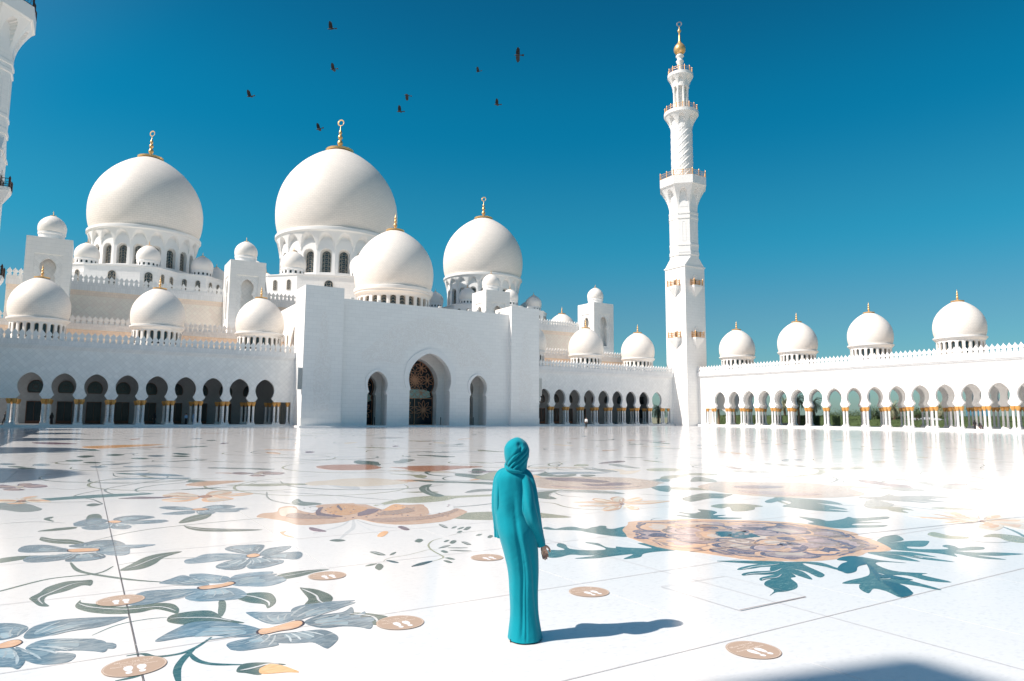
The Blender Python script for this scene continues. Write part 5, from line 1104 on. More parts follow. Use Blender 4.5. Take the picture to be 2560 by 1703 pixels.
GT = 'square niche towers on the prayer hall'
def tower(label, x0):
    t_ = thing('niche_tower', label, 'tower', (x0+3.125, 130.7, 0), 0, GT)
    hw_ = 3.125; Dp = 6.5; zt = 30.0
    MB().box(-hw_+1.7, hw_-1.7, 1.7, Dp-1.7, 10, zt-.3).obj('core', m_wall, t_)
    half = half_key(1.13, 25.2, 26.6, .80, 24.0, [(1.08, 19.3), (1.08, 23.6), (.98, 23.75), (.85, 23.85)])
    op = [(-x, z) for x, z in half]+[(x, z) for x, z in half[::-1][1:]]
    plate = MB().extrude(ccw([(1.9, 27.3), (-1.9, 27.3), (-1.9, 19.3)]+op+[(1.9, 19.3)]), (0, 0, 0), (1, 0, 0), (0, 0, 1), (0, -1, 0), .36)
    plate.box(-1.9, 1.9, 0, .36, 18.6, 19.3); plate.box(-1.4, 1.4, 1.35, 1.5, 18.8, 26.9); plate.box(-1.55, -1.4, .36, 1.5, 18.8, 27); plate.box(1.4, 1.55, .36, 1.5, 18.8, 27)
    pm = plate.mesh('niche_surround', m_diag)
    fr = MB().box(-hw_, -1.9, 0, .5, 10, zt).box(1.9, hw_, 0, .5, 10, zt).box(-1.9, 1.9, 0, .5, 27.3, zt).box(-1.9, 1.9, 0, .5, 10, 18.6)
    fm = fr.mesh('tower_face', m_wall)
    for k, (px, py, rz) in enumerate(((0, 0, 0), (-hw_, Dp/2, -pi/2), (hw_, Dp/2, pi/2), (0, Dp, pi))):
        # side faces are cut back a hair so that corners butt
        o = put('tower_face', fm, t_, (px, py, 0), rz, (1 if k in (0, 3) else (Dp-1.0)/(2*hw_), 1, 1 if k in (0, 3) else .9999))
        put('niche_surround', pm, o, (0, .14, 0))
    MB().box(-hw_+.1, hw_-.1, .1, Dp-.1, zt-.25, zt-.05).obj('tower_roof', m_trim, t_)
tower('square niche tower behind the leftmost dome at the left edge', -9.6)
tower('square niche tower rising between the leftmost and the largest great dome', 20.85)
tower('square niche tower standing just in front of the rightmost great dome', 74.4)
tower('square niche tower on the right end of the prayer hall, beside blue sky', 105.0)
GD = 'domes of the mosque'
dome('cap', 'small plain dome capping the niche tower at the left edge', -6.45, 133.95, 31.4, GD)
dome('cap', 'small plain dome capping the niche tower left of the largest dome', 24.0, 133.95, 31.4, GD)
dome('cap', 'small plain dome capping the niche tower before the rightmost great dome', 77.5, 133.95, 31.4, GD)
dome('cap', 'small plain dome capping the niche tower at the right end of the hall', 108.1, 133.95, 31.4, GD)
dome('portal', 'medium white dome over the entrance block, overlapping the largest dome', UC, 126.5, 26.5, GD)
dome('big', 'leftmost of the three great white domes, crescent on its gold finial', 8.8, 165, 40.0, GD)
dome('main', 'largest great white dome in the middle, crescent on its gold finial', UC, 165, 45.0, GD)
dome('big', 'rightmost of the three great white domes, partly behind a niche tower', 92.8, 165, 40.0, GD)
def base_block(label, cx_, f, zt):
    t_ = bpy.data.objects.new('dome_base', None); COL.objects.link(t_); t_.parent = HALL; t_.location = (cx_, 165-125.3, 0); t_['label'] = label
    q = [(-1.45, -18), (1.45, -18), (5.2, -14.4), (10.65, -14.4), (14.4, -10.65)]
    pts = []
    for k in range(4):
        c_, s_ = cos(k*pi/2), sin(k*pi/2)
        pts += [((x*c_-y*s_)*f, (x*s_+y*c_)*f) for x, y in q]
    m_ = MB(); n = len(pts); m_.v = [(x, y, 23) for x, y in pts]+[(x, y, zt) for x, y in pts]
    m_.f = [(i, (i+1) % n, n+(i+1) % n, n+i) for i in range(n)]+[tuple(range(n, 2*n))]
    m_.obj('base_wall', m_wall, t_)
    big = window_mesh('window', 1.35*f, 3.6); small = window_mesh('window', .85, 2.2, lattice=True)
    for i in range(n):
        a = pts[i]; b_ = pts[(i+1) % n]; L_ = math.hypot(b_[0]-a[0], b_[1]-a[1]); an = atan2(b_[1]-a[1], b_[0]-a[0])
        nx, ny = (b_[1]-a[1])/L_, -(b_[0]-a[0])/L_
        cnt = 1 if i % 5 in (0, 4) else 2
        for j in range(cnt):
            u = (j+1)/(cnt+1) if cnt == 1 else (.27, .73)[j]
            put('window', big if cnt == 1 else small, t_, (a[0]+(b_[0]-a[0])*u+nx*.03, a[1]+(b_[1]-a[1])*u+ny*.03, zt-(4.6 if cnt == 1 else 3.2)), an)
    MB().extrude(ccw([(x*1.0+ (.12 if x > 0 else -.12), y*1.0+(.12 if y > 0 else -.12)) for x, y in pts]), (0, 0, zt+.22), (1, 0, 0), (0, 1, 0), (0, 0, 1), .2).obj('coping', m_trim, t_)
base_block('faceted windowed base under the leftmost great dome', 8.8, 1, 30.0)
base_block('faceted windowed base under the largest great dome', UC, 1.33, 31.6)
base_block('faceted windowed base under the rightmost great dome', 92.8, 1, 30.0)
nm = {0: 'front left corner', 1: 'front', 2: 'front right corner', 3: 'right side', 4: 'back right corner', 5: 'back', 6: 'back left corner', 7: 'left side'}
for cx_, f, zt, kd, who in ((8.8, 1, 30.2, 'turret', 'leftmost great dome'), (UC, 1.33, 31.8, 'turretb', 'largest great dome'), (92.8, 1, 30.2, 'turret', 'rightmost great dome')):
    for k in range(8):
        a = radians(-135+45*k); R_ = 14.6*f if k % 2 else 14.6*f
        if kd == 'turretb' and k == 5: continue
        if k == 5: continue
        dome(kd, 'small turret dome on the %s of the base of the %s' % (nm[k], who), cx_+R_*cos(a)*(1 if k % 2 else 1.0), 165+R_*sin(a), zt+1.6*(1.25 if kd == 'turretb' else 1), GD)
wl = ('leftmost arcade dome, in front of the left niche tower', 'second arcade dome from the left, below the leftmost great dome', 'third arcade dome from the left, beside the entrance block')
for k, l in enumerate(wl): dome('wing', l, -6.444+k*4*S, 118.5, 15.3, GD)
wl = ('arcade dome just right of the entrance block, mostly hidden by it', 'arcade dome in front of the right end niche tower', 'arcade dome immediately left of the complete minaret')
for k, l in enumerate(wl): dome('wing', l, 77.617+k*4*S, 118.5, 15.3, GD)
wl = ('farthest dome on the right arcade, nearest the minaret', 'second dome from the minaret on the right arcade', 'third dome from the minaret on the right arcade', 'nearest and largest-looking dome on the right arcade')
for k, l in enumerate(wl): dome('wing', l, UR+6, 101.856-k*4*S, 15.3, GD)
for k in range(5): dome('wing', '%s dome of the near left arcade, known only by its shadow on the court' % ('nearest', 'second nearest', 'middle', 'second farthest', 'farthest')[k], UL-6, 30.0+17.0*k, 15.3, GD)
# domed roof beyond the hall on the right (seen over the parapet)
dome('wing', 'low white dome peeping over the hall parapet left of the right end niche tower', 108.6, 149, 23.6, GD)
bpy.data.objects[-1] if False else None

# ---------------------------------------------------------------- minarets
def poly_ring(n, R_, z, a0): return [(R_*cos(a0+2*pi*i/n), R_*sin(a0+2*pi*i/n), z) for i in range(n)]
def railing(m_, pts, h, post=True, th=.045):
    n = len(pts)
    for i in range(n):
        a = Vector(pts[i]); b_ = Vector(pts[(i+1) % n]); m_.bar(a+Vector((0, 0, h)), b_+Vector((0, 0, h)), th, n=4); m_.bar(a+Vector((0, 0, .12)), b_+Vector((0, 0, .12)), th, n=4)
        m_.bar(a+Vector((0, 0, h*.62)), b_+Vector((0, 0, h*.62)), th*.6, n=3)
        L_ = (b_-a).length; k = max(2, int(L_/.42))
        for j in range(1, k):
            p = a.lerp(b_, j/k); m_.bar(p+Vector((0, 0, .12)), p+Vector((0, 0, h)), th*.55, n=3)
            if j < k: q = a.lerp(b_, (j-.5)/k); q2 = a.lerp(b_, (j+.5)/k); m_.bar(q+Vector((0, 0, .2)), q2+Vector((0, 0, h*.6)), th*.5, n=3)
        if post: m_.bar(a, a+Vector((0, 0, h*1.15)), th*2.8, n=6); m_.bar(a+Vector((0, 0, h*1.15)), a+Vector((0, 0, h*1.35)), th*2.2, .01, n=6)
def minaret(label, cx_, cy_, rail):
    t_ = thing('minaret', label, 'minaret', (cx_, cy_, 0), 0, 'minarets')
    A = 3.12
    MB().box(-A, A, -A, A, 0, 35.9).obj('square_shaft', m_wall, t_)
    MB().box(-A-.1, A+.1, -A-.1, A+.1, 0, .9).obj('foot', m_trim, t_)
    MB().box(-A-.17, A+.17, -A-.17, A+.17, 35.9, 36.2).obj('cornice', m_trim, t_)
    a8 = pi/8; m_ = MB(); lo = [(A, -A), (A, A), (-A, A), (-A, -A)]
    o8 = poly_ring(8, 3.42, 38.3, a8)
    m_.v = [(x, y, 36.2) for x, y in lo]+o8
    # square to octagon: four trapezoids on the flats, four triangles at the corners
    for q, (i, j) in enumerate(((3, 0), (0, 1), (1, 2), (2, 3))):
        pass
    m_.f = [(0, 1, 4, 4+7), (1, 2, 4+2, 4+1), (2, 3, 4+4, 4+3), (3, 0, 4+6, 4+5), (1, 4+1, 4), (2, 4+3, 4+2), (3, 4+5, 4+4), (0, 4+7, 4+6)]
    m_.obj('chamfered_transition', m_wall, t_)
    prof = [(3.42, 38.3), (3.42, 38.7), (3.58, 38.75), (3.58, 39.5), (3.44, 39.6), (3.44, 40.9), (3.56, 41.0), (3.56, 41.4), (3.42, 41.5), (3.42, 47.2), (3.56, 47.3), (3.56, 47.75), (3.46, 47.85), (3.46, 48.3), (3.58, 48.4), (3.58, 48.8), (3.42, 48.9), (3.42, 54.0)]
    MB().lathe(prof, 8, a0=a8, close=True).obj('octagonal_shaft', m_wall, t_)
    nm_ = MB()
    o = arch_outline(.72, 0, 4.6); 
    fr = MB()
    for i in range(len(o)): a, b_ = o[i], o[(i+1) % len(o)]; nm_.bar((a[0], 0, a[1]), (b_[0], 0, b_[1]), .07, n=4)
    niche = nm_.mesh('blind_niche', m_trim)
    for i in range(8):
        a = 2*pi*i/8; r_ = 3.42*cos(a8)-.01; put('blind_niche', niche, t_, (r_*cos(a), r_*sin(a), 42.0), a+pi/2)
    # first balcony: octagonal flare with keyhole-like recesses
    def flare8(r0, r1, z0, z1, n_side, name, per=26, nz=18, lip=1.2, round_=False):
        m2 = MB(); N_ = n_side*per
        for j in range(nz+1):
            tz = j/nz; z = z0+(z1-z0)*tz
            for i in range(N_):
                u = ((i % per)/per-.5); ang = 2*pi*i/N_+a8
                k_ = 1 if round_ else cos(pi/n_side)/cos(u*2*pi/n_side)
                full = r0+(r1-r0)*(tz**1.7); rf = full
                if abs(u) < .34:
                    zt = (1-abs(u/.34)**2.2)**.5*.86
                    if tz < zt: rf = r0+.02+(full-r0)*.12
                m2.v.append((rf*k_*cos(ang), rf*k_*sin(ang), z))
        for j in range(nz):
            for i in range(N_): q = (i+1) % N_; m2.f.append((j*N_+i, j*N_+q, (j+1)*N_+q, (j+1)*N_+i))
        return m2.obj(name, m_trim, t_)
    flare8(3.44, 5.35, 50.0, 54.8, 8, 'balcony_corbel')
    MB().lathe([(5.45, 54.8), (5.62, 55.0), (5.62, 56.9), (3, 56.9)], 8, a0=a8).obj('balcony', m_trim, t_)
    r = MB(); railing(r, poly_ring(16, 5.42, 56.9, a8) if False else sum([[Vector(a), Vector(a).lerp(Vector(b_), .5)] for a, b_ in zip(poly_ring(8, 5.5, 56.9, a8), poly_ring(8, 5.5, 56.9, a8+pi/4))], []), 1.25); r.obj('railing', rail, t_)
    # spiral shaft
    m2 = MB(); N_ = 120; nz = 60; nr = 10
    for j in range(nz+1):
        z = 56.9+13.3*j/nz
        for i in range(N_):
            ph = (nr*(i/N_)-nr*(z-56.9)/17.0) % 1.0; e_ = .10 if ph < .10 else .085*(ph-.1)/.9*0
            rr = 2.48+e_-.05*abs(ph-.55); m2.v.append((rr*cos(2*pi*i/N_), rr*sin(2*pi*i/N_), z))
    for j in range(nz):
        for i in range(N_): q = (i+1) % N_; m2.f.append((j*N_+i, j*N_+q, (j+1)*N_+q, (j+1)*N_+i))
    m2.obj('spiral_ribbed_shaft', m_trim, t_)
    flare8(2.50, 3.9, 69.4, 72.9, 8, 'balcony_corbel', round_=True)
    MB().lathe([(3.9, 72.8), (4.0, 72.95), (4.0, 73.7), (2, 73.7)], 48).obj('balcony', m_trim, t_)
    r = MB(); railing(r, poly_ring(16, 3.78, 73.7, .1), 1.15, th=.04); r.obj('railing', rail, t_)
    MB().lathe([(1.25, 73.7), (1.25, 80.2)], 8).obj('lantern_core', m_wall, t_)
    cm = auto(MB().lathe([(.36, 0), (.26, .3), (.26, 5.6), (.36, 5.8), (.40, 6.5)], 14).mesh('lantern_column', m_trim), 40)
    for i in range(8): a = 2*pi*(i+.5)/8; put('lantern_column', cm, t_, (1.62*cos(a), 1.62*sin(a), 73.7))
    flare8(1.95, 2.9, 80.0, 82.5, 8, 'balcony_corbel', round_=True, per=18, nz=12)
    MB().lathe([(2.9, 82.5), (2.98, 82.6), (2.98, 83.3), (1, 83.3)], 40).obj('balcony', m_trim, t_)
    MB().lathe([(2.0, 80.0), (1.9, 80.3), (1.0, 80.5)], 24).obj('lantern_ring', m_trim, t_)
    r = MB(); railing(r, poly_ring(12, 2.75, 83.3, .1), 1.15, th=.04); r.obj('railing', rail, t_)
    auto(MB().lathe([(.75, 83.3), (.60, 84.4), (.50, 85.2), (.62, 86.1), (.90, 86.7), (.93, 86.85), (.62, 87.15), (.60, 87.4), (.72, 87.75), (.97, 88.05), (.97, 88.15), (.6, 88.6), (.45, 88.75)], 28).obj('baluster_neck', m_trim, t_).data, 60)
    auto(MB().lathe([(.4, 88.6), (.78, 88.72), (1.12, 89.0), (1.34, 89.4), (1.40, 89.8), (1.34, 90.25), (1.1, 90.75), (.72, 91.2), (.42, 91.6), (.29, 92.1), (.24, 93.2), (.14, 93.9), (.2, 94.1), (.42, 94.45), (.43, 94.65), (.25, 95.0), (.10, 95.3), (.04, 95.7), (.01, 95.75)], 32).obj('gilded_bulb', m_gold, t_).data, 50)
    m3 = MB(); n = 28; k = 0
    for i in range(n):
        a = 2*pi*i/n; wd = .14+.10*(1+sin(a-.9))/2
        for p, q in ((.62-wd, -.05), (.64, -.05), (.64, .05), (.62-wd, .05)): m3.v.append((p*cos(a)*.72, -p*cos(a)*.69+q, 96.36+p*sin(a)))
    for i in range(n):
        j = (i+1) % n
        for q in range(4): q2 = (q+1) % 4; m3.f.append((i*4+q, i*4+q2, j*4+q2, j*4+q))
    m3.obj('crescent', m_silver, t_)
    # small box balconies, two to a face
    br = MB(); hwb = 1.36
    br.box(-hwb, hwb, -1.05, 0, 0, .22); br.box(-hwb-.06, hwb+.06, -1.1, 0, .22, .42)
    k = len(br.v); br.v += [(-hwb, -1.05, 0), (hwb, -1.05, 0), (hwb, 0, 0), (-hwb, 0, 0), (0, -.02, -2.2)]
    br.f += [(k, k+4, k+1), (k+1, k+4, k+2), (k+3, k+4, k)]
    bm_ = br.mesh('box_balcony', m_trim)
    rl = MB(); P = [Vector((-hwb, -.02, .42)), Vector((-hwb, -1.02, .42)), Vector((hwb, -1.02, .42)), Vector((hwb, -.02, .42))]
    railing(rl, P, 1.15, th=.05); rm = rl.mesh('balcony_rail', rail)
    nch = MB().extrude(arch_outline(1.0, .42, 2.9), (0, -.02, 0), (1, 0, 0), (0, 0, 1), (0, -1, 0), .02)
    o = arch_outline(1.0, .42, 2.9)
    for i in range(len(o)): a, b_ = o[i], o[(i+1) % len(o)]; nch.bar((a[0], -.03, a[1]), (b_[0], -.03, b_[1]), .06, n=4)
    nmh = nch.mesh('balcony_doorway', m_wall)
    dk = MB().box(-.3, .3, -.05, -.03, .42, 1.9).mesh('dark_door', m_post)
    for z in (19.3, 31.2):
        for px, py, rz in ((-A, 0, -pi/2), (0, -A, 0), (A, 0, pi/2)):
            o = put('box_balcony', bm_, t_, (px, py, z), rz); put('balcony_rail', rm, o); put('balcony_doorway', nmh, o); put('dark_door', dk, o)
    return t_
minaret('complete white minaret with gold-tipped spire at the corner of the two right arcades', 116.1, 111.08, m_rail)
minaret('cropped dark-railed minaret cut off by the left edge of the photo', 2*UC-116.1, 111.08, m_raild)
# short wall between the minaret and the right arcade
# ---------------------------------------------------------------- people
def skin_mesh(name, verts, edges, radii, mat, root=0, sub=1):
    me = bpy.data.meshes.new(name+'_base'); me.from_pydata(verts, edges, [])
    ob = bpy.data.objects.new(name+'_tmp', me); COL.objects.link(ob)
    md = ob.modifiers.new('s', 'SKIN'); md.use_smooth_shade = True
    for i, r_ in enumerate(radii):
        v = me.skin_vertices[0].data[i]; v.radius = (r_, r_) if not isinstance(r_, tuple) else r_; v.use_root = (i == root)
    s_ = ob.modifiers.new('u', 'SUBSURF'); s_.levels = sub; s_.render_levels = sub
    dg = bpy.context.evaluated_depsgraph_get(); out = bpy.data.meshes.new_from_object(ob.evaluated_get(dg)); out.name = name
    bpy.data.objects.remove(ob); out.materials.clear(); out.materials.append(mat)
    for p in out.polygons: p.use_smooth = True
    return out
def body_graph(J):
    """J: dict of joints; returns verts, edges, radii for a body with five-fingered hands"""
    V = []; Ed = []; Rr = []
    def add(p, r_, par=None):
        V.append(tuple(p)); Rr.append(r_)
        if par is not None: Ed.append((par, len(V)-1))
        return len(V)-1
    pel = add(J['pelvis'], .105); wa = add(J['waist'], .088, pel); ch = add(J['chest'], .105, wa); nk = add(J['neck'], .05, ch)
    hd = add(J['head0'], .062, nk); h1 = add(J['head1'], .088, hd); h2 = add(J['head2'], .080, h1)
    for s_ in 'LR':
        sh = add(J['sh'+s_], .052, ch); el = add(J['el'+s_], .036, sh); wr = add(J['wr'+s_], .022, el)
        d = (Vector(J['hd'+s_])-Vector(J['wr'+s_])).normalized(); up = Vector(J.get('palm', (0, 1, 0)))
        side = d.cross(up).normalized(); pc = Vector(J['wr'+s_])+d*.05; pm = add(pc, (.030, .016), wr)
        for q, (off, ln) in enumerate(((-.021, .062), (-.007, .074), (.008, .070), (.022, .055))):
            k0 = pc+d*.035+side*off; k1 = k0+d*ln*.45; k2 = k1+(d*.8-up*.6).normalized()*ln*.35; k3 = k2+(d*.4-up*.9).normalized()*ln*.25
            a = add(k0, .0095, pm); a = add(k1, .0085, a); a = add(k2, .0078, a); add(k3, .006, a)
        k0 = pc-d*.01+side*.032; a = add(k0, .0105, pm); a = add(k0+d*.03+side*.018-up*.008, .0095, a); add(k0+d*.055+side*.014-up*.022, .0075, a)
        hp = add(J['hp'+s_], .085, pel); kn = add(J['kn'+s_], .052, hp); an = add(J['an'+s_], .034, kn); add(J['to'+s_], .030, an)
    return V, Ed, Rr
def std(h=1.65, lean=0):
    k = h/1.65
    J = dict(pelvis=(0, 0, .93), waist=(0, 0, 1.06), chest=(0, 0, 1.25), neck=(0, 0, 1.42), head0=(0, .01, 1.48), head1=(0, .02, 1.555), head2=(0, .01, 1.60))
    for s_, g in (('L', -1), ('R', 1)):
        J['sh'+s_] = (g*.165, 0, 1.35); J['el'+s_] = (g*.21, -.01, 1.08); J['wr'+s_] = (g*.22, .05, .86); J['hd'+s_] = (g*.22, .07, .70)
        J['hp'+s_] = (g*.085, 0, .88); J['kn'+s_] = (g*.09, .01, .48); J['an'+s_] = (g*.09, 0, .07); J['to'+s_] = (g*.10, .13, .03)
    return {a: tuple(x*k for x in b_) for a, b_ in J.items()}

# --- the woman in teal
m_teal, t, b = M('teal_crepe', (.0, .265, .335), .85, 0, .12)
b.inputs['Sheen Weight'].default_value = .15
g = nd(t, 'ShaderNodeTexCoord'); no = nd(t, 'ShaderNodeTexNoise'); no.inputs['Scale'].default_value = 140; no.inputs['Detail'].default_value = 2; t.links.new(g.outputs['Object'], no.inputs['Vector'])
n2_ = nd(t, 'ShaderNodeTexNoise'); n2_.inputs['Scale'].default_value = 5; n2_.inputs['Detail'].default_value = 4; n2_.inputs['Distortion'].default_value = 1.5; t.links.new(g.outputs['Object'], n2_.inputs['Vector'])
bp = nd(t, 'ShaderNodeBump'); bp.inputs['Strength'].default_value = .08; bp.inputs['Distance'].default_value = .003; t.links.new(no.outputs[0], bp.inputs['Height'])
b2 = nd(t, 'ShaderNodeBump'); b2.inputs['Strength'].default_value = .3; b2.inputs['Distance'].default_value = .03; t.links.new(n2_.outputs[0], b2.inputs['Height']); t.links.new(bp.outputs[0], b2.inputs['Normal']); t.links.new(b2.outputs[0], b.inputs['Normal'])
PX, PY = 3.27, 5.04
# local frame: +x across the picture to the right, +y away from the camera
WO = thing('person', 'woman in a long teal robe and matching headscarf seen from behind, standing alone', 'person', (PX, PY, 0), -atan2(PX, PY))
J = std(1.66)
sx = -.08
for k_ in list(J):
    x, y, z = J[k_]; ln = -.075*min(1, max(0, (z-.1)/1.1)); J[k_] = (x+ln, y, z)
J['shR'] = (.035, .02, 1.32); J['elR'] = (.075, -.01, 1.04); J['wrR'] = (.155, .04, .79); J['hdR'] = (.185, .06, .66)
J['shL'] = (-.205, .02, 1.31); J['elL'] = (-.215, .03, 1.14); J['wrL'] = (-.220, .06, 1.05); J['hdL'] = (-.224, .09, .92)
J['hpL'] = (-.10, .02, .86); J['hpR'] = (-.03, .02, .86); J['knL'] = (-.055, .03, .47); J['knR'] = (.035, .03, .47); J['anL'] = (-.05, .03, .07); J['anR'] = (.06, .03, .07); J['toL'] = (-.085, .03, .030); J['toR'] = (.07, .12, .030)
J['palm'] = (0, 1, 0)
V, Ed, Rr = body_graph(J)
Rr = [r_*.66 if not isinstance(r_, tuple) and V[i][2] < .95 and r_ > .03 and abs(V[i][0]+.04) < .09 else r_ for i, r_ in enumerate(Rr)]
body = put('body', skin_mesh('body', V, Ed, Rr, m_skin, 0, 2), WO)
# simple face on the far side of the head
f_ = MB(); hx, hz = -.075, 1.555
f_.lathe([(.013, 0), (.016, .012), (.010, .03), (.005, .045), (.001, .05)], 8, (hx, .115, hz-.035)); f_.obj('nose', m_skin, body, smooth=True)
for s_ in (-1, 1): MB().lathe([(.001, -.008), (.011, -.004), (.012, 0), (.011, .004), (.001, .008)], 10, (hx+s_*.033, .092, hz+.02)).obj('eye', m_hair, body)
MB().box(hx-.022, hx+.022, .098, .106, hz-.062, hz-.052).obj('mouth', m_skin, body)
def grid_cloth(name, rows, N_, foldf, mat, parent, cap_top=False, thick=.004):
    """rows: (z, cx, cy, ax, ay) ; foldf(theta, z) -> radial factor"""
    rows = spline(rows, False, 5); m_ = MB()
    for z, cx_, cy_, ax_, ay_ in rows:
        for i in range(N_):
            t_ = 2*pi*i/N_; k_ = 1+foldf(t_, z); m_.v.append((cx_+ax_*k_*cos(t_), cy_+ay_*k_*sin(t_), z))
    for j in range(len(rows)-1):
        for i in range(N_): q = (i+1) % N_; m_.f.append((j*N_+i, j*N_+q, (j+1)*N_+q, (j+1)*N_+i))
    if cap_top: m_.f.append(tuple((len(rows)-1)*N_+i for i in range(N_)))
    me = m_.mesh(name, mat, True); o = put(name, me, parent); return o
def fold(t_, z):
    lo = max(0, 1-z/1.25)
    f = (.024*sin(3*t_+1.0+2.2*z)+.007*sin(7*t_-3.1*z+.5))*lo*(1 if z > .25 else .8)
    f += .0
    # hanging pleats from the left shoulder blade and a deep crease down the back
    d = (t_-4.55-.22*sin(z*1.3)+pi) % (2*pi)-pi; f -= .09*math.exp(-(d/.13)**2)*min(1, max(0, (1.28-z)/.3))*min(1, z/.12)
    d = (t_-4.15-.45*(z-.7)+pi) % (2*pi)-pi; f += .035*math.exp(-(d/.22)**2)*min(1, z/.3); d = (t_-4.80-.10*sin(3*z)+pi) % (2*pi)-pi; f -= .050*math.exp(-(d/.07)**2)*max(0, min(1, (.95-z)/.25))*min(1, z/.05)
    d = (t_-5.15+.5*(z-.5)+pi) % (2*pi)-pi; f += .05*math.exp(-(d/.25)**2)*min(1, max(0, (1.1-z)/.3))
    d = (t_-5.6+.9*(z-.4)+pi) % (2*pi)-pi; f -= .10*math.exp(-(d/.16)**2)*max(0, 1-abs(z-.45)/.5)
    if z > 1.05: f += .035*sin(7*t_+9*z)*(1-(z-1.05)/.35)
    return f
grid_cloth('robe', [(0.012, 0.008, 0.02, 0.148, 0.173), (0.06, 0.006, 0.02, 0.14, 0.161), (0.2, 0.002, 0.02, 0.122, 0.137), (0.36, -0.004, 0.02, 0.122, 0.137), (0.55, -0.008, 0.02, 0.132, 0.144), (0.72, -0.03, 0.015, 0.15, 0.159), (0.88, -0.06, 0.01, 0.166, 0.171), (1.02, -0.08, 0.005, 0.166, 0.135), (1.16, -0.092, 0.0, 0.158, 0.128), (1.28, -0.098, 0.0, 0.16, 0.12), (1.345, -0.098, 0.0, 0.15, 0.113), (1.385, -0.094, 0.0, 0.115, 0.097), (1.42, -0.088, 0.0, 0.08, 0.079)], 160, fold, m_teal, WO)
def sleeve(name, P, Rr_, n=40, seed=0, amp=.12):
    P = spline([tuple(p)+tuple(r_) for p, r_ in zip(P, Rr_)], False, 6); m_ = MB(); N_ = n
    Q = [Vector(p[:3]) for p in P]; prev = Vector((1, 0, 0))
    for i, p in enumerate(Q):
        d = (Q[min(i+1, len(Q)-1)]-Q[max(i-1, 0)]).normalized(); u = (prev-d*prev.dot(d)).normalized(); prev = u; w_ = d.cross(u)
        tt = i/(len(Q)-1)
        for j in range(N_):
            a = 2*pi*j/N_; f = 1+amp*sin(3*a+seed+3*tt)+amp*.6*sin(5*a-seed*2+6*tt)+amp*.45*sin(8*a+10*tt+seed)
            # cuff seam
            if .80 < tt < .82: f += .05
            m_.v.append(tuple(p+u*cos(a)*P[i][3]*f+w_*sin(a)*P[i][4]*f))
    for i in range(len(Q)-1):
        for j in range(N_): q = (j+1) % N_; m_.f.append((i*N_+j, i*N_+q, (i+1)*N_+q, (i+1)*N_+j))
    m_.f.append(tuple(N_-1-j for j in range(N_)))
    return put(name, m_.mesh(name, m_teal, True), WO)
sleeve('sleeve', [(-.045, .0, 1.375), (.0, -.01, 1.345), (.026, -.03, 1.25), (.040, -.05, 1.12), (.060, -.055, 1.02), (.090, -.03, .92), (.118, .0, .84), (.138, .02, .775)], [(.055, .045), (.068, .075), (.072, .100), (.078, .112), (.074, .095), (.062, .066), (.052, .056), (.050, .054)], seed=1, amp=.09)
sleeve('sleeve', [(-.14, .01, 1.375), (-.19, .01, 1.34), (-.212, .01, 1.24), (-.222, .03, 1.10), (-.222, .07, .98), (-.226, .11, .90), (-.228, .13, .83)], [(.055, .045), (.062, .075), (.058, .085), (.052, .085), (.042, .075), (.034, .065), (.032, .062)], seed=2.5)
# a fall of cloth under the right arm
sleeve('underarm_drape', [(.00, -.06, 1.26), (-.005, -.085, 1.16), (.005, -.085, 1.06), (.035, -.07, .98)], [(.012, .02), (.020, .035), (.026, .04), (.01, .014)], seed=.4)
def hood(t_, z):
    f = 0
    # cloth wound from the right temple down and round to the left of the neck
    for off, am in ((-.1, .045), (.42, .05), (.95, .045), (1.5, .035)):
        d = (t_-(5.55+off)+(1.60-z)*11.0+pi) % (2*pi)-pi; g_ = min(1, max(0, (1.63-z)/.05))*min(1, max(0, (z-1.37)/.04))
        f += am*math.exp(-(d/.20)**2)*g_; f -= am*1.9*math.exp(-((d+.26)/.075)**2)*g_
    # knot hollow high on the back, with a flap of cloth falling from it
    d = (t_-4.98+pi) % (2*pi)-pi; f -= .24*math.exp(-(d/.26)**2)*math.exp(-((z-1.628)/.022)**2)
    d = (t_-4.62-(z-1.56)*3.2+pi) % (2*pi)-pi; w_ = max(0, min(1, (1.65-z)/.03))*max(0, min(1, (z-1.47)/.05))
    f += .075*w_*max(0, 1-abs(d)/.34)-.05*w_*math.exp(-((d-.40)/.07)**2)
    return f
grid_cloth('headscarf', [(1.325, -.088, .0, .098, .086), (1.36, -.080, .0, .092, .088), (1.39, -.074, .0, .090, .090), (1.42, -.070, .002, .090, .092), (1.465, -.070, .004, .094, .102), (1.51, -.070, .006, .103, .113), (1.555, -.070, .008, .108, .122), (1.60, -.070, .006, .105, .119), (1.64, -.068, .0, .086, .098), (1.668, -.066, -.004, .055, .062), (1.684, -.064, -.006, .022, .026), (1.688, -.064, -.006, .004, .004)], 220, hood, m_teal, WO, True)
sleeve('scarf_roll', [(-.165, -.01, 1.462), (-.160, -.06, 1.435), (-.125, -.098, 1.412), (-.07, -.104, 1.398), (-.02, -.088, 1.395)], [(.006, .010), (.011, .018), (.013, .021), (.010, .017), (.003, .006)], seed=4)
MB().box(-.115, -.070, -.09, -.02, 0, .022).obj('shoe', m_hair, WO)

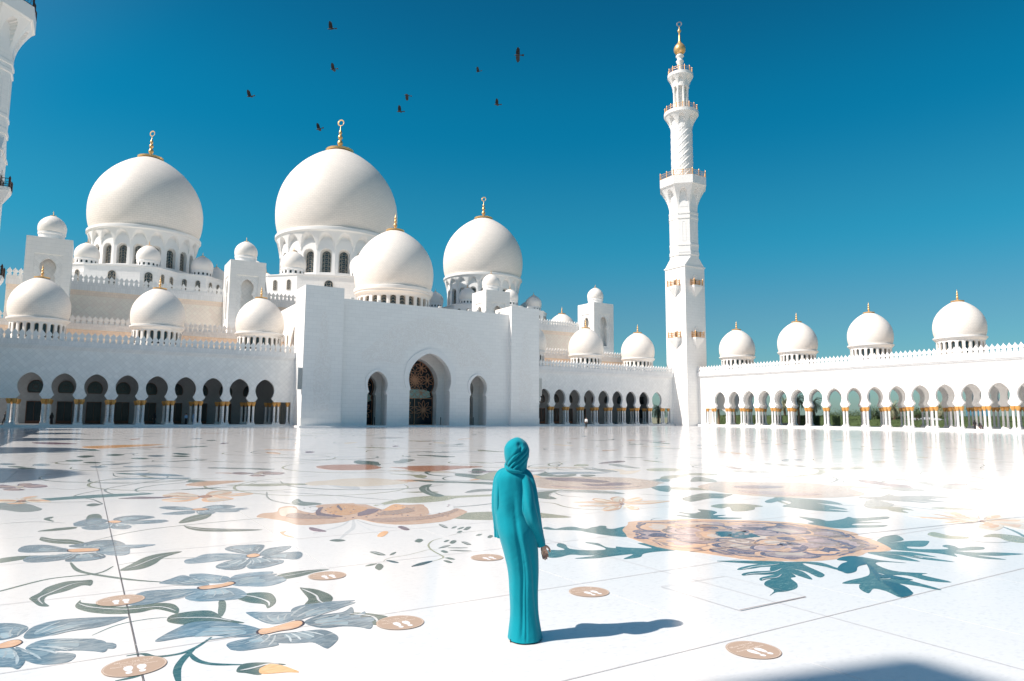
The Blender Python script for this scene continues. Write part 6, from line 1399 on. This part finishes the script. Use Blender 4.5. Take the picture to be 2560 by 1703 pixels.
# --- small distant people
def figure(label, x, y, z, rz, h, kind, c1, c2, hair=True):
    t_ = thing('person', label, 'person', (x, y, z), rz, None); k = h/1.65; J = std(h)
    if kind == 'walk':
        J['anL'] = (-.09*k, .22*k, .07); J['toL'] = (-.09*k, .34*k, .05); J['knL'] = (-.09*k, .16*k, .48*k); J['anR'] = (.09*k, -.2*k, .10); J['toR'] = (.09*k, -.1*k, .03); J['wrL'] = (-.2*k, -.1*k, .85*k); J['hdL'] = (-.2*k, -.12*k, .7*k)
    if kind == 'sit':
        for a in ('pelvis', 'waist', 'chest', 'neck', 'head0', 'head1', 'head2', 'shL', 'shR'): J[a] = (J[a][0], J[a][1]+(.05 if a != 'pelvis' else 0), J[a][2]-.70*k)
        for s_, g in (('L', -1), ('R', 1)):
            J['hp'+s_] = (g*.1, .05, .2); J['kn'+s_] = (g*.14, .42, .52); J['an'+s_] = (g*.12, .40, .08); J['to'+s_] = (g*.12, .54, .04); J['el'+s_] = (g*.24, .2, .42); J['wr'+s_] = (g*.15, .40, .52); J['hd'+s_] = (g*.12, .5, .5)
    V, Ed, Rr = body_graph(J); put('body', skin_mesh('body', V, Ed, Rr, m_skin, 0, 1), t_)
    hz = J['head1'][2]; hy = J['head1'][1]
    if hair: MB().lathe([(.095*k, -.05*k), (.105*k, .0), (.095*k, .06*k), (.05*k, .10*k), (.001, .11*k)], 12, (0, hy-.015, hz)).obj('hair', m_hair, t_, smooth=True)
    if kind == 'robe':
        grid_cloth('robe', [(.02, 0, 0, .20*k, .19*k), (.5*k, 0, 0, .18*k, .16*k), (.95*k, 0, 0, .18*k, .14*k), (1.2*k, 0, 0, .19*k, .13*k), (1.36*k, 0, 0, .17*k, .10*k), (1.43*k, 0, 0, .07*k, .07*k)], 24, lambda a, z: .05*sin(5*a+z*3), c1, t_)
        for s_ in 'LR':
            MB().tube([J['sh'+s_], J['el'+s_], J['wr'+s_]], [.075*k, .065*k, .06*k], 8).obj('sleeve', c1, t_, smooth=True)
        if not hair: MB().lathe([(.10*k, -.16*k), (.115*k, -.04*k), (.118*k, .02*k), (.09*k, .08*k), (.04*k, .115*k), (.001, .12*k)], 14, (0, hy-.02, hz)).obj('headscarf', c1, t_, smooth=True)
    else:
        ch = J['chest']; pl = J['pelvis']
        MB().tube([(pl[0], pl[1], pl[2]-.03), J['waist'], ch, (ch[0], ch[1], ch[2]+.13*k)], [(.16*k, .12*k), (.15*k, .11*k), (.185*k, .125*k), (.09*k, .08*k)], 12).obj('shirt', c1, t_, smooth=True)
        if kind == 'sit': MB().lathe([(.11*k, -.16*k), (.12*k, -.04*k), (.118*k, .02*k), (.09*k, .08*k), (.04*k, .115*k), (.001, .12*k)], 14, (0, hy-.01, hz)).obj('headscarf', c1, t_, smooth=True)
        for s_ in 'LR':
            MB().tube([J['sh'+s_], J['el'+s_], J['wr'+s_]], [.068*k, .055*k, .04*k], 8).obj('sleeve', c1, t_, smooth=True)
            MB().tube([(J['hp'+s_][0], J['hp'+s_][1], J['hp'+s_][2]+.06), J['kn'+s_], J['an'+s_]], [.105*k, .078*k, .06*k], 8).obj('trouser_leg', c2, t_, smooth=True)
            MB().tube([(J['an'+s_][0], J['an'+s_][1]-.05, .05), (J['to'+s_][0], J['to'+s_][1]+.02, .035)], [.045, .03], 6).obj('shoe', m_hair, t_, smooth=True)
    return t_
figure('person in dark clothes walking at the far left end of the shaded arcade', -9.0, 114.2, .336, 1.2, 1.72, 'walk', m_navy, m_black)
figure('veiled person in black beside the second column pair from the left', -3.85, 115.3, .336, .6, 1.62, 'robe', m_black, m_black, False)
figure('veiled person in black before the door behind the fifth column pair', 8.85, 114.6, .336, 2.6, 1.66, 'robe', m_black, m_black, False)
figure('person in a light shirt and black trousers next to the pale blue robe', 13.05, 113.9, .336, .5, 1.66, 'stand', m_bcloth, m_black)
figure('person in a long pale blue robe under the shaded arcade', 14.15, 113.6, .336, -.4, 1.80, 'robe', m_bcloth, m_bcloth, True)
figure('man in a white shirt and dark trousers crossing before the middle arcade', 75.6, 96.5, 0, 1.9, 1.74, 'stand', m_wcloth, m_black)
figure('person in black kneeling at the right arcade step, taller of the pair', 115.75, 51.9, .336, 2.2, 1.38, 'robe', m_black, m_black, False)
figure('person in black sitting low on the right arcade step, right of the taller one', 115.75, 51.25, .336, 2.6, 1.75, 'sit', m_black, m_navy, True)

# ---------------------------------------------------------------- birds
def bird(label, x, y, z, rz, bank, flap, pitch_, s_=1.0):
    t_ = thing('bird', label, 'bird', (x, y, z), 0, 'crows circling in the sky'); t_.rotation_euler = (bank, pitch_, rz); t_.scale = (s_,)*3
    put('body', MB().tube([(.26, 0, .01), (.20, 0, .02), (.10, 0, .01), (-.05, 0, 0), (-.16, 0, 0), (-.30, 0, -.01)], [.008, .032, .055, .06, .04, .012], 8).mesh('body', m_bird, True), t_)
    put('tail', MB().extrude(ccw([(-.24, -.03), (-.24, .03), (-.42, .085), (-.44, 0), (-.42, -.085)]), (0, 0, .0), (1, 0, 0), (0, 1, 0), (0, 0, 1), .012).mesh('tail', m_bird), t_)
    for g in (-1, 1):
        pts = [(.12, .03), (.15, .18), (.13, .30), (.10, .42), (.02, .56), (-.02, .52), (-.05, .54), (-.06, .48), (-.10, .50), (-.10, .42), (-.14, .42), (-.13, .28), (-.14, .12), (-.10, .03)]
        w_ = MB(); k = len(pts)
        for dz in (0, -.008):
            for x_, y_ in pts:
                a = flap if g > 0 else flap*.8; yy_ = y_*cos(a) if y_ < .3 else .3*cos(a)+(y_-.3)*cos(a*.55); zz_ = y_*sin(a) if y_ < .3 else .3*sin(a)+(y_-.3)*sin(a*.55)
                w_.v.append((x_, g*yy_, zz_+dz))
        w_.f = [tuple(range(k)), tuple(range(2*k-1, k-1, -1))]+[(i, (i+1) % k, k+(i+1) % k, k+i) for i in range(k)]
        put('wing', w_.mesh('wing', m_bird), t_)
for a in BIRDS: bird(*a)

# ---------------------------------------------------------------- floor stickers
m_ = MB(); n = 48
def disc(r_, z, n=48): return [(r_*cos(2*pi*i/n), r_*sin(2*pi*i/n), z) for i in range(n)]
m_.v = disc(.215, .0056)+disc(.215, .0054); m_.f = [tuple(range(n))]+[(i, n+i, n+(i+1) % n, (i+1) % n) for i in range(n)]
disc_me = m_.mesh('sticker_disc', m_stick)
m_ = MB(); m_.v = disc(.206, .0058)+disc(.203, .0058); m_.f = [(i, (i+1) % n, n+(i+1) % n, n+i) for i in range(n)]
ring_me = m_.mesh('border_line', m_sticke)
def foot_mesh(g):
    m_ = MB(); 
    for pts in ([(-.012, -.01), (-.030, .03), (-.033, .07), (-.020, .098), (.004, .104), (.024, .090), (.030, .055), (.022, .02), (.014, -.01)], [(-.018, -.022), (-.024, -.045), (-.012, -.066), (.008, -.066), (.020, -.048), (.016, -.022)]):
        p = ccw([(g*x, y) for x, y in spline(pts, True, 3)]); k = len(m_.v); m_.v += [(x, y, .0059) for x, y in p]; m_.f.append(tuple(range(k, k+len(p))))
    return m_.mesh('footprint', m_stickw)
fl, fr_ = foot_mesh(1), foot_mesh(-1)
m_ = MB()
def arr(x0, x1, y): 
    m_.quad((x0, y-.0022, .0059), (x1, y-.0022, .0059), (x1, y+.0022, .0059), (x0, y+.0022, .0059)); s_ = 1 if x1 > x0 else -1
    k = len(m_.v); m_.v += [(x1, y-.008, .0060), (x1+.014*s_, y, .0060), (x1, y+.008, .0060)]; m_.f.append((k, k+1, k+2))
arr(.022, .085, .077); arr(-.022, -.085, .077)
arrow_me = m_.mesh('distance_arrow', m_sticke)
def text_mesh(s, size):
    cu = bpy.data.curves.new('t', 'FONT'); cu.body = s; cu.size = size; cu.align_x = 'CENTER'; cu.offset = size*.012
    o = bpy.data.objects.new('t', cu); COL.objects.link(o); dg = bpy.context.evaluated_depsgraph_get()
    me = bpy.data.meshes.new_from_object(o.evaluated_get(dg)); bpy.data.objects.remove(o); me.name = 'lettering'; me.materials.clear(); me.materials.append(m_sticke); return me
AR_ = '\uFE93\uFED3\uFE8E\uFEB4\uFEE3 \uFE80\uFE8E\uFED8\uFE91\uFE87 \uFE80\uFE8E\uFE9F\uFEAE\uFEDF\uFE8D'
TX = [(text_mesh('Please keep your distance', .030), 0, .022), (text_mesh('2 m', .026), 0, .050), (text_mesh(AR_, .038), 0, .112), (text_mesh('\uFEE1 2', .024), 0, .086)]
for label, x, y, rz in STICKERS:
    t_ = thing('floor_sticker', label, 'sticker', (x, y, 0), rz, 'round keep-your-distance floor stickers')
    put('sticker_disc', disc_me, t_); put('border_line', ring_me, t_); put('footprint', fl, t_, (-.042, -.085, 0)); put('footprint', fr_, t_, (.042, -.085, 0)); put('distance_arrow', arrow_me, t_)
    for me, a, b_ in TX: put('lettering', me, t_, (a, b_, .0059))

# ---------------------------------------------------------------- loudspeakers, posts, floodlights
for label, x in (('tall white louvred loudspeaker on the left flank of the entrance block', 28.12), ('tall white louvred loudspeaker on the right flank of the entrance block', 73.45)):
    t_ = thing('column_loudspeaker', label, 'loudspeaker', (x, 108.0, 5.8), 0, 'loudspeakers on the entrance block')
    MB().box(-.33, .33, -.25, .30, 0, 3.35).obj('cabinet', m_spk, t_)
    for k in range(22): MB().box(-.30, .30, -.275, -.25, .12+k*.145, .18+k*.145).obj('louvre', m_spkd, t_)
    MB().box(-.37, .37, -.28, .32, 3.35, 3.42).obj('hood', m_spk, t_)
    if x > 60: MB().tube([(0, .1, -.1), (0, -.02, -.5), (.02, -.02, -1.1)], [.16, .26, .10], 10).obj('bracket', m_spk, t_)
for x, l in ((UC-8.6, 'dark steel post inside the small left doorway'), (UC+3.9, 'dark steel post inside the large central doorway'), (UC+10.6, 'dark steel post inside the small right doorway')):
    tag(MB().lathe([(.10, 0), (.10, .04), (.065, .06), (.065, 1.35), (.05, 1.42), (.001, 1.43)], 12).obj('door_post', m_post, loc=(x, 112.2, .2), smooth=True), l, 'post', 'posts in the doorways')
fl_ = MB().obox((0, 0, .22), (.28, 0, 0), (0, .14, 0), (0, -.05, .12)); fl_.bar((0, 0, 0), (0, 0, .15), .04)
flm = fl_.mesh('floodlight', m_spk)
for i, x in enumerate((36.5, 41.2, 52.6, 58.5, 60.2, 62.0, 64.8)):
    tag(put('floodlight', flm, None, (x, 108.9, 20.9)), 'small white floodlight on the entrance block roof edge, ' + ('leftmost of seven', 'second from the left', 'third from the left', 'in the middle of seven', 'third from the right', 'second from the right', 'rightmost before the tower')[i], 'floodlight', 'floodlights along the entrance block roof')
tag(put('floodlight', flm, None, (71.3, 108.2, 22.42), 0, (2, 1, 1)), 'wide white floodlight on top of the right corner tower', 'floodlight')

# ---------------------------------------------------------------- gardens and city beyond the right arcade
m_hedge, t, b = M('hedge_leaves', (.05, .09, .03), .8)
no = nd(t, 'ShaderNodeTexNoise'); no.inputs['Scale'].default_value = 3; no.inputs['Detail'].default_value = 6; t.links.new(mixc(t, no.outputs[0], (.025, .05, .015), (.10, .15, .05)), b.inputs['Base Color'])
m_leaf, t, b = M('tree_leaves', (.05, .10, .035), .7)
oi = nd(t, 'ShaderNodeNewGeometry'); t.links.new(mixc(t, oi.outputs['Random Per Island'], (.025, .06, .02), (.12, .17, .07)), b.inputs['Base Color'])
m_palm, t, b = M('palm_fronds', (.16, .18, .10), .6)
oi = nd(t, 'ShaderNodeNewGeometry'); t.links.new(mixc(t, oi.outputs['Random Per Island'], (.07, .10, .045), (.33, .32, .20)), b.inputs['Base Color'])
m_trunk, t, b = M('palm_trunk', (.23, .15, .09), .9)
no = nd(t, 'ShaderNodeTexNoise'); no.inputs['Scale'].default_value = 6; t.links.new(mixc(t, no.outputs[0], (.12, .07, .04), (.38, .27, .17)), b.inputs['Base Color'])
def hedge(label, x, y, lx, ly, h, seed):
    r = random.Random(seed); m_ = MB(); nx, ny, nz = max(2, int(lx/.5)), max(2, int(ly/.5)), 4
    for k in range(int((lx*h*2+ly*h*2+lx*ly)*26)):
        f = r.random(); 
        if f < .45: p = (r.uniform(-lx/2, lx/2), r.choice((-1, 1))*ly/2, r.uniform(0, h))
        elif f < .8: p = (r.choice((-1, 1))*lx/2, r.uniform(-ly/2, ly/2), r.uniform(0, h))
        else: p = (r.uniform(-lx/2, lx/2), r.uniform(-ly/2, ly/2), h)
        s_ = .16; a = [r.uniform(-s_, s_) for _ in range(9)]; p = Vector(p)+Vector([r.uniform(-.08, .08) for _ in range(3)]); k_ = len(m_.v)
        m_.v += [tuple(p+Vector(a[0:3])), tuple(p+Vector(a[3:6])), tuple(p+Vector(a[6:9]))]; m_.f.append((k_, k_+1, k_+2))
    m_.box(-lx/2+.06, lx/2-.06, -ly/2+.06, ly/2-.06, 0, h-.06)
    return tag(m_.obj('hedge', m_hedge, loc=(x, y, -.14)), label, 'hedge', 'clipped hedges beyond the right arcade')
names = ['clipped hedge block seen between the %s pair of columns from the minaret' % q for q in ('second', 'third', 'fourth', 'fifth', 'sixth', 'seventh', 'eighth', 'ninth')]
for k in range(7): hedge(names[k], 150, 129-k*5.1, 3.2, 3.4, 2.6, k)
hedge('long low clipped hedge seen through the middle of the right arcade', 150, 82, 2.2, 22, 1.75, 20)
hedge('long low clipped hedge seen through the near end of the right arcade', 146, 57, 2.2, 24, 1.55, 21)
hedge('far taller hedge line behind the low hedge', 176, 86, 3, 90, 2.6, 22)
def palm(label, x, y, h, seed, fr=26, L0=3.4, old=14):
    r = random.Random(seed); t_ = thing('palm_tree', label, 'palm tree', (x, y, -.14), 0, 'date palms beyond the right arcade')
    m_ = MB().tube([(0, 0, 0), (.1, 0, h*.4), (.02, .08, h*.75), (0, 0, h)], [.34, .26, .27, .34], 10)
    for k in range(60): z = h*(.2+.8*k/60); a = k*2.4; m_.bar((.24*cos(a), .24*sin(a), z), (.42*cos(a), .42*sin(a), z+.22), .06, .02, n=3)
    m_.obj('trunk', m_trunk, t_)
    m_ = MB()
    for k in range(fr+old):
        a = k*2.399+r.uniform(-.2, .2); el = 1.25-1.9*(k/(fr+old))**.9+r.uniform(-.1, .1); L_ = L0*r.uniform(.8, 1.1)*(1 if k < fr else .75); prev = None; P = Vector((0, 0, h)); dirv = el
        for q in range(9):
            d = Vector((cos(a)*cos(dirv), sin(a)*cos(dirv), sin(dirv))); Q = P+d*L_/8; m_.bar(P, Q, .03, .022, n=3)
            if q > 0:
                sd = Vector((-sin(a), cos(a), 0)); up = Vector((0, 0, 1))
                for g in (-1, 1):
                    for e_ in (0, .5):
                        B = P.lerp(Q, e_); tip = B+(sd*g*.75+d*.55-up*.25*r.random())*(.60*(1-abs(q-4)/7)); k_ = len(m_.v); wv_ = d*.07
                        m_.v += [tuple(B-wv_), tuple(B+wv_), tuple(tip)]; m_.f.append((k_, k_+1, k_+2))
            P = Q; dirv -= .16+.05*r.random()
    m_.obj('crown', m_palm, t_)
    return t_
for k, (x, y, h) in enumerate(PALMS): palm(PALML[k], x, y, h, 40+k)
def tree(label, x, y, h, rad, seed):
    r = random.Random(seed); t_ = thing('broadleaf_tree', label, 'tree', (x, y, -.14), 0, 'dark trees beyond the right arcade')
    m_ = MB().tube([(0, 0, 0), (.05, 0, h*.3), (0, .1, h*.55)], [.16, .12, .07], 8)
    tips = []
    for k in range(9):
        a = k*2.4; e_ = Vector((cos(a)*rad*.6, sin(a)*rad*.6, h*(.55+.35*r.random()))); m_.bar((0, .02, h*(.28+.03*k)), e_, .05, .015, n=5); tips.append(e_)
    m_.obj('trunk', m_trunk, t_); m_ = MB()
    for k in range(26):
        c = Vector((r.gauss(0, .42)*rad, r.gauss(0, .42)*rad, h*.66+r.gauss(0, .30)*h*.42)); cr = rad*r.uniform(.2, .42)
        for q in range(70):
            d = Vector((r.gauss(0, 1), r.gauss(0, 1), r.gauss(0, 1))).normalized()*cr*r.random()**.4; s_ = .17; p = c+d; a = [r.uniform(-s_, s_) for _ in range(9)]; k_ = len(m_.v)
            m_.v += [tuple(p+Vector(a[0:3])), tuple(p+Vector(a[3:6])), tuple(p+Vector(a[6:9]))]; m_.f.append((k_, k_+1, k_+2))
    m_.obj('crown', m_leaf, t_)
for k, (x, y, h, r_) in enumerate(TREES): tree('dark leafy tree behind the low hedge, number %d of the row counted from the minaret' % (k+1) if False else TREEL[k], x, y, h, r_, 70+k)
# city
m_blue, t, b = M('blue_curtain_wall', (.06, .22, .32), .2)
m_blue2, _, _ = M('spandrel_band', (.10, .28, .38), .4)
m_city, _, _ = M('pale_concrete', (.50, .52, .54), .6)
t_ = thing('office_tower', 'hazy blue glass office tower on the horizon at the right', 'building', (900, 400, 0), -1.1)
for k in range(9): MB().box(-11, 4, -6, 6, k*1.75, k*1.75+1.2).obj('glass_storey', m_blue, t_); MB().box(-11.1, 4.1, -6.1, 6.1, k*1.75+1.2, k*1.75+1.75).obj('floor_band', m_blue2, t_)
MB().box(4.2, 12, -5, 5, 0, 13.4).obj('lower_block', m_blue, t_); MB().box(-4, 2, -3, 3, 15.8, 17.6).obj('roof_plant', m_blue2, t_)
t_ = thing('office_building', 'low white office building with dark window bands at the far right', 'building', (500, 172, 0), -1.15)
MB().box(-20, 20, -6, 6, 0, 5.6).obj('wall', m_city, t_)
for k in range(3): MB().box(-19, 19, -6.1, -6, .9+k*1.6, 1.8+k*1.6).obj('window_band', m_glass, t_); MB().box(-20.1, -19.9, -5, 5, .9+k*1.6, 1.8+k*1.6).obj('window_band', m_glass, t_)
t_ = thing('tent_roof', 'low white curved canopy behind the low hedge', 'canopy', (172, 88, -.14), -1.0)
MB().lathe([(6.5, .9), (5.2, 1.5), (3.0, 2.1), (1.0, 2.35), (.02, 2.4)], 28).obj('canopy', m_city, t_, smooth=True); 
for k in range(6): MB().bar((6.2*cos(k), 6.2*sin(k), 0), (6.2*cos(k), 6.2*sin(k), 1.0), .08).obj('pole', m_city, t_)
t_ = thing('street_lamp', 'white multi-armed street lamp before the blue tower', 'street lamp', (330, 139, -.14), 0)
m_ = MB().bar((0, 0, 0), (0, 0, 7.4), .16, .10); m_.obj('post', m_city, t_)
for k in range(4):
    for z in (5.2, 6.4): MB().bar((0, 0, z), (1.0*cos(k*pi/2), 1.0*sin(k*pi/2), z+.5), .07).bar((1.0*cos(k*pi/2), 1.0*sin(k*pi/2), z+.3), (1.0*cos(k*pi/2), 1.0*sin(k*pi/2), z+.8), .14).obj('arm', m_city, t_)
t_ = thing('marble_pylon', 'slim tapering marble pylon seen through the tenth arch from the minaret', 'pylon', (170, 101.3, -.14), 0)
MB().box(-.9, .9, -.9, .9, 0, 1.0).obj('base', m_trim, t_); MB().box(-.75, .75, -.75, .75, 1.0, 12).obj('shaft', m_wall, t_)
t_ = thing('garden_gatehouse', 'small white gatehouse with a keyhole opening seen beside the minaret', 'gatehouse', (136, 119.5, -.14), -.9)
m_ = MB().extrude(ccw([(3, 4.2), (-3, 4.2), (-3, 0)]+[(-x*.42, z*.33) for x, z in KB]+[(x*.42, z*.33) for x, z in KB[::-1][1:]]+[(3, 0)]), (0, 0, 0), (1, 0, 0), (0, 0, 1), (0, -1, 0), 2.4); m_.obj('wall', m_wall, t_)
MB().box(-3.1, 3.1, -.1, 2.5, 4.2, 4.5).obj('cornice', m_trim, t_)
m_bench, _, _ = M('pale_stone_planter', (.62, .50, .42), .7)
for k, (x, y) in enumerate(((131, 96.5), (131.5, 74.5), (131, 67.0), (132, 63))):
    tag(MB().box(-.5, .5, -.6, .6, 0, .75).box(-.58, .58, -.68, .68, .75, .9).obj('planter', m_bench, loc=(x, y, -.14)), ['pale stone planter between the fifth and sixth column pairs', 'pale stone planter behind the middle of the right arcade', 'pale stone planter left of the seated pair', 'pale stone planter nearest the seated pair in black'][k], 'planter', 'stone planters beyond the right arcade')
